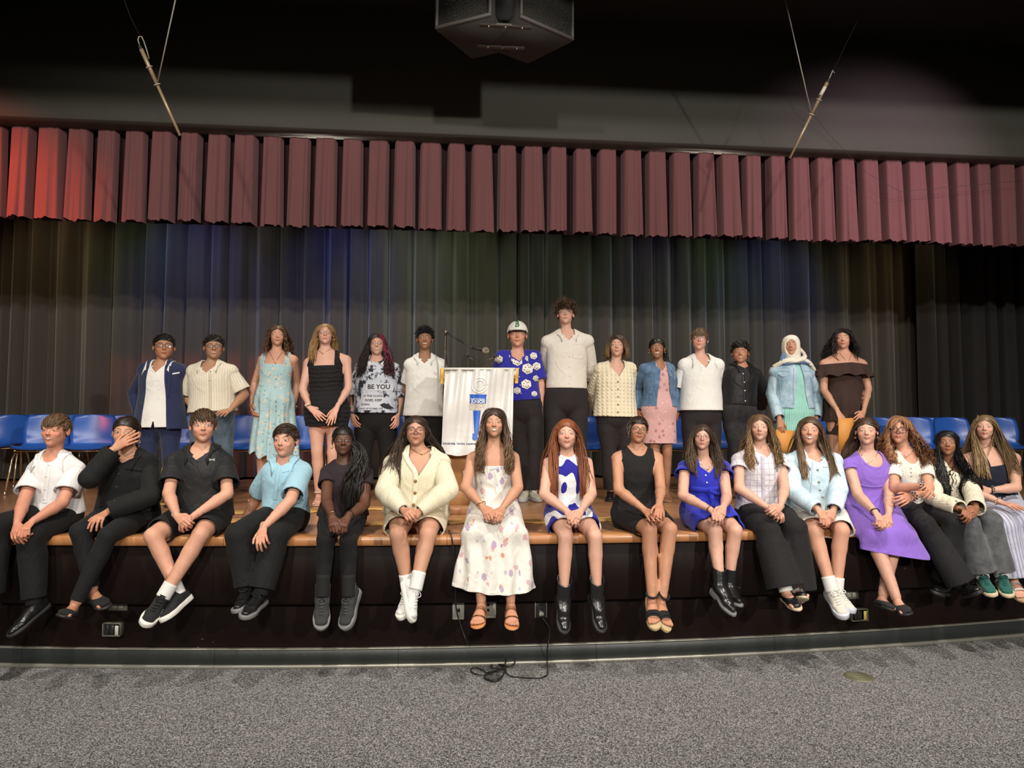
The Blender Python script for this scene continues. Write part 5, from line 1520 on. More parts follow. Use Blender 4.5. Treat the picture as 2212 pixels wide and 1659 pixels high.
    def buttons(s, pts, surf, mat, r=.006, parent=None, th=.003):
        for x, y in pts:
            p, n = s.hit(x, y, surf)
            if p is None: continue
            MB().lathe([(0, th), (r * .8, th), (r, th * .6), (r, -.002)], p, n, n=12).build('button', mat, parent or s.last, smooth=False)
    def strip(s, pts, surf, mat, wd, name='placket', parent=None, off=.003, axis=None, n=6):
        pts = np.array(pts, float); L = []
        sp = spline(pts, n) if len(pts) > 2 else np.array([pts[0] + (pts[1] - pts[0]) * t for t in np.linspace(0, 1, 14)])
        rows = []
        for i, (x, y) in enumerate(sp):
            p, nn = s.hit(x, y, surf)
            if p is None or (rows and np.linalg.norm(p - rows[-1][1]) > .05): continue
            a, b = sp[max(0, i - 1)], sp[min(len(sp) - 1, i + 1)]
            t = nrm(CR * (b[0] - a[0]) - CU * (b[1] - a[1])); sd = nrm(np.cross(t, nn))
            rows.append([p + nn * (off * .3) - sd * wd, p + nn * off - sd * wd * .9, p + nn * off + sd * wd * .9, p + nn * (off * .3) + sd * wd])
        if len(rows) > 1: return MB().grid(np.array(rows)).build(name, mat, parent or s.last, smooth=True)
    def text(s, txt, x0, y0, x1, surf, mat, name='lettering', bold=True, tilt=0.0, parent=None, off=.004):
        V, T = text_tris(txt, 1.0, bold); V[:, 0] -= V[:, 0].min(); k = (x1 - x0) / V[:, 0].max(); W = []
        for x, y, _ in V:
            p, n = s.hit(x0 + x * k - y * k * tilt, y0 - y * k + x * k * tilt, surf); W.append(p + n * off if p is not None else np.array([np.nan] * 3))
        W = np.array(W); T = T[~np.isnan(W[T]).any((1, 2))]
        if len(T): return mk(name, np.nan_to_num(W, nan=W[~np.isnan(W[:, 0])].mean() if (~np.isnan(W[:, 0])).any() else 0), T, mat, parent or s.last, smooth=False) if not np.isnan(W).any() else mk(name, *_compact(W, T), mat, parent or s.last, smooth=False)
    def patch(s, poly, surf, mat, name='print', parent=None, off=.003):
        c = np.mean(poly, 0); rings = [[c + (np.array(p) - c) * f for p in poly] for f in (.5, 1)]; V = []
        for q in [c] + rings[0] + rings[1]:
            p, n = s.hit(q[0], q[1], surf)
            if p is None: return None
            V.append(p + n * off)
        m = len(poly); T = [(0, 1 + i, 1 + (i + 1) % m) for i in range(m)]; Q = [(1 + i, 1 + m + i, 1 + m + (i + 1) % m, 1 + (i + 1) % m) for i in range(m)]
        b = MB(); b.V = [np.array(V)]; b.n = len(V); b.F3 = [np.array(T)]; b.F4 = [np.array(Q)]
        return b.build(name, mat, parent or s.last, smooth=True)
    def quad(s, c4, surf, mat, name='print_panel', parent=None, off=.004, n=9, m=5):
        c4 = np.array(c4, float); rows = []
        for a in np.linspace(0, 1, n):
            row = []
            for b in np.linspace(0, 1, m):
                q = (c4[0] * (1 - a) + c4[1] * a) * (1 - b) + (c4[3] * (1 - a) + c4[2] * a) * b; p, nn = s.hit(q[0], q[1], surf)
                if p is None: return None
                row.append(p + nn * off)
            rows.append(row)
        return MB().grid(np.array(rows)).build(name, mat, parent or s.last, smooth=True)
    def collar(s, mat, gap=.45, h=.028, fall=.022, tip=.040, r=.053, name='collar', parent=None, spread=.2, drop=.03):
        o = s.tl(1.0); k = s.bw * .5 + .5; al = np.linspace(gap, 2 * PI - gap, 41); rows = []
        cp = [p_ for p_ in s.coll if p_['g'] == 'T']
        for a in al:
            e = min(a - gap, 2 * PI - gap - a); tp = math.exp(-(e / .38) ** 2); dirv = s.v * math.cos(a) + s.u * math.sin(a); z = -drop * math.cos(a) - .008
            side = s.u * (1 if a < PI else -1)
            p0 = o + dirv * r * k + s.w * (z - .012); p1 = o + dirv * (r + .004) * k + s.w * (z + h); p15 = o + dirv * (r + .012) * k + s.w * (z + h * .9)
            p2 = o + dirv * (r + .019 + .012 * tp) * k + s.w * (z - .008 - fall * .3 - tip * tp) + side * spread * tp * .12
            rows.append([p0, p1, p15, p2])
        R = np.array(rows); p2 = R[:, 3]
        for _ in range(3):
            d = evalpts(cp, p2, True); e = 1e-3; g = np.stack([(evalpts(cp, p2 + np.eye(3)[i] * e, True) - d) / e for i in range(3)], 1); p2 = p2 + g * np.clip(.008 - d, 0, .03)[:, None]
        for _ in range(4): p2[1:-1] = .25 * p2[:-2] + .5 * p2[1:-1] + .25 * p2[2:]
        R[:, 3] = p2; mid = R[:, 2] * .45 + p2 * .55; d = evalpts(cp, mid); g = np.stack([(evalpts(cp, mid + np.eye(3)[i] * 1e-3) - d) / 1e-3 for i in range(3)], 1); mid = mid + g * np.clip(.008 - d, 0, .03)[:, None]
        R = np.concatenate([R[:, :3], mid[:, None], p2[:, None], (p2 - (p2 - mid) * .1 - s.v * .004)[:, None]], 1)
        q = R.reshape(-1, 3) - s.J['hp']
        return MB().grid(R).build(name, mat, parent or s.last, smooth=True, loc=np.stack([q @ s.u, q @ s.v, q @ s.w], 1))
    def chain(s, pend, mat, r=.0016, width=.062, name='necklace', bead=None):
        o = s.tl(1.0); p1, _ = o + s.v * .1, 0; x0, y0, k = s.fr
        pe = atY(x0 + pend[0] / k, y0 + pend[1] / k, o[1] - .09); L = []
        for t in np.linspace(-1, 1, 33):
            a = o + s.u * (width * np.sign(t)) + s.w * .03 + s.v * .0; f = 1 - abs(t); p = a + (pe - a) * (f ** .8) + s.v * .03 * math.sin(PI * f); L.append(p)
        L = np.array(L); cp = s.bodyp
        for _ in range(5):
            d = evalpts(cp, L); g = np.stack([(evalpts(cp, L + np.eye(3)[i] * 1e-3) - d) / 1e-3 for i in range(3)], 1); L = L + g * (.004 - d)[:, None] * np.where(np.abs(np.linspace(-1, 1, 33)) < .9, 1, 0)[:, None] * .8
        o_ = MB().tube(L, r, 5).build(name, mat, s.root, smooth=True)
        c = L[16]; MB().lathe([(0, .003), (.006, .002), (.007, 0), (0, -.002)], c + s.v * .002, s.v, n=10).build('pendant', bead or mat, o_)
    def band(s, q, t, mat, r=.030, th=.004, name='bracelet', tilt=.1, beads=0, mat2=None):
        E, W = s.J['e' + q], s.J['w' + q]; c = E + (W - E) * t; d = nrm(W - E); e1 = nrm(np.cross(d, A(0, 1, .2))); e2 = np.cross(d, e1); r = r * s.sc * s.fat ** .4
        f = lambda a: c + r * math.cos(a) * e1 + r * .9 * math.sin(a) * e2 + d * tilt * r * math.cos(a)
        if beads:
            m = [MB(), MB()]
            for i in range(beads):
                p = f(2 * PI * i / beads); rr = PI * r / beads * .95
                m[i % 2].lathe([(0, -rr), (rr * .8, -rr * .6), (rr, 0), (rr * .8, rr * .6), (0, rr)], p, d, n=8)
            o = m[0].build(name, mat, s.root, smooth=True); m[1].build('bead', mat2 or mat, o, smooth=True); return o
        return MB().tube([f(a) for a in np.linspace(0, 2 * PI, 20, endpoint=False)], th, 6, closed=True).build(name, mat, s.root, smooth=True)
    def watch(s, q, t, strap, face_):
        o = s.band(q, t, strap, .031, .006, 'watch'); E, W = s.J['e' + q], s.J['w' + q]; c = E + (W - E) * t; d = nrm(W - E); n = nrm(A(.25, -1, 0) - d * np.dot(d, A(.25, -1, 0)))
        x = np.cross(d, n); MB().box(c + n * .031, (.017, .020, .006), np.array([x, d, n]).T, bev=.003).build('watch_case', face_, o)
    def glasses(s, mat, rx=.108, rz=.082, th=.0085, p=3.0, y=-.455, z=.012, lens=True, tilt=0):
        a = np.linspace(0, 2 * PI, 28, endpoint=False); o = None; m = MB(); lens_ = []
        se = lambda t, q: np.sign(math.cos(t) if q == 0 else math.sin(t)) * abs(math.cos(t) if q == 0 else math.sin(t)) ** (2 / p)
        for sx in (-1, 1):
            P = np.array([(sx * .148 + rx * se(t, 0), y + .25 * (abs(sx * .148 + rx * se(t, 0))) ** 2 - .02, z + rz * se(t, 1)) for t in a])
            m.tube(s.hl(P), th * s.hh, 6, closed=True); lens_.append(P)
            m.tube(s.hl([(sx * (.148 + rx), y - .0, z + rz * .4), (sx * .335, y + .10, z + rz * .35), (sx * .37, -.15, z + .03), (sx * .372, .06, z + .02), (sx * .362, .12, z - .04)]), th * s.hh * .9, 6)
        m.tube(s.hl([(-(.148 - rx) , y - .02, z + .02), (0, y - .035, z + .03), (.148 - rx, y - .02, z + .02)]), th * s.hh, 6)
        o = m.build('glasses', mat, s.root, smooth=True)
        if lens:
            for P in lens_:
                c = P.mean(0); V = np.vstack([c, P]); n = len(P)
                mk('lens', s.hl(V), np.array([(0, 1 + i, 1 + (i + 1) % n) for i in range(n)]), LENS_M, o, smooth=False)
        return o
    def earring(s, mat, r=.0, z=-.19, drop=.0, only='lr'):
        for q in only:
            sx = -1 if q == 'l' else 1; c = s.hl((sx * .385, .03, z))
            if r: MB().tube([c + s.hh * r * (math.cos(t) * A(0, 1, 0) * .4 + math.cos(t) * A(1, 0, 0) * .7 + math.sin(t) * A(0, 0, 1)) - A(0, 0, r * s.hh) for t in np.linspace(0, 2 * PI, 16, endpoint=False)], .0022, 5, closed=True).build('earring', mat, s.root, smooth=True)
            else: MB().lathe([(0, -.006), (.005, -.004), (.006, 0), (.005, .004), (0, .006)], c, n=10).build('earring', mat, s.root, smooth=True)
    # ---------------- hair
    def cap_mesh(s, th, hf=.30, temple=.10, zn=-.34, ear=.08, front=True, inflx=0.0, vox=.028, noise=0.0):
        P = [ell((0, .10, .135), (.345 * s.face.get('w', 1) + th + inflx, .415 + th, .362 + th), k=.05), ell((0, .26, -.10), (.27 + th, .24 + th, .30), k=.08)]
        V, Q = mesh_sdf(P, vox); T = tri(Q)
        n = vnorm(V, T)
        if noise: V = V + n * (noise * (np.sin(V[:, 0] * 55 + 3 * np.sin(V[:, 2] * 22)) + np.sin(V[:, 1] * 47 + V[:, 2] * 33)) * .5)[:, None]
        zl = np.interp(V[:, 1], [-.5, -.27, -.16, -.07, .0, .14, .20, .30], [hf, hf - .06, temple + .06, temple - .10, ear, ear, zn + .1, zn]) - .12 * np.clip(np.abs(V[:, 0]) - .18, 0, .2) * (V[:, 1] < -.2) * 2
        V, T = clip(V, T, zl - V[:, 2]); V, T = rim(V, T, .03)
        return V, T
    def hcol(s): return s.head_coll
    def grow(s, roots, dirs, L, nseg, grav, margin=.006, stiff=.0, fw=None, fwy=-.10, wave=0.0, wl=.06, wst=.25, wd=.006, flat=.45, part=None, zf=.24, lay=.010, tgt=None, coll=True, colr=None, tip=.35, rough=.0, beads=0, curlr=0.0, sides=5, smooth=3, cvar=.22, hug=0, hugn=0, wmax=.60):
        """locks: (n) roots/dirs in world space; returns vertices, quads, colours"""
        n = len(roots); p = roots.copy(); D = dirs.copy(); path = [p.copy()]; st = (L / nseg)[:, None]
        cp = [ell(s.hl((0, .10, .135)), A(.345 * s.face.get('w', 1), .415, .362) * s.hh, s.R, k=.01), ell(s.hl((0, -.075, -.13)), A(.272 * s.face.get('w', 1), .30, .36) * s.hh, s.R, k=.01)] + (s.coll + s.bodyp if coll else [])
        g = A(0, 0, -1.0); r = s.r
        mg = margin + r.uniform(0, lay, n)
        for i in range(nseg):
            gi = grav * min(1, .3 + i * .14)
            D = D * (1 - gi) + g * gi + r.normal(size=D.shape) * rough
            if tgt is not None and i > nseg * .12:
                rel = p - s.hc; du = tgt[:, 0] - rel @ s.u; dv = tgt[:, 1] - rel @ s.v
                D = D + (np.clip(du * 5, -.6, .6)[:, None] * s.u + np.clip(dv * 5, -.6, .6)[:, None] * s.v) * min(1, i / nseg * 2.2)
            D /= np.linalg.norm(D, axis=1)[:, None] + 1e-9
            q = p + D * st
            for _ in range(2):
                d = evalpts(cp, q, True); bad = d < mg
                if bad.any():
                    b = q[bad]; db = d[bad]; gr = np.stack([(evalpts(cp, b + np.eye(3)[k] * 2e-3, True) - db) / 2e-3 for k in range(3)], 1)
                    q[bad] = b + gr * np.clip(mg[bad] - db, 0, .03)[:, None]
            if i < hugn:
                hp_ = cp[:2]; d = evalpts(hp_, q, True); gr = np.stack([(evalpts(hp_, q + np.eye(3)[k] * 2e-3, True) - d) / 2e-3 for k in range(3)], 1)
                q = q - gr * (np.clip(d - mg, 0, .05) * hug)[:, None]
            if fw is not None:
                h = ((q - s.hc) / s.hh) @ s.R; m = (h[:, 1] < fwy) & (h[:, 2] < zf) & (h[:, 2] > -.58) & (np.abs(h[:, 0]) < fw)
                if m.any():
                    sg = np.where(h[m, 0] >= (part or 0) * .5, 1, -1); h[m, 0] = sg * fw; q[m] = s.hl(h[m])
            D = (q - p); D /= np.linalg.norm(D, axis=1)[:, None] + 1e-9; p = q; path.append(p.copy())
        Pt = np.array(path)                                            # (m,n,3)
        if fw is not None:                  # drop the few locks that got flipped out of the head of hair
            h = ((Pt - s.hc) / s.hh) @ s.R; bad = ((np.abs(h[..., 0]) > wmax) & (h[..., 2] > -.30)).any(0) | (h[..., 2] > .66).any(0)
            if bad.any():
                ok = np.where(~bad)[0]; rp = ok[r.randint(0, len(ok), bad.sum())]; Pt[:, bad] = Pt[:, rp]; L = L.copy(); L[bad] = L[rp]
        for _ in range(smooth):
            Pt[1:-1] = .25 * Pt[:-2] + .5 * Pt[1:-1] + .25 * Pt[2:]
            Pt[-1] = Pt[-1] * .6 + Pt[-2] * .4
        m = len(Pt); sarc = np.linspace(0, 1, m)[:, None] * L[None]
        Tn = np.gradient(Pt, axis=0); Tn /= np.linalg.norm(Tn, axis=2)[..., None] + 1e-9
        out = Pt - s.hl(A(0, .05, 0)); out[..., 2] *= .2; out /= np.linalg.norm(out, axis=2)[..., None] + 1e-9
        e1 = np.cross(Tn, out); e1 /= np.linalg.norm(e1, axis=2)[..., None] + 1e-9; e2 = np.cross(e1, Tn)
        if wave:
            wl = max(wl, 3.4 * L.mean() / nseg); ph = r.uniform(0, 2 * PI, n)[None]; rm = np.clip((np.linspace(0, 1, m)[:, None] - wst) / (1 - wst), 0, 1) ** .7
            k = 2 * PI / (wl * r.uniform(.8, 1.25, n)[None]); am = wave * rm * r.uniform(.6, 1.3, n)[None]
            Pt = Pt + (am * np.sin(sarc * k + ph))[..., None] * e1 + (am * (.55 + curlr) * np.cos(sarc * k + ph))[..., None] * e2 + (am * .5)[..., None] * e2
            Tn = np.gradient(Pt, axis=0); Tn /= np.linalg.norm(Tn, axis=2)[..., None] + 1e-9
            e1 = np.cross(Tn, e2); e1 /= np.linalg.norm(e1, axis=2)[..., None] + 1e-9; e2 = np.cross(e1, Tn)
        w0 = wd * r.uniform(.6, 1.3, n)[None]; t = np.linspace(0, 1, m)[:, None]
        prof = np.minimum(1, .45 + t * 4) * np.clip(1 - (np.clip(t - (1 - tip), 0, 1) / tip) ** 1.6 * .85, .1, 1)
        if beads: prof = prof * (1 + .22 * np.sin(sarc * 2 * PI / .012))
        a = np.arange(sides) * 2 * PI / sides
        W = (w0 * prof)[..., None, None]
        V = Pt[:, :, None] + W * (np.cos(a)[None, None, :, None] * e1[:, :, None] + flat * np.sin(a)[None, None, :, None] * e2[:, :, None])
        V = V.transpose(1, 0, 2, 3).reshape(-1, 3)                     # n, m, sides
        base = np.arange(n)[:, None, None] * (m * sides) + np.arange(m - 1)[None, :, None] * sides; j = np.arange(sides)[None, None]
        Q = np.stack([base + j, base + (j + 1) % sides, base + sides + (j + 1) % sides, base + sides + j], -1).reshape(-1, 4)
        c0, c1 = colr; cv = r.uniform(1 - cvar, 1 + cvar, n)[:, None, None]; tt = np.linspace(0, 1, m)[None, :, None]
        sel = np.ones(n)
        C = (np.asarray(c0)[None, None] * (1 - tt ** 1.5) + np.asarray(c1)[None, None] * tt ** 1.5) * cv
        C = np.repeat(C.reshape(n * m, 3), sides, 0)
        LC = np.stack([np.repeat(np.repeat(r.uniform(0, 50, n), m), sides) + np.tile(np.abs(np.arange(sides) - sides / 2) * wd * 70, n * m), np.zeros(n * m * sides), np.repeat((sarc.T).reshape(-1), sides)], 1)
        s.lc.append(LC)
        return V, Q, C
    def scalp(s, n, hf=.30, th=.05, zmin=-.05, ear=.08, temple=.1, xl=None):
        """random root points on the scalp, in head space, with normals"""
        out = []
        while len(out) < n:
            d = nrm(s.r.normal(size=3)); q = A(0, .10, .135) + d * A(.345 * s.face.get('w', 1) + th, .415 + th, .362 + th)
            zl = np.interp(q[1], [-.5, -.27, -.16, -.07, .0, .14, .20, .30], [hf, hf - .06, temple + .06, temple - .1, ear, ear, zmin, zmin])
            if q[2] > max(zl, zmin) and (xl is None or xl(q)): out.append(np.concatenate([q, d / A(.345, .415, .362)]))
        o = np.array(out); nn = o[:, 3:]; nn /= np.linalg.norm(nn, axis=1)[:, None]
        return o[:, :3], nn
    def hair_short(s, c0, c1=None, n=800, comb=(.25, -1, .1), L=.05, lift=.10, th=.045, hf=.285, wave=0.0, wl=.03, wd=.0038, rough=.06, ear=.08, flat=.35, lay=.010, hug=.75, zmin=-.18, temple=.1, top=1.0, side=.45, zn=-.14, curlr=0):
        c1 = c1 or [x * 1.3 for x in c0]
        V, T = s.cap_mesh(th * .6, hf, temple, zn, ear, noise=.006); cc = s.r.uniform(.75, 1.1, len(V))[:, None] * np.asarray(c0)
        Vs, Ts, Cs = [s.hl(V)], [T], [cc]; k = len(V); s.lc = [np.stack([V[:, 1] * 9, V[:, 2] * 2, V[:, 0] * .2], 1)]
        q, nn = s.scalp(n, hf + .02, th * .5, zmin, ear, temple)
        cb = np.asarray(comb, float)
        topf = np.clip((q[:, 2] - .12) / .3, 0, 1)
        d = cb * (.4 + .6 * topf[:, None]) + A(0, .5, -.9) * (1 - topf[:, None]) * .9
        d = d - nn * np.sum(d * nn, 1)[:, None]; d /= np.linalg.norm(d, axis=1)[:, None] + 1e-9
        d = d + nn * (lift * (.35 + .65 * topf))[:, None]; d /= np.linalg.norm(d, axis=1)[:, None]
        Ls = L * (side + (top - side) * topf) * s.r.uniform(.7, 1.25, n)
        v, Q, C = s.grow(s.hl(q), d @ s.R.T, Ls, 6 if wave else 5, .10, coll=False, wave=wave, wl=wl, wst=0, wd=wd, rough=rough, colr=(c0, c1), tip=.6, margin=.005, curlr=curlr, flat=flat, lay=lay, smooth=0 if wave else 1, sides=3, hug=hug, hugn=9)
        Vs.append(v); Ts.append(tri(Q) + k); Cs.append(C)
        return mk('hair', np.vstack(Vs), np.vstack(Ts), HAIR, s.root, cols=np.vstack(Cs), loc=np.vstack(s.lc))
    def hair_long(s, c0, c1=None, L=.30, part=0.0, n=440, fw=.30, front=.5, wave=.0, wl=.09, wst=.3, wd=.0032, th=.030, hf=.315, back=.25, lift=.06, streak=None, curlr=0, rough=.012, beads=0, nseg=None, Lj=.12, fronts=None, grav=.5, flat=.3, bangs=None, tip=.35, zf=.24, margin=.004, fx=(.36, .60), bx=(.0, .62), fv=.07, lay=.014, sheets=150, hug=.6, hn=.25, fxl=None, fxr=None):
        nseg = nseg or (18 if curlr else 13); n = min(n, 430)
        """long hair: flat sheets of hair with finer locks over them, parted at `part`"""
        c1 = c1 or c0
        V, T = s.cap_mesh(th * .7, hf + .035, .06, -.42, -.12, noise=.004); cc = s.r.uniform(.75, 1.05, len(V))[:, None] * np.asarray(c0)
        Vs, Ts, Cs = [s.hl(V)], [T], [cc]; k = len(V); s.lc = [np.stack([V[:, 1] * 9, V[:, 2] * 2, V[:, 0] * .2], 1)]
        for (nn_, w_, fl_, ly) in ((sheets, wd * 2.8, flat * .5, lay * .6), (n, wd, flat * 1.3, lay)):
            q, nn = s.scalp(nn_, hf, th * .75, .02, -.02, .05)
            sg = np.where(q[:, 0] > part + s.r.normal(size=nn_) * .01, 1, -1)
            d = np.stack([sg * 1.0, back + .5 * np.clip(q[:, 1], -.3, .5), np.full(nn_, -.15)], 1)
            d = d - nn * np.sum(d * nn, 1)[:, None]; d /= np.linalg.norm(d, axis=1)[:, None]; d = d + nn * lift * s.r.uniform(.3, 1, nn_)[:, None]; d /= np.linalg.norm(d, axis=1)[:, None]
            Ls = (L + s.hh * (.35 + .75 * np.clip(q[:, 2], 0, .5))) * (1 + s.r.uniform(-Lj, Lj, nn_))
            isf = (q[:, 1] < (-.30 + front * .6) + s.r.normal(size=nn_) * .08)
            if fronts is not None: isf = isf & ((sg > 0) if fronts == 'r' else (sg < 0))
            rr = s.r.uniform(0, 1, nn_); lo = np.where(sg > 0, (fxr or fx)[0], (fxl or fx)[0]); hi = np.where(sg > 0, (fxr or fx)[1], (fxl or fx)[1])
            tu = np.where(isf, lo + (hi - lo) * rr, bx[0] + (bx[1] - bx[0]) * rr) * sg * s.hh
            tv = np.where(isf, fv + s.r.uniform(-.02, .02, nn_), -.13)
            v, Q, C = s.grow(s.hl(q), d @ s.R.T, Ls, nseg, grav, fw=fw, wave=wave, wl=wl, wst=wst, wd=w_, part=part, tgt=np.stack([tu, tv], 1), colr=(c0, c1), rough=rough, curlr=curlr, beads=beads, flat=fl_, tip=tip, zf=zf, margin=margin, lay=ly, sides=3, wmax=.60 if not curlr else .78, hug=hug, hugn=max(1, int(nseg * hn)))
            if streak is not None:
                m = np.repeat(streak[1](q), len(v) // nn_); C[m] = np.asarray(streak[0]) * s.r.uniform(.7, 1.3, m.sum())[:, None]
            Vs.append(v); Ts.append(tri(Q) + k); Cs.append(C); k += len(v)
        if bangs is not None:
            nb = bangs.get('n', 70); x = s.r.uniform(-.24, .24, nb); qq = np.stack([x, np.full(nb, -.28) + .5 * x ** 2, .45 - .8 * x ** 2], 1)
            dd = np.stack([np.where(x > part, .45, -.45) + x * 1.5, np.full(nb, -.55), np.full(nb, -.35)], 1); dd /= np.linalg.norm(dd, axis=1)[:, None]
            v, Q, C = s.grow(s.hl(qq), dd @ s.R.T, np.full(nb, bangs['L']) * s.r.uniform(.8, 1.15, nb), 9, .3, coll=False, fw=bangs.get('fw'), wave=.002, wl=.1, wd=wd, colr=(c0, c1), margin=.005, zf=bangs.get('zf', .16), lay=.006, sides=4, flat=flat)
            Vs.append(v); Ts.append(tri(Q) + k); Cs.append(C); k += len(v)
        return mk('hair', np.vstack(Vs), np.vstack(Ts), HAIR, s.root, cols=np.vstack(Cs), loc=np.vstack(s.lc))
    def hair_back(s, c0, c1=None, th=.03, hf=.33, n=200, part=None, bun=None, tail=None, wd=.005):
        c1 = c1 or c0
        V, T = s.cap_mesh(th, hf, .03, -.36, .02, noise=.003); cc = s.r.uniform(.8, 1.1, len(V))[:, None] * np.asarray(c0)
        Vs, Ts, Cs = [s.hl(V)], [T], [cc]; k = len(V); s.lc = [np.stack([V[:, 1] * 9, V[:, 2] * 2, V[:, 0] * .2], 1)]
        q, nn = s.scalp(n, hf, th * .9, -.1, .02, .03)
        d = np.stack([np.where(q[:, 0] > (part or 0), .5, -.5) * (part is not None), np.full(n, 1.0), -.4 * np.ones(n)], 1); d = d - nn * np.sum(d * nn, 1)[:, None]; d /= np.linalg.norm(d, axis=1)[:, None]
        v, Q, C = s.grow(s.hl(q), d @ s.R.T, s.hh * np.full(n, .42), 6, .05, coll=False, wd=wd, flat=.25, colr=(c0, c1), margin=.003 + th * .9 * s.hh, lay=.003, sides=4, hug=.95, hugn=9)
        Vs.append(v); Ts.append(tri(Q) + k); Cs.append(C); k += len(v)
        if bun is not None:
            (c, r) = bun; P = [ell(c, r, k=.02)]; V, Q = mesh_sdf(P, .02); n_ = vnorm(V, tri(Q)); V = V + n_ * (.012 * np.sin(V[:, 0] * 70 + V[:, 2] * 50 + 4 * np.sin(V[:, 1] * 30)))[:, None]
            Vs.append(s.hl(V)); Ts.append(tri(Q) + k); Cs.append(s.r.uniform(.7, 1.2, len(V))[:, None] * np.asarray(c0)); k += len(V); s.lc.append(V * A(9, 2, 2))
        if tail is not None:
            nt_ = tail.get('n', 120); c = A(*tail['at']); q = c + s.r.normal(size=(nt_, 3)) * .05
            d = A(*tail['dir']) + s.r.normal(size=(nt_, 3)) * .35; d /= np.linalg.norm(d, axis=1)[:, None]
            v, Q, C = s.grow(s.hl(q), d @ s.R.T, tail['L'] * s.r.uniform(.75, 1.1, nt_), 16, .3, wave=tail.get('wave', .004), wl=tail.get('wl', .05), wst=.1, wd=wd, colr=(c0, c1), curlr=tail.get('curlr', 0), tgt=np.stack([np.full(nt_, tail.get('x', 0.0)) + s.r.normal(size=nt_) * tail.get('sx', .03), np.full(nt_, tail.get('front', -.12)) + s.r.normal(size=nt_) * .012], 1), beads=tail.get('beads', 0), rough=.02)
            Vs.append(v); Ts.append(tri(Q) + k); Cs.append(C); k += len(v)
        return mk('hair', np.vstack(Vs), np.vstack(Ts), HAIR, s.root, cols=np.vstack(Cs), loc=np.vstack(s.lc))
def _compact(W, T):
    u = np.unique(T); mp = np.full(len(W), -1); mp[u] = np.arange(len(u)); return W[u], mp[T]
# ------------------------------------------------------------------ the cast
PALE = (.62, .40, .31); FAIR = (.58, .345, .245); RUDDY = (.56, .29, .20); OLIVE = (.47, .275, .175); TAN = (.40, .215, .125); BROWN = (.25, .12, .068); DEEP = (.135, .064, .038); DARK = (.105, .05, .031)
BLACKF = fabric('black_cotton', (.009, .009, .0095)); BLKSOFT = fabric('soft_black_jersey', (.013, .0115, .0115)); BLKPANT = fabric('black_twill', (.0085, .0082, .0085), weave=500)
CHARC = fabric('charcoal_twill', (.020, .0165, .017), weave=600); WHITEF = fabric('white_cotton', (.70, .69, .66)); WHITEP = fabric('white_pique', (.72, .71, .67), weave=700, bump=.4)
CREAMK = fabric('cream_knit', (.70, .64, .47), pat='rib', freq=150, bump=.5); NAVY = fabric('navy_suiting', (.016, .022, .062), weave=700)
DENIM = fabric('blue_denim', (.045, .10, .19), pat='denim', c2=(.15, .24, .36), weave=1200); DENIML = fabric('light_denim', (.20, .33, .42), pat='denim', c2=(.46, .58, .64), weave=1200); DENIMP = fabric('pale_denim', (.42, .57, .66), pat='denim', c2=(.66, .76, .80), weave=1200)
JEAN = fabric('dark_jean', (.035, .06, .085), pat='denim', c2=(.09, .13, .16)); BLKJEAN = fabric('black_jean', (.012, .012, .013), pat='denim', c2=(.03, .03, .032)); GREYJEAN = fabric('grey_jean', (.060, .062, .066), pat='denim', c2=(.13, .135, .14))
LEATH = plain('black_leather', (.010, .010, .010), .28, bump=(60, .15)); CANVAS = fabric('black_canvas', (.016, .016, .016)); SUEDE = fabric('charcoal_suede', (.035, .036, .035))
SOLEB = plain('black_sole', (.016, .016, .016), .6); SOLEW = plain('white_sole', (.68, .66, .6), .5); SOLEC = plain('cream_sole', (.58, .48, .32), .6); SOLEG = plain('grey_sole', (.16, .16, .16), .6); CORK = plain('cork_sole', (.42, .29, .16), .8, bump=(150, .5))
BTN_W = plain('pearl_button', (.62, .6, .56), .3); BTN_B = plain('dark_button', (.03, .025, .02), .35); BTN_BR = plain('horn_button', (.22, .11, .035), .35); BTN_M = plain('metal_button', (.45, .38, .28), .35, metal=.8)
FRAME = plain('dark_spectacle_frame', (.012, .011, .012), .3); FRAMEC = plain('clear_spectacle_frame', (.38, .34, .33), .25); FRAMEM = plain('metal_spectacle_frame', (.10, .08, .07), .3, metal=.6)
BELT = plain('black_belt', (.008, .008, .008), .35); SOCKW = fabric('white_sock', (.66, .65, .62)); SOCKB = fabric('black_sock', (.012, .012, .012)); SKIRTLACE = fabric('cream_lace', (.68, .60, .44), pat='floral', spots=[((.50, .42, .28), 60, .25)], amt=.5)
HB = dict(jet=(.010, .008, .007), black=(.016, .011, .009), dkbr=(.035, .019, .011), br=(.075, .040, .020), ltbr=(.14, .078, .038), dkbl=(.21, .125, .055), bl=(.34, .21, .095), red=(.27, .085, .030), aub=(.25, .115, .05))
def br(h): return tuple(x * .9 for x in HB[h])

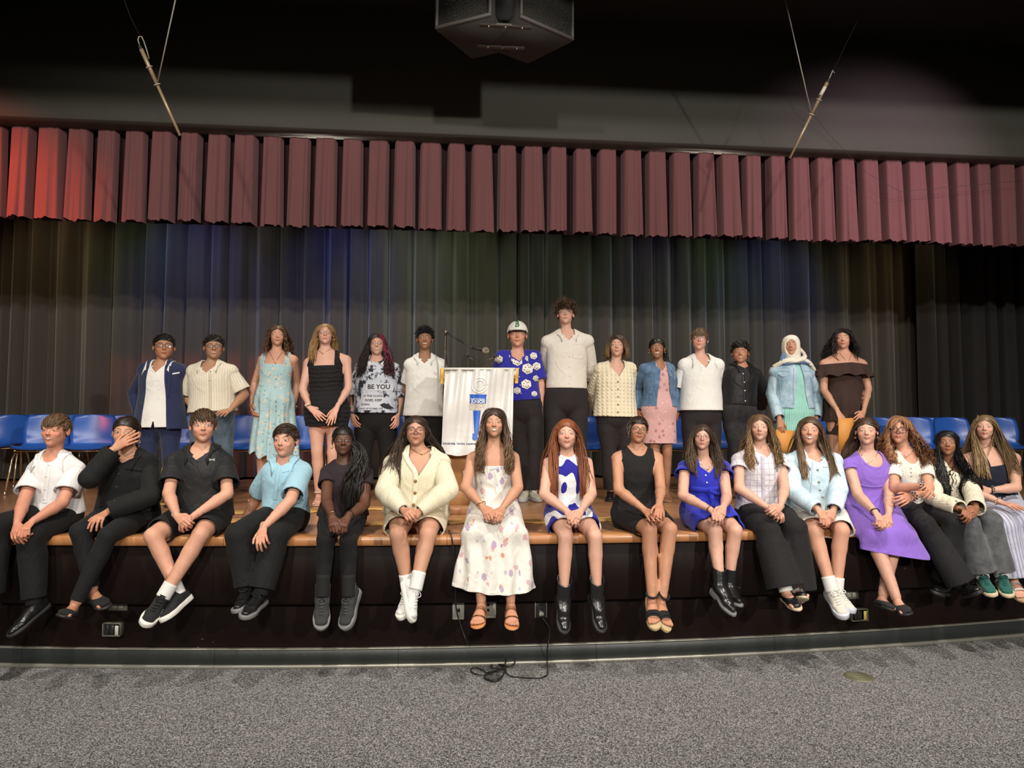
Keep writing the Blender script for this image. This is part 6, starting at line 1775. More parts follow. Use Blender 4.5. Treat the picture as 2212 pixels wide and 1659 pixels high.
def trousers(p, mat, name='trousers', **k):
    n = {a: k.pop(a) for a in ('wr', 'wf') if a in k}
    return p.garment(name, mat, p.pantsp(**k), **{**dict(wr=.004, wf=20), **n})
def belt(p, mat=BELT, t=.2, buckle=True, fit=.018):
    a, b = p.prof(t); al = np.linspace(0, 2 * PI, 40, endpoint=False); c = p.tl(t - .018)
    rows = np.array([[c + p.u * math.cos(x) * (a + fit) + p.v * math.sin(x) * (b + fit) + p.w * dz for dz in (-.016, .016)] for x in np.append(al, al[0])])
    o = MB().grid(rows).build('belt', mat, p.root, smooth=True)
    if buckle: MB().box(c + p.v * (b + fit + .004), (.02, .004, .018), np.array([p.u, p.v, p.w]).T, bev=.003).build('buckle', BTN_M, o)
def opening(p, half, top=None, ox=0.0, vee=0.0):
    """front opening of a jacket: distance inside the gap (positive = cut away)"""
    def f(V):
        q = V - p.tl(1.0); a = q @ p.u - ox; b = q @ p.v; c = q @ p.w
        return np.minimum(half + np.clip(-c * vee, -.1, .06) - np.abs(a), b)
    return f
def jacket_seams(p, mat, surf, lines, wd=.003):
    for l in lines: p.strip(l, surf, mat, wd, 'seam', off=.0025)
def skin_strap(p, a, b, mat, r=.004, name='strap'):
    P = np.array([a, (a + b) / 2, b])
    for _ in range(4):
        P = spline(P, 4); d = evalpts(p.bodyp, P); g = np.stack([(evalpts(p.bodyp, P + np.eye(3)[i] * 1e-3) - d) / 1e-3 for i in range(3)], 1); P = P + g * (r - d)[:, None] * .9; P = P[::4] if len(P) > 40 else P
    return MB().tube(P, r, 6).build(name, mat, p.last, smooth=True)

# ================= standing row, from the left
def b01():
    p = Person('Z1', 'stand', 'cr 1405 165 ch 1395 385 nk 1375 435 sl 1215 435 sr 1555 445 el 1150 670 er 1580 680 wl 1195 870 wr 1535 875 fl 1240 975 fr 1465 970 hp 1370 850',
        'boy with glasses in a navy suit over an open white shirt, standing', TAN, Y=6.3, face=dict(smile=.0, open=.85, w=1.05, jaw=1.1, brow=br('jet'), browt=1.4), poses='loose', hs=.97)
    p.body(); W = fabric('white_dress_shirt', (.66, .64, .60), weave=500)
    p.garment('dress_shirt', W, p.tops(sleeve=0, infl=.026, hem=-.26, loose=.6, hemf=.05), neck=('v', 0.062, 0.072), cut=lambda V: np.minimum(np.minimum(-.10 - ((V - p.tl(.1)) @ p.w), .22 * -((V - p.tl(.1)) @ p.w + .08) - np.abs((V - p.tl(0)) @ p.u)), (V - p.tl(0)) @ p.v), wr=.006, wf=22); sh = p.last
    p.buttons([(1350, y) for y in (560, 640, 715)], 'dress_shirt', BTN_W, .005)
    trousers(p, NAVY, infl=.016, knee=.020, hem=.032)
    p.garment('suit_jacket', NAVY, p.tops(sleeve=1.88, infl=.036, sinf=.022, hem=-.30, loose=.7, fore=.022, flare=.006, hemf=.06), neck=('v', 0.077, 0.096), cut=opening(p, .066, vee=.08)); j = p.last
    p.collar(W, gap=.5, parent=sh, tip=.05, r=.060, spread=.5)
    p.strip([(1470, 505), (1532, 494)], 'suit_jacket', WHITEF, .006, 'pocket_square', j)
    p.strip([(1295, 440), (1285, 560), (1275, 700)], 'suit_jacket', NAVY, .013, 'lapel', j, off=.006); p.strip([(1455, 440), (1445, 560), (1430, 700)], 'suit_jacket', NAVY, .013, 'lapel', j, off=.006)
    p.hair_short(HB['jet'], n=700, L=.03, comb=(.2, -.6, .6), hf=.30, th=.04, ear=.04); p.glasses(FRAME, rx=.112, rz=.075, z=.03); p.shoes('dress', LEATH, SOLEB, (0, .06)); p.finish()
def b02():
    p = Person('Z1', 'stand', 'cr 1825 178 ch 1825 378 nk 1800 445 sl 1630 450 sr 2000 450 el 1590 700 er 2085 680 wl 1665 815 wr 1965 810 fl 1700 900 fr 1870 850 hp 1815 835',
        'boy with glasses in a cream striped short sleeved shirt and jeans', BROWN, Y=6.3, fat=1.06, face=dict(smile=.7, teeth=.5, open=.6, w=1.05, jaw=1.1, nose=1.2, brow=br('jet')), poses=('relaxed', 'flat'), clear='r', hs=1.0)
    p.skin = np.array((.36, .19, .11)); p.body(nohand='l')
    trousers(p, JEAN, infl=.014, knee=.020, hem=.032)
    p.garment('short_sleeved_shirt', fabric('cream_stripe', (.62, .57, .46), pat='stripes', c2=(.50, .44, .33), freq=52, w=.22), p.tops(sleeve=.82, infl=.026, sinf=.030, flare=.014, hem=.02, loose=.7), neck=('v', 0.064, 0.060), wr=.006); p.collar(MATS['cream_stripe'], gap=.42, tip=.04)
    p.strip([(1795, 500), (1793, 800)], 'short_sleeved_shirt', MATS['cream_stripe'], .012); p.buttons([(1795, 485), (1790, 563), (1789, 650), (1789, 738)], 'short_sleeved_shirt', BTN_B, .005)
    p.hair_short(HB['black'], n=680, L=.018, comb=(0, .2, .3), hf=.29, th=.035, ear=.03, wave=.004, wl=.012, rough=.3, hug=.2); p.glasses(FRAME, rx=.115, rz=.07, z=.02)
    p.shoes('hightop', fabric('dark_green_canvas', (.02, .03, .022)), SOLEB, (0, .07)); p.finish()
def b03():
    p = Person('Z2', 'stand', 'cr 395 88 ch 390 265 nk 385 335 sl 240 345 sr 560 350 el 197 590 er 562 590 wl 168 775 wr 528 795 fl 172 880 fr 512 905 hp 365 740',
        'girl with curly brown hair in a light blue floral dress, standing', FAIR, Y=6.55, fem=True, face=dict(smile=.6, open=.5, brow=br('br')), poses='relaxed')
    p.body(feet=True, pal=dict(l=(-1, -.3, 0), r=(1, -.5, 0)))
    F = fabric('blue_floral', (.36, .52, .54), pat='floral', spots=[((.60, .52, .40), 16, .28), ((.10, .13, .11), 30, .17), ((.62, .60, .52), 24, .2)])
    P1, _ = p.tops(sleeve=0, infl=.012, hem=.15, loose=.1); z0 = atY(500, 955, 6.55)[2]; z1 = atY(500, 990, 6.55)[2]
    P2, l2 = p.skirt_stand(.30, z1, .128, .20, .70)
    def rf(V, gi, gs):
        a = np.arctan2((V - p.tl(0)) @ p.v, (V - p.tl(0)) @ p.u); t = np.clip((p.tl(.3)[2] - V[:, 2]) / .5, 0, 1); return (.03 * np.sin(a * 9 + 1) + .015 * np.sin(a * 17)) * t
    p.garment('dress', F, (P1 + P2, []), neck=('square', .055, .105, .095, .135, .12), disp=rf, cut=lambda V: np.maximum(z0 + .0 - .35 * ((V - p.tl(0)) @ p.u + .02) - .02 * np.sin((V @ p.u) * 60) - (z0 - z1) * 0 - V[:, 2] - .14, -1), wr=.003)
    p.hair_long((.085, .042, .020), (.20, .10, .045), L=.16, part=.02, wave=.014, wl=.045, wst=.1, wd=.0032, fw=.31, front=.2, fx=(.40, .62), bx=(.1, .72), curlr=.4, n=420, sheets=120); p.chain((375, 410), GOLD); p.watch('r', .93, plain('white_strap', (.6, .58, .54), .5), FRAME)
    p.sandals(CORK, plain('tan_strap', (.4, .25, .13), .6), [(.6, .02), (.75, .02)]); p.finish()
def b04():
    p = Person('Z2', 'stand', 'cr 800 72 ch 800 255 nk 800 325 sl 630 375 sr 1010 350 el 608 640 er 1000 620 wl 668 790 wr 900 790 fl 790 895 fr 835 935 hp 815 815 kl 730 1160 kr 865 1180 al 745 1500 ar 870 1500 tl 740 1600',
        'girl with long strawberry blonde hair and glasses in a black mini dress', PALE, Y=6.3, fem=True, bw=.94, face=dict(smile=.5, open=.45, pink=1.0, brow=br('dkbl')), poses='flat', clear='lr', pitch=3)
    p.body(feet=True); P1, _ = p.tops(sleeve=0, hem=.0, infl=.012, loose=.1); P2, l2 = p.skirt_stand(.1, atY(700, 920.5, 6.3)[2], .170, .178, .74)
    p.garment('mini_dress', fabric('black_ruched', (.012, .011, .012), pat='ruched', dist=.006, bump=.6), (P1 + P2, l2), neck=('square', .055, .118, .092, .130, .125), wr=.003)
    p.hair_long((.30, .165, .065), (.46, .27, .11), L=.24, part=.0, wave=.006, wl=.16, fw=.31, front=.62, fronts='l', fx=(.34, .70), bx=(.1, .5), fv=.085); p.glasses(FRAME, rx=.115, rz=.082, th=.006, z=.02); p.earring(GOLD, .045); p.chain((770, 320), GOLD, .0012)
    p.band('l', .96, BELT, .029, .0025); p.sandals(plain('beige_sole', (.55, .40, .28), .6), plain('beige_strap', (.62, .46, .34), .5), [(.7, .012), (.55, .01)], sole=(0, .035), ankle=True); p.finish()
def b05():
    p = Person('Z2', 'stand', 'cr 1240 160 ch 1240 345 nk 1240 392 sl 1085 430 sr 1410 430 el 1042 670 er 1440 680 wl 1028 850 wr 1420 860 fl 1050 960 fr 1405 962 hp 1235 850',
        'teen with long black hair, pink streak and a black and white printed shirt', PALE, Y=6.75, fem=True, fat=1.05, face=dict(smile=1.0, teeth=.8, open=.5, brow=br('black')), poses='relaxed')
    p.body(pal=dict(l=(-.7, -1, 0), r=(.7, -1, 0)))
    trousers(p, BLKPANT, infl=.03, knee=.020, hem=.032, upto=1.96, tinf=.02)
    PR = fabric('ink_print', (.50, .53, .60), pat='print', c2=(.022, .024, .035)); INK = plain('print_ink', (.014, .014, .02), .8)
    p.garment('printed_shirt', PR, p.tops(sleeve=.98, infl=.030, sinf=.036, flare=.022, hem=.03, loose=.9), neck=('v', 0.062, 0.030), wr=.004); sh = p.last; p.collar(WHITEF, gap=.35, tip=.04)
    panel = fabric('print_panel', (.56, .58, .63))
    p.quad([(1150, 585), (1375, 585), (1378, 648), (1150, 648)], 'printed_shirt', panel, 'print_panel', sh); p.quad([(1112, 670), (1296, 670), (1300, 815), (1088, 815)], 'printed_shirt', panel, 'print_panel', sh)
    for t, x0, y, x1 in (('BE YOU', 1165, 632, 1350), ('H THE CLOCK', 1132, 700, 1292), ('DOES, KEEP', 1142, 738, 1284), ('GOING', 1110, 772, 1180), ('LAND OF STORMS, FOR', 1092, 808, 1292), ('THE CLOCK', 1408, 660, 1500)): p.text(t, x0, y, x1, 'printed_shirt', INK, parent=sh, off=.007)
    p.patch([(1265, 768), (1300, 752), (1345, 770), (1385, 800), (1330, 805), (1285, 790)], 'printed_shirt', INK, 'print_motif', sh, off=.006)
    p.hair_long(HB['jet'], (.022, .012, .009), L=.30, part=.03, wave=.012, wl=.045, wst=.2, wd=.003, fw=.29, front=.75, fx=(.34, .85), curlr=.3, n=420, nseg=26, streak=((.32, .03, .09), lambda q: (q[:, 0] > .03) & (q[:, 0] < .16) & (q[:, 1] < .0))); p.glasses(FRAMEM, rx=.10, rz=.065, th=.005)
    for t, m in ((.72, plain('green_band', (.35, .7, .12), .5)), (.90, plain('pink_band', (.75, .08, .25), .5)), (.94, plain('blue_band', (.05, .12, .4), .5)), (1.0, BELT)): p.band('l', t, m, .030, .0045)
    p.shoes('sneaker', fabric('bw_check', (.6, .6, .58), pat='blobs', c2=(.02, .02, .02), sc=60), SOLEW, (0, .08)); p.finish()
def b06():
    p = Person('Z2', 'stand', 'cr 1650 118 ch 1650 298 nk 1650 372 sl 1500 395 sr 1810 395 el 1492 640 er 1800 640 wl 1560 770 wr 1745 770 hp 1640 850',
        'boy with short curly black hair in a white polo left of the banner', BROWN, Y=6.6, face=dict(smile=.9, teeth=.7, open=.7, nose=1.2, brow=br('jet')), sg=dict(el=1, er=1, wl=1, wr=1))
    p.skin = np.array((.30, .145, .08)); p.body(nohand='lr'); trousers(p, BLKPANT, infl=.016, knee=.020, hem=.032)
    p.garment('polo_shirt', WHITEP, p.tops(sleeve=.70, infl=.026, sinf=.022, flare=.010, hem=-.03, loose=.8), neck=('v', 0.062, 0.060), wr=.004); p.collar(WHITEP, gap=.35, tip=.038)
    p.strip([(1658, 390), (1660, 470)], 'polo_shirt', WHITEP, .012); p.buttons([(1655, 400), (1658, 432), (1660, 462)], 'polo_shirt', BTN_W, .0045)
    p.hair_short(HB['jet'], n=680, L=.045, comb=(.1, -.3, 1), lift=.7, hf=.29, th=.04, wave=.009, wl=.022, rough=.3, hug=0, side=.15, wd=.0032, curlr=.4, ear=.04); p.shoes('dress', LEATH, SOLEB, (0, .06)); p.finish()
def b07():
    p = Person('Z3', 'stand', 'cr 930 205 ch 930 398 nk 930 468 sl 780 440 sr 1085 440 el 765 650 er 1112 690 wl 800 830 wr 1108 890 fl 810 920 fr 1085 1010 hp 965 850 al 990 1470 ar 1048 1470 tl 940 1600 tr 1100 1590',
        'boy in a white baseball cap and blue shirt with a dice print', FAIR, Y=6.45, face=dict(smile=.4, open=.4, pink=.8, brow=br('dkbl'), iris=(.06, .07, .07)), poses='loose')
    p.body(pal=dict(r=(.8, -1, 0))); trousers(p, CHARC, infl=.018, knee=.020, hem=.032, upto=1.94)
    B = fabric('royal_blue_rayon', (.022, .022, .29)); p.garment('dice_print_shirt', B, p.tops(sleeve=.80, infl=.024, sinf=.026, flare=.014, hem=.10, loose=.6), neck=('v', 0.062, 0.054), wr=.005); sh = p.last; p.collar(fabric('dice_collar', (.66, .64, .58), pat='blobs', c2=(.022, .022, .29), sc=40), gap=.45, tip=.045)
    DW = plain('dice_white', (.70, .68, .60), .7); DS = plain('dice_cream', (.58, .55, .46), .7); PIP = plain('dice_pip', (.01, .01, .02), .7)
    r = np.random.RandomState(5)
    for cx, cy, sz, an in ((785, 490, 34, .3), (930, 505, 42, .2), (1055, 465, 30, 0), (1008, 565, 46, .35), (1078, 545, 34, .1), (998, 685, 42, .1), (1072, 640, 26, .5), (928, 735, 30, .2), (942, 790, 28, .4), (1020, 795, 26, .1), (755, 600, 30, .2), (1060, 760, 24, .2), (890, 600, 34, .1), (860, 700, 34, .3)):
        c, s_ = math.cos(an), math.sin(an); T = lambda x, y: (cx + (x * c - y * s_) * sz, cy + (x * s_ + y * c) * sz)
        h = [T(math.cos(a), math.sin(a) * .95) for a in np.linspace(.3, .3 + 2 * PI, 6, endpoint=False)]
        o = p.patch(h, 'dice_print_shirt', DW, 'die', sh, off=.003)
        if o is None: continue
        p.patch([T(0, -.1), h[1], h[2]] if False else [T(0, .05), h[0], h[1], h[2]], 'dice_print_shirt', DS, 'die_face', sh, off=.005)
        for x, y in ((-.45, -.1), (-.2, -.55), (.35, -.45), (.1, -.3), (-.5, .35), (.0, .5), (.4, .35), (.2, .6)):
            q = T(x, y); p.patch([(q[0] + sz * .09 * math.cos(a), q[1] + sz * .09 * math.sin(a)) for a in np.linspace(0, 2 * PI, 7, endpoint=False)], 'dice_print_shirt', PIP, 'pip', sh, off=.0068)
    p.buttons([(940, 562), (945, 628), (950, 693), (958, 757)], 'dice_print_shirt', BTN_W, .005, sh, th=.008); belt(p, t=.17)
    p.hair_short(HB['dkbl'], n=500, L=.05, comb=(0, -.8, -.3), hf=.24, th=.035, zmin=-.3, ear=-.05)
    V, T = p.cap_mesh(.075, .19, .17, .08, .12, inflx=.0); V[:, 2] += .16 * np.clip(V[:, 2] - .25, 0, 1) * 2 * np.clip(.25 - V[:, 1], 0, .6); CW = fabric('cap_white', (.68, .66, .60)); cap = mk('baseball_cap', p.hl(V), T, CW, p.root, loc=V * .2)
    p.surf['cap'] = BVHTree.FromPolygons(p.hl(V).tolist(), T.tolist())
    R_ = []
    for a in np.linspace(-1.25, 1.25, 21):
        R_.append([p.hl((.40 * math.sin(a), .05 - .43 * math.cos(a) * .98 - e * .20 * math.cos(a) ** 1.2, .185 - .05 * e - .06 * (a * .6) ** 2)) for e in (0, .5, 1, 1, 0)])
        for i_ in (3, 4): R_[-1][i_] = R_[-1][i_] - A(0, 0, .004)
    MB().grid(np.array(R_)).build('cap_brim', fabric('cap_brim_dark', (.035, .03, .035)), cap, smooth=True)
    GREEN = plain('cap_letter_green', (.02, .16, .06), .7); p.text('B', 912, 238, 944, 'cap', GREEN, 'cap_letter', parent=cap, off=.005)
    p.shoes('sneaker', fabric('cream_leather', (.62, .58, .46)), plain('sole_white_blue', (.50, .52, .56), .5), (0, .10), laces=SOCKW); p.finish()
def b08():
    p = Person('Z3', 'stand', 'cr 1300 55 ch 1310 222 nk 1315 300 sl 1140 325 sr 1495 320 el 1145 560 er 1497 560 wl 1160 715 wr 1460 715 hp 1310 765',
        'tallest boy with curly brown hair, clear glasses and a white dress shirt', PALE, Y=6.45, sc=1.1, bw=.93, face=dict(smile=.1, open=.5, pink=.9, brow=br('br')), sg=dict(el=1, er=1, wl=1, wr=1), pitch=6, foot=.28)
    p.body(nohand='lr'); trousers(p, CHARC, infl=.016, knee=.020, hem=.032, tinf=.022)
    W = fabric('ivory_shirt', (.66, .62, .55), weave=600); p.garment('dress_shirt', W, p.tops(sleeve=1.32, infl=.022, sinf=.024, flare=.006, hem=.10, loose=.75, fore=.022), neck=('v', 0.060, 0.060), wr=.006); sh = p.last; p.collar(W, gap=.36, tip=.045)
    p.strip([(1325, 310), (1340, 700)], 'dress_shirt', W, .014, parent=sh); p.buttons([(1325, y) for y in (335, 390)] + [(1335, y) for y in (470, 550, 620, 680)], 'dress_shirt', BTN_W, .005, sh, th=.006)
    p.strip([(1358, 380), (1440, 376), (1444, 470), (1405, 485), (1362, 470), (1358, 380)], 'dress_shirt', W, .002, 'pocket', sh, n=4)
    for q in 'lr':
        E, Wr = p.J['e' + q], p.J['w' + q]; c = E + (Wr - E) * .30; d = nrm(Wr - E); e1 = nrm(np.cross(d, A(0, 1, 0))); e2 = np.cross(d, e1)
        MB().grid(np.array([[c + d * z + .066 * (math.cos(a) * e1 + math.sin(a) * e2) for z in (-.035, .035)] for a in np.linspace(0, 2 * PI, 24)])).build('rolled_cuff', W, sh, smooth=True)
    belt(p, CHARC, t=.17)
    p.hair_short((.060, .030, .016), (.14, .075, .035), n=680, L=.085, comb=(.15, -.9, .6), lift=.45, hf=.27, th=.05, wave=.013, wl=.03, rough=.22, hug=0, side=.3, wd=.0038, curlr=.4, ear=.06); p.glasses(FRAMEC, rx=.115, rz=.085, th=.006, z=.02); p.shoes('dress', LEATH, SOLEB, (0, .06)); p.finish()
def b09():
    p = Person('Z4', 'stand', 'cr 365 172 ch 365 358 nk 355 445 sl 205 430 sr 500 430 el 165 650 er 515 640 wl 190 800 wr 500 790 hp 350 830 al 310 1490 tl 300 1590',
        'girl in a cream cable knit cardigan and black trousers, standing', PALE, Y=6.45, fem=True, face=dict(smile=.1, open=.6, brow=br('br')), sg=dict(el=1, er=1, wl=1, wr=1))
    p.body(nohand='lr'); trousers(p, CHARC, infl=.028, knee=.020, hem=.032, upto=1.95)
    p.garment('camisole', fabric('cream_cotton', (.64, .60, .50)), p.tops(sleeve=0, infl=.012, hem=.2, loose=.2), neck=('tube', .05, .135), wr=.002)
    K = fabric('cable_knit', (.70, .63, .45), pat='cable', freq=28, dist=.006, bump=.6); RB = fabric('rib_knit', (.70, .63, .45), pat='rib', freq=120, dist=.006, bump=.6)
    p.garment('cable_cardigan', K, p.tops(sleeve=1.95, infl=.034, sinf=.034, hem=-.10, loose=.9, fore=.030, flare=.0), neck=('v', 0.077, 0.108), wr=.004); c = p.last
    p.strip([(305, 410), (335, 470), (375, 540), (380, 640), (382, 900)], 'cable_cardigan', RB, .018, 'button_band', c, off=.006); p.strip([(425, 415), (400, 480), (378, 535)], 'cable_cardigan', RB, .015, 'neck_band', c, off=.006)
    p.buttons([(375, y) for y in (570, 632, 698, 765, 828, 892)], 'cable_cardigan', BTN_M, .009, c, th=.011)
    p.strip([(200, 888), (280, 902), (380, 905), (500, 890)], 'cable_cardigan', RB, .034, 'hem_band', c, off=.004)
    p.hair_long((.045, .025, .014), (.33, .20, .09), L=.075, part=-.02, wave=.006, wl=.1, fw=.25, front=.7, fx=(.38, .62), bx=(.1, .66), wd=.0034, th=.05, lift=.12, fv=.055); p.shoes('dress', LEATH, SOLEB, (0, .06)); p.finish()
def b10():
    p = Person('Z4', 'stand', 'cr 700 205 ch 715 372 nk 730 440 sl 575 430 sr 840 430 el 535 640 er 865 640 wl 545 830 wr 885 845 fl 560 920 fr 860 955 hp 725 800 kl 690 1180 kr 795 1180 al 690 1480 ar 790 1490 tr 810 1590',
        'girl in a blue denim jacket over a dusty pink floral dress', BROWN, Y=6.4, fem=True, bw=.95, face=dict(smile=1.0, teeth=.9, open=.5, brow=br('jet'), nose=1.1), poses='loose', hs=1.04)
    p.skin = np.array((.30, .14, .078)); p.body(feet=True, pal=dict(r=(1, -.6, 0), l=(-1, -.5, 0)))
    F = fabric('pink_floral', (.55, .32, .31), pat='floral', spots=[((.30, .11, .11), 15, .22), ((.66, .5, .47), 22, .16)], amt=.7)
    P1, _ = p.tops(sleeve=0, infl=.012, hem=.1, loose=.3); P2, l2 = p.skirt_stand(.12, atY(1425, 957, 6.4)[2], .148, .160, .72); p.garment('dress', F, (P1 + P2, l2), neck=('v', 0.052, 0.066), wr=.004); p.chain((745, 500), GOLD, .0012)
    p.garment('denim_jacket', DENIM, p.tops(sleeve=1.93, infl=.026, sinf=.020, hem=.05, loose=.5, fore=.018), neck=('v', 0.067, 0.060), cut=opening(p, .032, ox=.018, vee=.12), wr=.005); j = p.last; p.collar(DENIM, gap=.6, tip=.05, parent=j, spread=.6)
    ST = fabric('denim_seam', (.07, .14, .24)); jacket_seams(p, ST, 'denim_jacket', [[(690, 500), (680, 640), (650, 790)], [(600, 480), (585, 640), (580, 780)], [(570, 505), (690, 495)], [(785, 500), (800, 790)], [(770, 505), (850, 510)], [(580, 790), (655, 795)]])
    p.buttons([(678, 505), (672, 565), (665, 635), (652, 700), (645, 775), (825, 520)], 'denim_jacket', BTN_M, .006, j, th=.006)
    p.hair_back(HB['jet'], hf=.30, tail=dict(at=(.1, .42, .05), dir=(.3, .6, -.5), L=.24, wave=.012, wl=.035, curlr=.4, x=.07, front=-.10)); p.earring(SILV); p.sandals(plain('tan_sole2', (.5, .33, .2), .6), plain('tan_strap2', (.5, .32, .2), .6), [(.65, .015), (.8, .012)], sole=(0, .04)); p.finish()
def b11():
    p = Person('Z4', 'stand', 'cr 1065 118 ch 1075 302 nk 1080 385 sl 920 400 sr 1248 400 el 890 650 er 1262 640 wl 930 790 wr 1235 770 hp 1085 820',
        'boy with brown fringe and thin glasses in a white polo', PALE, Y=6.45, face=dict(smile=.8, open=.4, brow=br('br'), pink=.8), sg=dict(el=1, er=1, wl=1, wr=1), roll=4)
    p.body(nohand='lr'); trousers(p, CHARC, infl=.02, knee=.020, hem=.032)
    p.garment('polo_shirt', WHITEP, p.tops(sleeve=.80, infl=.030, sinf=.032, flare=.014, hem=.01, loose=.95), neck=('v', 0.067, 0.084), wr=.005); sh = p.last; p.collar(WHITEP, gap=.5, tip=.045, spread=.5)
    p.strip([(1088, 440), (1086, 482)], 'polo_shirt', WHITEP, .014, parent=sh); p.buttons([(1090, 452), (1088, 472)], 'polo_shirt', BTN_W, .005, sh, th=.006)
    p.hair_short((.10, .055, .028), (.20, .12, .06), n=680, L=.075, comb=(-.25, -1, .2), lift=.25, hf=.28, th=.05, rough=.08, ear=.03, side=.5); p.glasses(FRAMEM, rx=.105, rz=.055, th=.0055, z=.01); p.shoes('dress', LEATH, SOLEB, (0, .06)); p.finish()
def b12():
    p = Person('Z5', 'stand', 'cr 300 305 ch 312 548 nk 312 575 sl 160 605 sr 510 625 el 122 850 er 575 870 wl 190 1010 wr 530 1030 hp 290 1050 al 300 2060 ar 360 2060',
        'boy with wavy black hair in a black button shirt and black jeans', TAN, Y=6.4, fat=1.08, face=dict(smile=.5, teeth=.5, open=.5, w=1.05, jaw=1.1, brow=br('jet')), sg=dict(el=1, er=1, wl=1, wr=1), hs=.95)
    p.body(nohand='lr'); trousers(p, BLKJEAN, infl=.016, knee=.020, hem=.032)
    S = fabric('black_satin_cotton', (.008, .008, .009), rough=.5); p.garment('button_shirt', S, p.tops(sleeve=1.95, infl=.022, sinf=.024, hem=.08, loose=.8, fore=.022), neck=('v', 0.064, 0.030), wr=.006); sh = p.last; p.collar(S, gap=.28, tip=.045)
    p.strip([(330, 600), (350, 800), (360, 1040)], 'button_shirt', S, .014, parent=sh); p.buttons([(338, 660), (350, 755), (357, 850), (362, 965)], 'button_shirt', BTN_W, .0065, sh, th=.006); belt(p, t=.15)
    p.hair_short(HB['jet'], n=680, L=.055, comb=(.3, -.4, .7), lift=.35, hf=.28, th=.045, wave=.007, wl=.035, rough=.15, hug=.2, side=.4); p.shoes('sneaker', CANVAS, SOLEB, (0, .07)); p.finish()
def b13():
    p = Person('Z5', 'stand', 'cr 870 225 ch 880 458 nk 890 530 sl 670 605 sr 1095 605 el 655 890 er 1160 890 wl 745 1165 wr 1155 1150 fl 775 1385 fr 1140 1270 hp 900 1080',
        'girl in a cream headscarf, light denim jacket and mint dress', OLIVE, Y=6.4, fem=True, face=dict(smile=.3, open=.6, brow=br('black')), poses='relaxed', hs=.97, clear='l', clrm=.09)
    p.body(footw=.86, feet=True, pal=dict(l=(-.3, -1, 0)))
    M = fabric('mint_tulle', (.30, .62, .53), pat='rib', freq=60, dist=.01, bump=.5); P1, _ = p.tops(sleeve=0, infl=.012, hem=.1); P2, l2 = p.skirt_stand(.02, STZ + .10, .150, .21, .72); p.garment('dress', M, (P1 + P2, l2), neck=('v', 0.052, 0.030), wr=.006)
    p.garment('denim_jacket', DENIML, p.tops(sleeve=1.96, infl=.026, sinf=.022, hem=.06, loose=.5, fore=.020), neck=('v', 0.072, 0.048), cut=opening(p, .012, ox=.012, vee=.14), wr=.005); j = p.last
    ST = fabric('light_denim_seam', (.22, .35, .45)); jacket_seams(p, ST, 'denim_jacket', [[(905, 600), (900, 800), (905, 1050)], [(955, 620), (985, 800), (1035, 1030)], [(740, 660), (760, 1030)], [(725, 625), (860, 640)], [(770, 1030), (905, 1045)], [(1005, 620), (1090, 640)]], .003)
    p.strip([(730, 660), (795, 690), (860, 655)], 'denim_jacket', DENIML, .010, 'pocket_flap', j, off=.006)
    CR_ = fabric('cream_chiffon', (.68, .64, .53), weave=1200); BL = fabric('blue_chiffon', (.10, .17, .30), weave=1200)
    # headscarf: hood round the face, then folds over the shoulders
    h = lambda q: p.hl(q)
    P = [ell(h((0, .09, .10)), A(.42, .50, .45) * p.hh, p.R, k=.03), ell(h((0, .0, -.28)), A(.37, .40, .33) * p.hh, p.R, k=.06), cone(h((0, .08, -.45)), p.tl(1.0), .075, .09, k=.04)]
    V, Q = mesh_sdf(P, .009); T = tri(Q); V = V + vnorm(V, T) * (folds(V, 5, 40) * .004)[:, None]
    L_ = ((V - p.hc) / p.hh) @ p.R; V, T = clip(V, T, np.minimum(1 - np.sqrt((L_[:, 0] / .285) ** 2 + ((L_[:, 2] + .08) / np.where(L_[:, 2] > -.08, .37, .44)) ** 2), -L_[:, 1]) * .2); V, T = rim(V, T, .02)
    sc = mk('headscarf', V, T, CR_, p.root, loc=V)
    def roll(pts, rad, mat, nm):
        X = spline(pts, 8); p.last = sc
        m = MB()
        for k_ in range(4):
            ph = k_ * 1.6; off = np.array([p.v * (.010 * math.cos(ph + i * .3)) + p.w * (rad * .5 * math.sin(ph + i * .25)) for i in range(len(X))]); m.tube(X + off, rad * (.55 + .1 * (k_ % 2)), 8)
        m.build(nm, mat, sc, smooth=True)
    N_ = p.tl(1.0)
    roll([N_ + p.u * -.19 + p.w * -.055 - p.v * .0, N_ + p.u * -.12 + p.w * -.00 + p.v * .085, N_ + p.u * .0 + p.w * .01 + p.v * .115, N_ + p.u * .08 + p.w * .05 + p.v * .085, N_ + p.u * .085 + p.w * .12], .022, CR_, 'scarf_fold')
    roll([N_ + p.u * -.10 + p.w * .06 + p.v * .03, N_ + p.u * -.13 + p.w * -.01 + p.v * .07, N_ + p.u * -.03 + p.w * .0 + p.v * .10, N_ + p.u * .1 + p.w * .0 + p.v * .085, N_ + p.u * .17 + p.w * -.03 + p.v * .04], .026, BL, 'scarf_border')
    roll([N_ + p.u * .06 + p.w * .02 + p.v * .1, N_ + p.u * .13 + p.w * -.02 + p.v * .085, N_ + p.u * .20 + p.w * -.07 + p.v * .03], .02, CR_, 'scarf_fold')
    a = N_ + p.u * -.195 + p.w * -.05; MB().grid(np.array([[a + p.v * (.03 - .05 * s_) + p.u * (-.012 + .004 * math.sin(t * 9 + s_ * 4)) + A(0, 0, -t * .30) for t in np.linspace(0, 1, 14)] for s_ in np.linspace(0, 1, 6)])).build('scarf_tail', CR_, sc, smooth=True)
    p.shoes('flat', LEATH, SOLEB, (0, .05)); p.finish(); return p
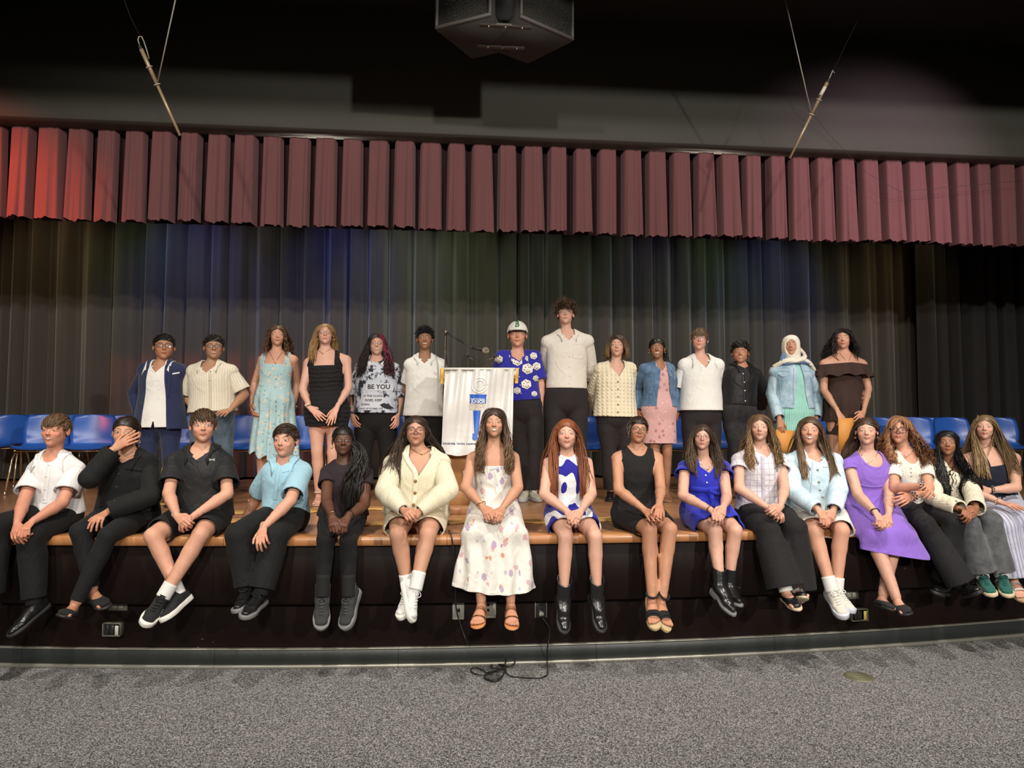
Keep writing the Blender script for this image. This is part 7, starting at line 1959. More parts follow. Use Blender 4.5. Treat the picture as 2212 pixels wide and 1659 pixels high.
def b14():
    p = Person('Z5', 'stand', 'cr 1455 150 ch 1455 388 nk 1460 455 sl 1215 515 sr 1700 515 el 1240 840 er 1740 830 wl 1400 1085 wr 1685 1090 fl 1480 1265 fr 1640 1170 hp 1470 1000 kl 1370 1500 al 1370 2050',
        'girl with long curly black hair in a brown off the shoulder dress', (.52, .32, .22), Y=6.4, fem=True, bw=.96, face=dict(smile=.3, open=.6, brow=br('jet'), lips=.5), poses=('relaxed', 'relaxed'), clear='lr', clrm=.10, hs=.97)
    p.body(feet=True); B = fabric('brown_crepe', (.040, .022, .017)); P1, _ = p.tops(sleeve=0, infl=.012, hem=.1, loose=.1); P2, l2 = p.skirt_stand(.34, atY(1808, 910, 6.4)[2], .125, .225, .70)
    rf = lambda V, gi, gs: (.03 * np.sin(np.arctan2((V - p.tl(0)) @ p.v, (V - p.tl(0)) @ p.u) * 7)) * np.clip((p.tl(.3)[2] - V[:, 2]) / .4, 0, 1)
    p.garment('dress', B, (P1 + P2, l2), neck=('tube', .05, .10), wr=.003, disp=rf); d = p.last
    P3, l3 = p.skirt_stand(.1, atY(1808, 938, 6.4)[2], .15, .175, .8); p.garment('dress_underskirt', B, (P3, l3), wr=.003); p.last = d
    al = np.linspace(0, 2 * PI, 90); o = p.tl(.86); rows = []
    for a in al:
        c_, s_ = math.cos(a), math.sin(a); rw = []
        for t in np.linspace(0, 1, 7):
            ru = .225 + .035 * t + .012 * math.sin(a * 11) * t; rv = .115 + .045 * t + .014 * math.sin(a * 11 + 1) * t
            rw.append(o + p.u * ru * c_ * p.bw * .98 + p.v * rv * s_ * p.bw + p.w * (-.01 - .02 * abs(c_) - .115 * t + .010 * math.sin(a * 11 + .5) * t))
        rows.append(rw)
    MB().grid(np.array(rows)).build('shoulder_ruffle', B, d, smooth=True)
    for q, sx in (('l', -1), ('r', 1)): skin_strap(p, p.tl(.90) + p.u * sx * .10 + p.v * .10, p.tl(1.0) + p.u * sx * .125, B, .003)
    p.hair_long(HB['jet'], (.02, .012, .009), L=.17, part=0, wave=.013, wl=.03, wst=.05, wd=.003, fw=.30, front=.2, fx=(.42, .75), bx=(.1, .95), curlr=.5, n=480, sheets=140, lift=.25, hug=.3); p.chain((1490, 560), GOLD, .0012)
    p.sandals(SOLEB, LEATH, [(.6, .02), (.75, .02)], sole=(0, .04)); p.finish(); return p
# ================= seated row, from the left
def f01():
    p = Person('S1', 'sit', 'cr 385 85 ch 355 302 nk 372 372 sl 215 430 sr 555 425 el 160 690 er 430 690 wl 118 835 wr 218 822 fl 95 955 fr 110 935 hp 390 745 kl -40 860 kr 215 925 al -60 1340 ar 232 1365 tl -110 1560 tr 50 1600',
        'boy in a white short sleeved shirt at the left end of the seated row', RUDDY, face=dict(smile=.8, teeth=.5, open=.3, pink=1.0, brow=br('br')), yaw=-28, poses=('loose', 'clasp'), roll=2, foot=.27)
    p.body(); W = fabric('white_oxford', (.70, .68, .67)); 
    p.garment('undershirt', WHITEF, p.tops(sleeve=0, infl=.008, hem=.4), neck=('scoop', .055, .03, .06), wr=0)
    p.garment('short_sleeved_shirt', W, p.tops(sleeve=.68, infl=.022, sinf=.026, flare=.016, hem=.03, loose=.7), neck=('v', 0.062, 0.054), wr=.006); sh = p.last; p.collar(W, gap=.5, tip=.055, spread=.4)
    p.strip([(345, 415), (325, 520), (308, 690)], 'short_sleeved_shirt', W, .014, parent=sh); p.buttons([(338, 430), (320, 508), (310, 594), (308, 664)], 'short_sleeved_shirt', BTN_W, .0055, sh, th=.006)
    trousers(p, BLKPANT, infl=.016, knee=.03, hem=.035, upto=1.95); belt(p, t=.1)
    p.hair_short((.085, .045, .022), (.20, .12, .058), L=.07, comb=(-.2, -1, .15), lift=.25, hf=.27, th=.05, ear=.04, side=.45); p.shoes('dress', LEATH, SOLEB, (0, .06), sock=SOCKB, sockh=1.0); p.finish()
def f02():
    p = Person('S1', 'sit', 'cr 850 98 ch 872 322 nk 892 365 sl 690 365 sr 1060 372 el 618 520 er 1045 640 wl 785 318 wr 735 755 fl 925 232 fr 625 838 hp 880 745 kl 548 885 kr 745 915 al 640 1290 ar 520 1385 tl 730 1400 tr 435 1455',
        'girl all in black with slicked back hair, covering her mouth', OLIVE, fem=True, face=dict(smile=.3, open=.7, gaze=.7, brow=br('jet')), yaw=-14, roll=4, poses=('flat', 'relaxed'), sg=dict(el=-1, wl=-1, fl=-1), clear='r', dy=dict(ar=-.22, kr=-.14))
    # raised hand lies just in front of the mouth
    m = p.hl((0, -.47, -.22)); d = ray(*p.kp['wl']); p.J['wl'] = CP + d * ((m[1] - .035 - CP[1]) / d[1]); d = ray(*p.kp['fl']); p.J['fl'] = CP + d * ((m[1] - .012 - CP[1]) / d[1])
    p.body(footw=.86, feet=True, pal=dict(l=(.1, -1, .2)))
    trousers(p, fabric('black_leggings', (.008, .008, .0085)), 'leggings', infl=.006, knee=.006, hem=.008, upto=1.95, wr=.001, waist=.1)
    S = fabric('black_crepe', (.008, .008, .008), weave=500); p.garment('overshirt', S, p.tops(sleeve=1.93, infl=.026, sinf=.026, hem=-.02, loose=.8, fore=.026, hemf=.06), neck=('v', 0.062, 0.036), wr=.006); sh = p.last; p.collar(S, gap=.35, tip=.05)
    p.buttons([(838, 395), (815, 490), (800, 582), (788, 676)], 'overshirt', BTN_B, .006, sh); p.strip([(870, 450), (920, 455), (985, 465)], 'overshirt', S, .010, 'pocket_flap', sh, off=.007)
    p.hair_back((.018, .011, .008), hf=.29, part=-.10, bun=((.12, .50, -.12), (.17, .13, .16)), n=300); p.earring(GOLD, .045, only='r')
    p.shoes('flat', fabric('black_knit_shoe', (.012, .012, .012)), SOLEB, (.0, .05)); p.finish()
def f03():
    p = Person('S2', 'sit', 'cr 490 52 ch 480 276 nk 480 335 sl 255 385 sr 668 385 el 243 640 er 655 640 wl 300 795 wr 410 800 fl 385 870 fr 320 865 hp 480 730 kl 130 935 kr 465 925 al 305 1325 ar 215 1345 tl 190 1525 tr 70 1560',
        'boy in a black polo shirt, black shorts and black trainers', FAIR, face=dict(smile=.4, open=.75, pink=.7, iris=(.05, .06, .04), brow=br('br')), dy=dict(ar=-.20), poses='clasp', foot=.265)
    p.body(); S = fabric('black_performance', (.016, .016, .017), rough=.55)
    p.garment('polo_shirt', S, p.tops(sleeve=.70, infl=.024, sinf=.030, flare=.020, hem=.0, loose=.7), neck=('v', 0.064, 0.045), wr=.004); sh = p.last; p.collar(fabric('black_rib', (.010, .010, .010)), gap=.40, tip=.04)
    p.strip([(450, 375), (450, 465)], 'polo_shirt', S, .014, parent=sh); p.buttons([(449, 408)], 'polo_shirt', BTN_B, .006, sh)
    LG = plain('chest_logo', (.42, .42, .42), .5)
    for yy, dz in ((394, 1), (408, -1)):
        p.strip([(527, yy), (535, yy + 5 * dz), (545, yy + 7 * dz), (555, yy + 5 * dz), (565, yy)], 'polo_shirt', LG, .0028, 'chest_logo', sh, off=.004, n=4)
    p.strip([(531, 401), (561, 401)], 'polo_shirt', LG, .002, 'chest_logo', sh, off=.004)
    trousers(p, BLACKF, 'shorts', infl=.018, knee=.036, upto=.80, waist=.12)
    p.hair_short((.055, .030, .016), (.12, .068, .035), L=.062, comb=(.25, -1, .0), lift=.16, hf=.27, th=.05, ear=.03, side=.5); p.shoes('sneaker', CANVAS, SOLEW, (-.01, .10), laces=BLACKF, sock=SOCKW, sockh=.58, toe=.05); p.finish()
def f04():
    p = Person('S2', 'sit', 'cr 1065 158 ch 1042 378 nk 1055 405 sl 925 440 sr 1215 430 el 870 655 er 1095 690 wl 765 835 wr 905 880 fl 710 885 fr 885 1015 hp 1065 720 kl 735 925 kr 990 930 al 790 1300 ar 890 1325 tl 712 1450 tr 765 1495',
        'boy in a light blue short sleeved shirt and black trousers', FAIR, face=dict(smile=.1, open=.55, brow=br('dkbr')), yaw=-22, poses=('relaxed', 'loose'), sg=dict(wl=1, fl=1, el=1), clear='r', dy=dict(ar=-.2), foot=.26)
    p.body(); B = fabric('light_blue_oxford', (.30, .50, .60)); p.garment('short_sleeved_shirt', B, p.tops(sleeve=.82, infl=.024, sinf=.030, flare=.014, hem=.05, loose=.8), neck=('v', 0.060, 0.030), wr=.007); sh = p.last; p.collar(B, gap=.35, tip=.048)
    p.strip([(1020, 440), (1000, 560), (990, 680)], 'short_sleeved_shirt', B, .013, parent=sh); p.strip([(1040, 490), (1120, 480), (1125, 570), (1080, 585), (1040, 575), (1040, 490)], 'short_sleeved_shirt', B, .002, 'pocket', sh, n=3)
    trousers(p, BLKPANT, infl=.02, knee=.035, hem=.042, upto=1.95, wr=.007)
    p.hair_short((.030, .017, .010), (.07, .04, .022), L=.07, comb=(-1, -.25, .25), lift=.08, hf=.29, th=.045, ear=.06, side=.25); p.shoes('dress', LEATH, SOLEG, (-.02, .07), sock=SOCKB, sockh=.9, laces=BLACKF); p.finish()
def f05():
    p = Person('S3', 'sit', 'cr 330 170 ch 330 368 nk 335 440 sl 190 455 sr 520 460 el 212 690 er 480 715 wl 250 800 wr 360 805 fl 275 930 fr 285 930 hp 330 760 kl 205 960 kr 365 965 al 185 1335 ar 370 1335 tl 172 1600 tr 330 1595',
        'girl with long black braids in a dark plum top and black leggings', DARK, fem=True, face=dict(smile=.0, open=.75, nose=1.25, lips=1.0, lipc=(.20, .075, .06), brow=br('jet'), iris=(.015, .008, .005), pink=.2), poses='clasp', foot=.255, dy=dict(al=-.13, ar=-.13))
    p.body(); T = fabric('plum_tee', (.024, .015, .020)); p.garment('t_shirt', T, p.tops(sleeve=.45, infl=.014, sinf=.016, flare=.012, hem=.02, loose=.3), neck=('crew', .072), wr=.004)
    trousers(p, fabric('black_legging2', (.0085, .008, .0085)), 'leggings', infl=.006, knee=.006, hem=.006, upto=1.94, wr=.0015, waist=.12)
    p.hair_back(HB['jet'], hf=.29, part=-.05, n=120, wd=.006, tail=dict(at=(.26, .05, -.02), dir=(.35, -.35, -.8), L=.56, n=130, wave=.0015, wl=.02, x=.075, sx=.030, front=.085, beads=1)); p.earring(GOLD, .04, only='l')
    p.band('r', .86, BELT, .029, .0025); p.band('l', .95, GOLD, .028, .0015)
    p.shoes('hightop', SUEDE, SOLEG, (-.03, .10), w=1.12, laces=plain('dark_lace', (.05, .05, .05), .7), sock=SOCKB, sockh=.75); p.finish()
def f06():
    p = Person('S3', 'sit', 'cr 840 92 ch 840 298 nk 872 362 sl 650 395 sr 1050 385 el 630 620 er 1068 612 wl 755 755 wr 862 765 fl 815 800 fr 800 805 hp 845 735 kl 715 925 kr 925 925 al 785 1300 ar 840 1290 tl 725 1510 tr 825 1570',
        'girl with long brown hair and glasses in a cream cardigan and lace skirt', (.50, .30, .205), fem=True, fat=1.06, face=dict(smile=.6, open=.35, w=1.05, jaw=1.05, pink=.7, lips=.4, brow=br('black')), poses='clasp', dy=dict(al=-.10, ar=-.20))
    p.body(); p.garment('lace_skirt', SKIRTLACE, p.skirt_sit(.68, infl=.022, waist=.15, spread=.02), wr=.004)
    p.garment('cardigan', CREAMK, p.tops(sleeve=1.97, infl=.028, sinf=.030, hem=.02, loose=.6, fore=.030, flare=-.012), neck=('v', 0.072, 0.120), wr=.005); c = p.last
    RB = fabric('cream_rib', (.71, .65, .49), pat='rib', freq=130); p.strip([(755, 350), (790, 420), (838, 500), (836, 620), (828, 730)], 'cardigan', RB, .016, 'button_band', c, off=.006); p.strip([(955, 345), (910, 430), (855, 500)], 'cardigan', RB, .014, 'neck_band', c, off=.006); p.buttons([(838, 550), (835, 632), (826, 718)], 'cardigan', BTN_BR, .011, c, th=.011)
    p.hair_long((.038, .022, .014), (.085, .05, .030), L=.33, part=.0, wave=.010, wl=.13, fw=.31, front=.55, fronts='l', fxl=(.40, .95), fx=(.4, .9), bx=(.1, 1.25), Lj=.2, n=760); p.glasses(FRAME, rx=.125, rz=.10, th=.010, z=.01); p.chain((885, 350), GOLD, .0014)
    p.shoes('sneaker', fabric('white_leather', (.70, .69, .67)), SOLEW, (-.01, .10), laces=SOCKW, sock=SOCKW, sockh=.68); p.finish()
def f07():
    p = Person('S4', 'sit', 'cr 430 68 ch 430 264 nk 430 335 sl 255 370 sr 590 365 el 238 605 er 592 605 wl 352 735 wr 485 748 fl 425 825 fr 440 828 hp 430 700 kl 330 905 kr 540 905 al 342 1378 ar 542 1378 tl 308 1535 tr 555 1545',
        'girl with long wavy brown hair in a white dress printed with seashells', (.50, .295, .20), fem=True, bw=.95, face=dict(smile=1.0, teeth=1.0, open=.45, brow=br('dkbr'), pink=.6), poses='clasp', dy=dict(al=-.16, ar=-.16))
    p.body(feet=True); F = fabric('shell_print', (.70, .67, .61), pat='floral', spots=[((.33, .22, .40), 15, .24), ((.55, .28, .30), 14, .22), ((.55, .16, .06), 13, .13), ((.40, .36, .50), 20, .18)], amt=.75, zs=.7)
    P1, _ = p.tops(sleeve=0, infl=.013, hem=.2, loose=.05, shoulders=False, t1=.80); z = atY(1080, 1283, p.ye - .18)[2]; P2, l2 = p.skirt_sit(1, infl=.03, spread=.035, drop=z, waist=.3)
    def rf(V, gi, gs): return .014 * np.sin(((V - p.tl(0)) @ p.u) * 55 + 2 * np.sin(V[:, 2] * 7)) * np.clip((STZ + .12 - V[:, 2]) / .25, 0, 1) + .01 * np.sin(((V - p.tl(0)) @ p.u) * 70) * np.exp(-((V[:, 2] - p.tl(.42)[2] + .02) / .03) ** 2)
    p.garment('sundress', F, (P1 + P2, l2), neck=('tube', .02, .125), wr=.006, disp=rf, cut=lambda V: z + .02 * np.abs((V - p.J['hp']) @ p.u - .04) / .15 * 1.2 - .012 - V[:, 2]); d = p.last
    for sx in (-1, 1): skin_strap(p, p.tl(.80) + p.u * sx * .095 + p.v * .12, p.tl(.99) + p.u * sx * .115, WHITEF, .004)
    q, n = p.hit(432, 478, 'sundress')
    if q is not None:
        for sx in (-1, 1): MB().tube([q + n * .004, q + n * .006 + p.u * sx * .02 + p.w * .012, q + n * .006 + p.u * sx * .032 - p.w * .004, q + n * .004], .0025, 5).build('bow_loop', WHITEF, d, smooth=True)
        p.strip([(430, 480), (438, 560), (446, 640)], 'sundress', WHITEF, .003, 'bow_tail', d, off=.004); p.strip([(434, 480), (450, 560), (470, 640)], 'sundress', WHITEF, .003, 'bow_tail', d, off=.004)
    p.hair_long((.042, .024, .014), (.22, .125, .060), L=.31, part=.0, wave=.016, wl=.13, wst=.35, fw=.29, front=.95, fx=(.36, .62), fv=.085, wd=.0034, curlr=.3); p.band('l', .92, GOLD, .029, .003)
    p.sandals(plain('tan_leather_sole', (.50, .20, .07), .5), GOLD, [(.72, .022), (.50, .018), (.44, .012)], sole=(-.02, .015)); p.finish()
def f08():
    p = Person('S4', 'sit', 'cr 925 142 ch 915 342 nk 925 412 sl 772 400 sr 1085 400 el 768 650 er 1088 650 wl 925 768 wr 1015 765 fl 990 850 fr 955 850 hp 930 740 kl 915 935 kr 1112 935 al 900 1355 ar 1128 1350 tl 912 1590 tr 1170 1590',
        'girl with very long red hair in a blue and white print dress', PALE, fem=True, bw=.95, face=dict(smile=.5, open=.45, pink=1.1, brow=(.14, .055, .025), iris=(.05, .07, .09)), poses='clasp', yaw=2)
    p.body(legend=.80); F = fabric('cobalt_blobs', (.70, .70, .70), pat='blobs', c2=(.018, .016, .25), sc=13, th=.5); P1, _ = p.tops(sleeve=0, hem=.2, infl=.013, loose=.15); P2, l2 = p.skirt_sit(.60, infl=.022, waist=.25)
    p.garment('print_dress', F, (P1 + P2, l2), neck=('sleeveless', .062, 0, 0, .088, .13), wr=.004)
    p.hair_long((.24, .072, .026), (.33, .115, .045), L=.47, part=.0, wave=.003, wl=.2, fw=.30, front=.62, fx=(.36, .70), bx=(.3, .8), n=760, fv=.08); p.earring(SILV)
    p.shoes('boot', LEATH, SOLEB, (-.03, .06), heel=.10); p.finish()
def f09():
    p = Person('S5', 'sit', 'cr 270 100 ch 300 275 nk 272 325 sl 110 345 sr 440 345 el 148 600 er 437 592 wl 325 738 wr 428 700 fl 408 800 fr 440 800 hp 262 740 kl 360 872 kr 500 872 al 378 1335 ar 450 1335 tl 402 1540 tr 502 1560',
        'girl with glasses and braided updo in a black sleeveless sheath dress', (.47, .265, .165), fem=True, face=dict(smile=.6, open=.6, pink=.5, nose=1.1, lips=.5, brow=br('black')), yaw=10, roll=6, poses=('flat', 'loose'), dy=dict(al=-.17, ar=-.17))
    p.body(feet=True); P1, _ = p.tops(sleeve=0, hem=.2, infl=.011, loose=.05); P2, l2 = p.skirt_sit(.80, infl=.014, waist=.25, spread=0, hang=.03); p.garment('sheath_dress', BLKSOFT, (P1 + P2, l2), neck=('sleeveless', .082, 0, 0, .118, .145), wr=.003)
    p.hair_back((.022, .013, .009), (.07, .042, .026), hf=.29, bun=((-.02, .42, .36), (.22, .2, .17)), n=240, wd=.007, tail=dict(at=(-.30, -.12, .25), dir=(-.2, -.3, -1), L=.12, n=6, wave=.004, wl=.02, x=-.075, sx=.006, front=.06)); p.glasses(FRAME, rx=.125, rz=.095, th=.0085, z=.01)
    p.sandals(plain('espadrille_sole', (.50, .37, .20), .8, bump=(200, .5)), fabric('black_canvas_strap', (.012, .012, .012)), [(.66, .075), (.74, .05)], sole=(-.07, .02), heel=.12, ankle=True, name='wedge_sandal'); p.finish()
def f10():
    p = Person('S5', 'sit', 'cr 725 150 ch 725 322 nk 738 425 sl 575 412 sr 892 412 el 590 640 er 893 650 wl 785 738 wr 870 720 fl 865 802 fr 845 805 hp 740 720 kl 812 885 kr 952 882 al 850 1262 ar 905 1270 tl 952 1452 tr 992 1382',
        'girl with long brown hair and glasses in a royal blue dress', PALE, fem=True, bw=.93, face=dict(smile=.1, open=.65, pink=.5, lips=.4, brow=br('dkbr')), poses='clasp', roll=3, dy=dict(al=-.20, ar=-.10))
    p.body(legend=.80); B = fabric('royal_blue_crepe', (.020, .028, .40)); P1, l1 = p.tops(sleeve=.28, hem=.2, infl=.016, sinf=.020, flare=.022, loose=.1); P2, l2 = p.skirt_sit(.74, infl=.028, waist=.30, spread=.03)
    rf = lambda V, gi, gs: .010 * np.sin(((V - p.tl(0)) @ p.u) * 75) * np.exp(-((V[:, 2] - STZ - .13) / .12) ** 2)
    p.garment('blue_dress', B, (P1 + P2, l2 + l1[1:]), neck=('v', 0.064, 0.051), wr=.006, disp=rf); d = p.last
    p.strip([(650, 590), (740, 600), (850, 590)], 'blue_dress', B, .018, 'sash', d, off=.009); p.strip([(765, 605), (790, 650), (805, 720)], 'blue_dress', B, .016, 'sash_tail', d, off=.014); p.strip([(770, 600), (820, 625), (845, 610)], 'blue_dress', B, .012, 'sash_bow', d, off=.018); p.buttons([(748, 500), (756, 550)], 'blue_dress', BTN_W, .006, d)
    p.hair_long((.055, .032, .018), (.14, .088, .048), L=.27, part=.02, wave=.010, wl=.14, fw=.30, front=.75, fx=(.38, .85), n=700); p.glasses(FRAME, rx=.118, rz=.072, th=.007, z=.012); p.chain((765, 452), SILV, .0014); p.earring(GOLD, .035, only='l'); p.band('l', .95, BELT, .026, .0022)
    p.shoes('boot', LEATH, SOLEG, (-.02, .05), heel=.07, point=.35); p.finish()
def f11():
    p = Person('S6', 'sit', 'cr 280 88 ch 280 282 nk 288 355 sl 95 390 sr 460 390 el 128 640 er 465 640 wl 362 800 wr 432 778 fl 465 845 fr 375 825 hp 290 735 kl 340 955 kr 545 940 al 470 1385 ar 565 1390 tl 572 1530 tr 610 1430',
        'girl with wavy blonde hair in a white plaid shirt and black flared trousers', PALE, fem=True, face=dict(smile=.5, open=.45, pink=1.0, brow=br('dkbl')), poses='clasp', dy=dict(al=-.22, kl=-.10), roll=1)
    p.body(footw=.86, feet=True); S = fabric('plaid_cotton', (.68, .65, .66), pat='plaid'); p.garment('plaid_shirt', S, p.tops(sleeve=.38, infl=.016, sinf=.020, flare=.012, hem=.06, loose=.25), neck=('v', 0.062, 0.036), wr=.005); sh = p.last; p.collar(S, gap=.40, tip=.045)
    p.strip([(300, 400), (305, 560), (310, 730)], 'plaid_shirt', S, .012, parent=sh); p.buttons([(303, 420), (305, 490), (306, 560), (308, 640)], 'plaid_shirt', BTN_W, .0045, sh, th=.006)
    trousers(p, fabric('black_flare', (.0125, .0118, .0125)), 'flared_trousers', infl=.016, knee=.026, hem=.085, upto=1.98, wr=.006)
    p.hair_long((.13, .072, .034), (.38, .23, .10), L=.27, part=.0, wave=.014, wl=.10, wst=.25, fw=.31, front=.8, fx=(.38, .72), curlr=.3, n=680); p.shoes('flat', LEATH, SOLEC, (-.01, .045), point=.3, sock=SOCKW, sockh=.7); p.finish()
def f12():
    p = Person('S6', 'sit', 'cr 652 105 ch 656 312 nk 660 392 sl 490 405 sr 860 400 el 525 655 er 872 650 wl 722 805 wr 828 812 fl 812 930 fr 785 905 hp 690 735 kl 690 955 kr 892 955 al 815 1385 ar 855 1390 tl 918 1600 tr 978 1550',
        'smiling girl with long straight hair in a pale denim jacket and white skirt', FAIR, fem=True, face=dict(smile=1.1, teeth=1.0, open=.5, pink=1.0, brow=br('br')), poses='clasp', roll=5, dy=dict(al=-.21, ar=-.12), foot=.255)
    p.body(); p.garment('white_skirt', fabric('white_toile', (.66, .64, .58), pat='floral', spots=[((.20, .21, .18), 26, .15)], amt=.6), p.skirt_sit(.86, infl=.026, waist=.25, spread=.012, hang=.08), wr=.007)
    p.garment('denim_jacket', DENIMP, p.tops(sleeve=1.90, infl=.028, sinf=.024, hem=.03, loose=.6, fore=.022), neck=('v', 0.062, 0.036), wr=.006); j = p.last; p.collar(DENIMP, gap=.42, tip=.05)
    ST = fabric('pale_denim_seam', (.34, .47, .56)); jacket_seams(p, ST, 'denim_jacket', [[(700, 430), (720, 600), (735, 740)], [(675, 440), (665, 600), (650, 740)], [(560, 480), (655, 485)], [(750, 480), (850, 480)]], .003); p.strip([(705, 430), (722, 600), (740, 745)], 'denim_jacket', DENIMP, .018, parent=j, off=.006); p.buttons([(712, 500), (722, 590), (730, 650), (748, 702)], 'denim_jacket', BTN_M, .008, j, th=.010)
    p.hair_long((.075, .042, .022), (.28, .165, .080), L=.36, part=.02, wave=.004, wl=.2, fw=.30, front=.85, fx=(.38, .66), n=700, fv=.085)
    p.shoes('sneaker', fabric('cream_mesh', (.60, .56, .48), weave=400), plain('lavender_sole', (.52, .53, .60), .5), (-.03, .10), laces=SOCKW, sock=SOCKW, sockh=.62, toe=.06); p.finish()
def f13():
    p = Person('S7', 'sit', 'cr 245 112 ch 250 312 nk 258 405 sl 85 435 sr 440 430 el 185 690 er 418 690 wl 318 822 wr 412 845 fl 400 945 fr 425 940 hp 260 715 kl 300 985 kr 480 965 al 470 1455 ar 372 1440 tl 552 1565 tr 440 1530',
        'girl in a purple dress with dark flat shoes crossed at the ankle', PALE, fem=True, fat=1.04, face=dict(smile=.7, open=.3, pink=1.0, brow=br('br')), poses='clasp', dy=dict(al=-.22, ar=-.12))
    p.body(footw=.86, feet=True); B = fabric('violet_crepe', (.235, .125, .52)); P1, l1 = p.tops(sleeve=.22, hem=.2, infl=.016, sinf=.018, flare=.016, loose=.05); z = atY(1940, 1215, p.ye - .15)[2]; P2, l2 = p.skirt_sit(1, infl=.028, spread=.03, drop=z, waist=.3, vside=.06)
    p.garment('purple_dress', B, (P1 + P2, l2 + l1[1:]), neck=('scoop', .075, .055, .085), wr=.005, cut=lambda V: z + .02 - .16 * ((V - p.J['hp']) @ p.u - .10) - V[:, 2]); d = p.last
    p.strip([(190, 610), (280, 628), (370, 622)], 'purple_dress', B, .007, 'waist_seam', d, off=.004)
    p.hair_long((.060, .034, .019), (.10, .06, .035), L=.22, part=.0, wave=.004, wl=.2, front=-.3, bx=(.15, .72), hf=.29, back=1.4, fw=.36, n=560); p.earring(GOLD, .055); p.chain((245, 455), SILV, .0012); p.band('l', .95, BELT, .028, .0035)
    p.shoes('flat', fabric('black_flat_knit', (.020, .020, .021), weave=300), SOLEB, (.0, .045)); p.finish()
def f14():
    p = Person('S7', 'sit', 'cr 490 102 ch 492 302 nk 540 375 sl 420 405 sr 705 395 el 455 640 er 712 640 wl 690 622 wr 590 705 fl 745 650 fr 490 735 hp 590 715 kl 690 905 kr 905 890 al 955 1350 ar 850 1340 tl 1085 1395 tr 760 1400',
        'girl with curly strawberry blonde hair and dark glasses, arms folded', (.58, .33, .235), fem=True, face=dict(smile=.2, open=.55, pink=.8, lips=.4, brow=br('dkbl')), poses=('loose', 'relaxed'), roll=4, yaw=-4, dy=dict(al=-.2, ar=-.05, sl=.20, sr=.20, nk=.2))
    p.body(); trousers(p, fabric('black_flare2', (.014, .0135, .0145)), 'flared_trousers', infl=.012, knee=.016, hem=.065, upto=1.97, wr=.004, waist=.15)
    S = fabric('white_rib_top', (.70, .68, .60), pat='rib', freq=140); p.garment('ribbed_top', S, p.tops(sleeve=.62, infl=.014, sinf=.014, flare=.008, hem=.08, loose=.1), neck=('scoop', .065, .075, .075), wr=.003); sh = p.last
    p.buttons([(578, 490), (580, 520), (582, 548)], 'ribbed_top', BTN_M, .005, sh)
    p.hair_long((.26, .125, .055), (.36, .16, .07), L=.25, part=.03, wave=.018, wl=.075, wst=.2, fw=.30, front=.75, fx=(.38, .80), fxr=(.40, 1.05), curlr=.5, n=480, sheets=140, wd=.0036, bangs=dict(L=.10, n=24, fw=.2)); p.glasses(FRAME, rx=.128, rz=.10, th=.011, z=.005); p.chain((555, 400), SILV, .0014)
    p.band('l', .92, plain('pearl_bead', (.6, .6, .6), .2), .029, .006, beads=16, mat2=BELT); p.band('r', .93, plain('pearl_bead', (.6, .6, .6), .2), .029, .006, beads=16, mat2=BELT); p.shoes('dress', LEATH, SOLEB, (-.03, .06), sock=SOCKB, sockh=.7); p.finish()
def f15():
    p = Person('S7', 'sit', 'cr 845 212 ch 858 388 nk 865 470 sl 735 500 sr 1005 490 el 752 715 er 1045 690 wl 955 800 wr 1065 790 fl 1050 835 fr 1035 845 hp 895 760 kl 1010 905 kr 1180 885 al 1110 1285 ar 1255 1280 tl 1190 1428 tr 1312 1435',
        'girl with long wet black wavy hair in a cream cardigan and grey jeans', (.32, .165, .095), fem=True, bw=.95, face=dict(smile=.2, open=.7, lips=.4, brow=br('jet'), browt=1.4), poses='clasp', yaw=2, dy=dict(sl=.22, sr=.22, hd=.15), hs=1.03)
    p.body(); trousers(p, GREYJEAN, 'flared_jeans', infl=.016, knee=.026, hem=.060, upto=1.93, wr=.005)
    p.garment('cardigan', fabric('cream_cardigan', (.70, .65, .50), pat='rib', freq=110, dist=.004), p.tops(sleeve=1.93, infl=.026, sinf=.024, hem=.0, loose=.7, fore=.026), neck=('v', 0.067, 0.060), wr=.006); c = p.last; p.buttons([(868, 565), (888, 650), (920, 735)], 'cardigan', BTN_M, .007, c, th=.006)
    p.hair_long((.006, .005, .005), (.010, .008, .007), L=.45, part=.0, wave=.011, wl=.055, wst=.15, fw=.29, front=.85, fx=(.36, .82), curlr=.3, n=420, nseg=28, wd=.0034); p.shoes('sneaker', fabric('green_suede', (.018, .11, .085)), SOLEC, (-.01, .07), laces=fabric('teal_lace', (.012, .07, .07)), sock=SOCKW, sockh=.6); p.finish()
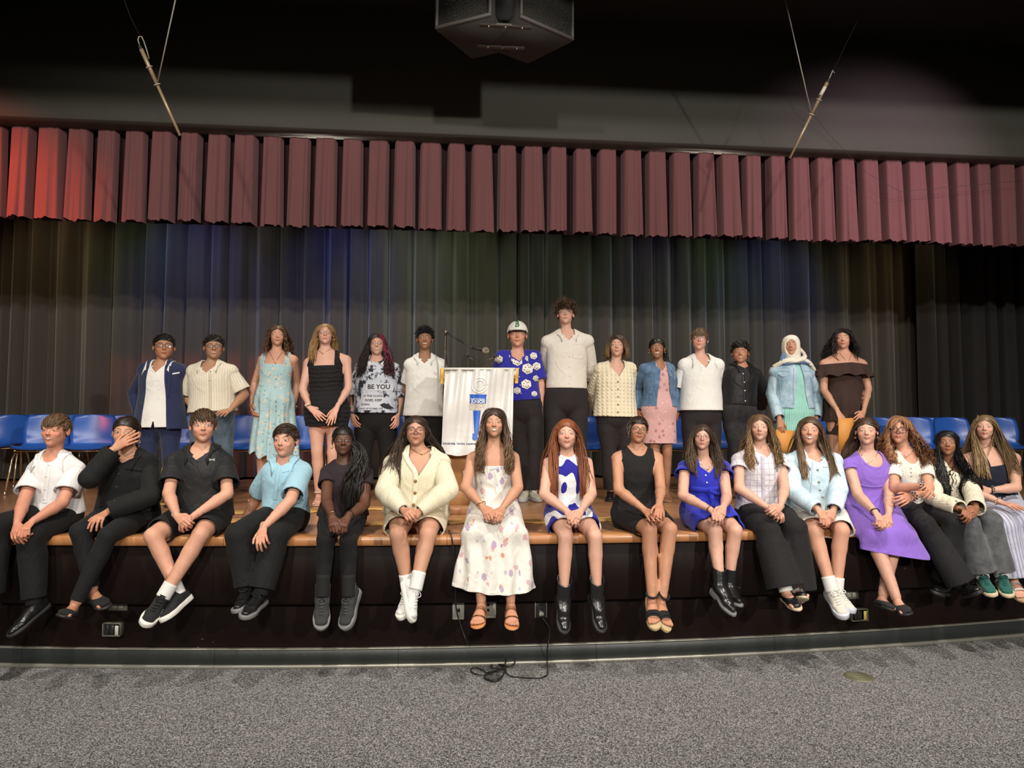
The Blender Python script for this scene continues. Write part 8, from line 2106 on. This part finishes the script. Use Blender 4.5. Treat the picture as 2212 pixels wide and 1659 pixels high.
def f16():
    p = Person('S7', 'sit', 'cr 1130 92 ch 1130 272 nk 1145 375 sl 975 390 sr 1370 380 el 1000 640 er 1365 635 wl 1255 745 wr 1165 655 fl 1415 790 fr 1050 665 hp 1190 730 kl 1265 915 kr 1420 890 al 1345 1305 ar 1490 1300 tl 1425 1460 tr 1570 1450',
        'girl with very long blonde hair in a navy top at the right end', PALE, fem=True, bw=.94, face=dict(smile=.5, open=.5, pink=.7, brow=br('dkbl')), poses=('flat', 'relaxed'), roll=2, dy=dict(wl=0))
    p.body(feet=True); trousers(p, fabric('stripe_linen', (.50, .50, .58), pat='stripes', c2=(.28, .29, .42), freq=42, w=.35), 'striped_trousers', infl=.024, knee=.045, hem=.075, upto=1.95, wr=.007)
    p.garment('navy_top', fabric('navy_ponte', (.012, .016, .030)), p.tops(sleeve=0, hem=.1, infl=.013, loose=.1), neck=('sleeveless', .062, .07, .06, .095, .14), wr=.003)
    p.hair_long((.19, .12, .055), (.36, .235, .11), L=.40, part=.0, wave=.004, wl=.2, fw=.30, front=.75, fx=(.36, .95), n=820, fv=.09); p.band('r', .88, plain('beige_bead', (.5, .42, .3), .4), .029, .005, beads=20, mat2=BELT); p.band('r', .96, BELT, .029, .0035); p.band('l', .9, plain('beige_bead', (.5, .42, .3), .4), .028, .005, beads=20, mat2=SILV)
    p.sandals(CORK, plain('white_strap_leather', (.68, .66, .62), .4), [(.70, .055), (.50, .055)], sole=(-.05, .02), buckle=SILV); p.finish()
for fn in (b01, b02, b03, b04, b05, b06, b07, b08, b09, b10, b11, b12): fn()
H13, H14 = b13(), b14()
for fn in (f01, f02, f03, f04, f05, f06, f07, f08, f09, f10, f11, f12, f13, f14, f15, f16): fn()

# folders held by the two girls at the right of the back row
ORF = plain('orange_folder', (.58, .25, .05), .6)
def folder(pts, y, lab):
    c = atY(*np.mean(pts, 0), y); P = [atY(x, z, y) for x, z in pts]
    m = MB(); n = len(P); V = P + [q + A(0, .006, 0) for q in P]
    t = thing('folder', lab, 'folder', tuple(c))
    m.V = [np.array(V + [np.mean(P, 0), np.mean(P, 0) + A(0, .006, 0)])]; m.n = 2 * n + 2
    m.F3 = [np.array([(2 * n, (i + 1) % n, i) for i in range(n)] + [(2 * n + 1, n + i, n + (i + 1) % n) for i in range(n)])]; m.F4 = [np.array([(i, (i + 1) % n, n + (i + 1) % n, n + i) for i in range(n)])]
    m.build('cover', ORF, t)
    V2 = [q + A(.004, .010, -.004) for q in P]; m2 = MB(); m2.V = [np.array(V2 + [np.mean(V2, 0)])]; m2.n = n + 1; m2.F3 = [np.array([(n, (i + 1) % n, i) for i in range(n)])]; m2.build('back_cover', ORF, t)
z5 = lambda x, y: (1540 + x / 5.184, 680 + y / 5.184)
hy13 = H13.J['fl'][1] + .02; hy14 = H14.J['fl'][1] + .02
folder([z5(*q) for q in ((708, 1285), (925, 1298), (925, 1540), (712, 1540))], hy13, 'orange folder held by the girl in the headscarf')
folder([z5(*q) for q in ((1408, 1165), (1560, 1155), (1580, 1180), (1565, 1330), (1510, 1450), (1408, 1535))], hy14, 'orange folder held by the girl in the brown dress')
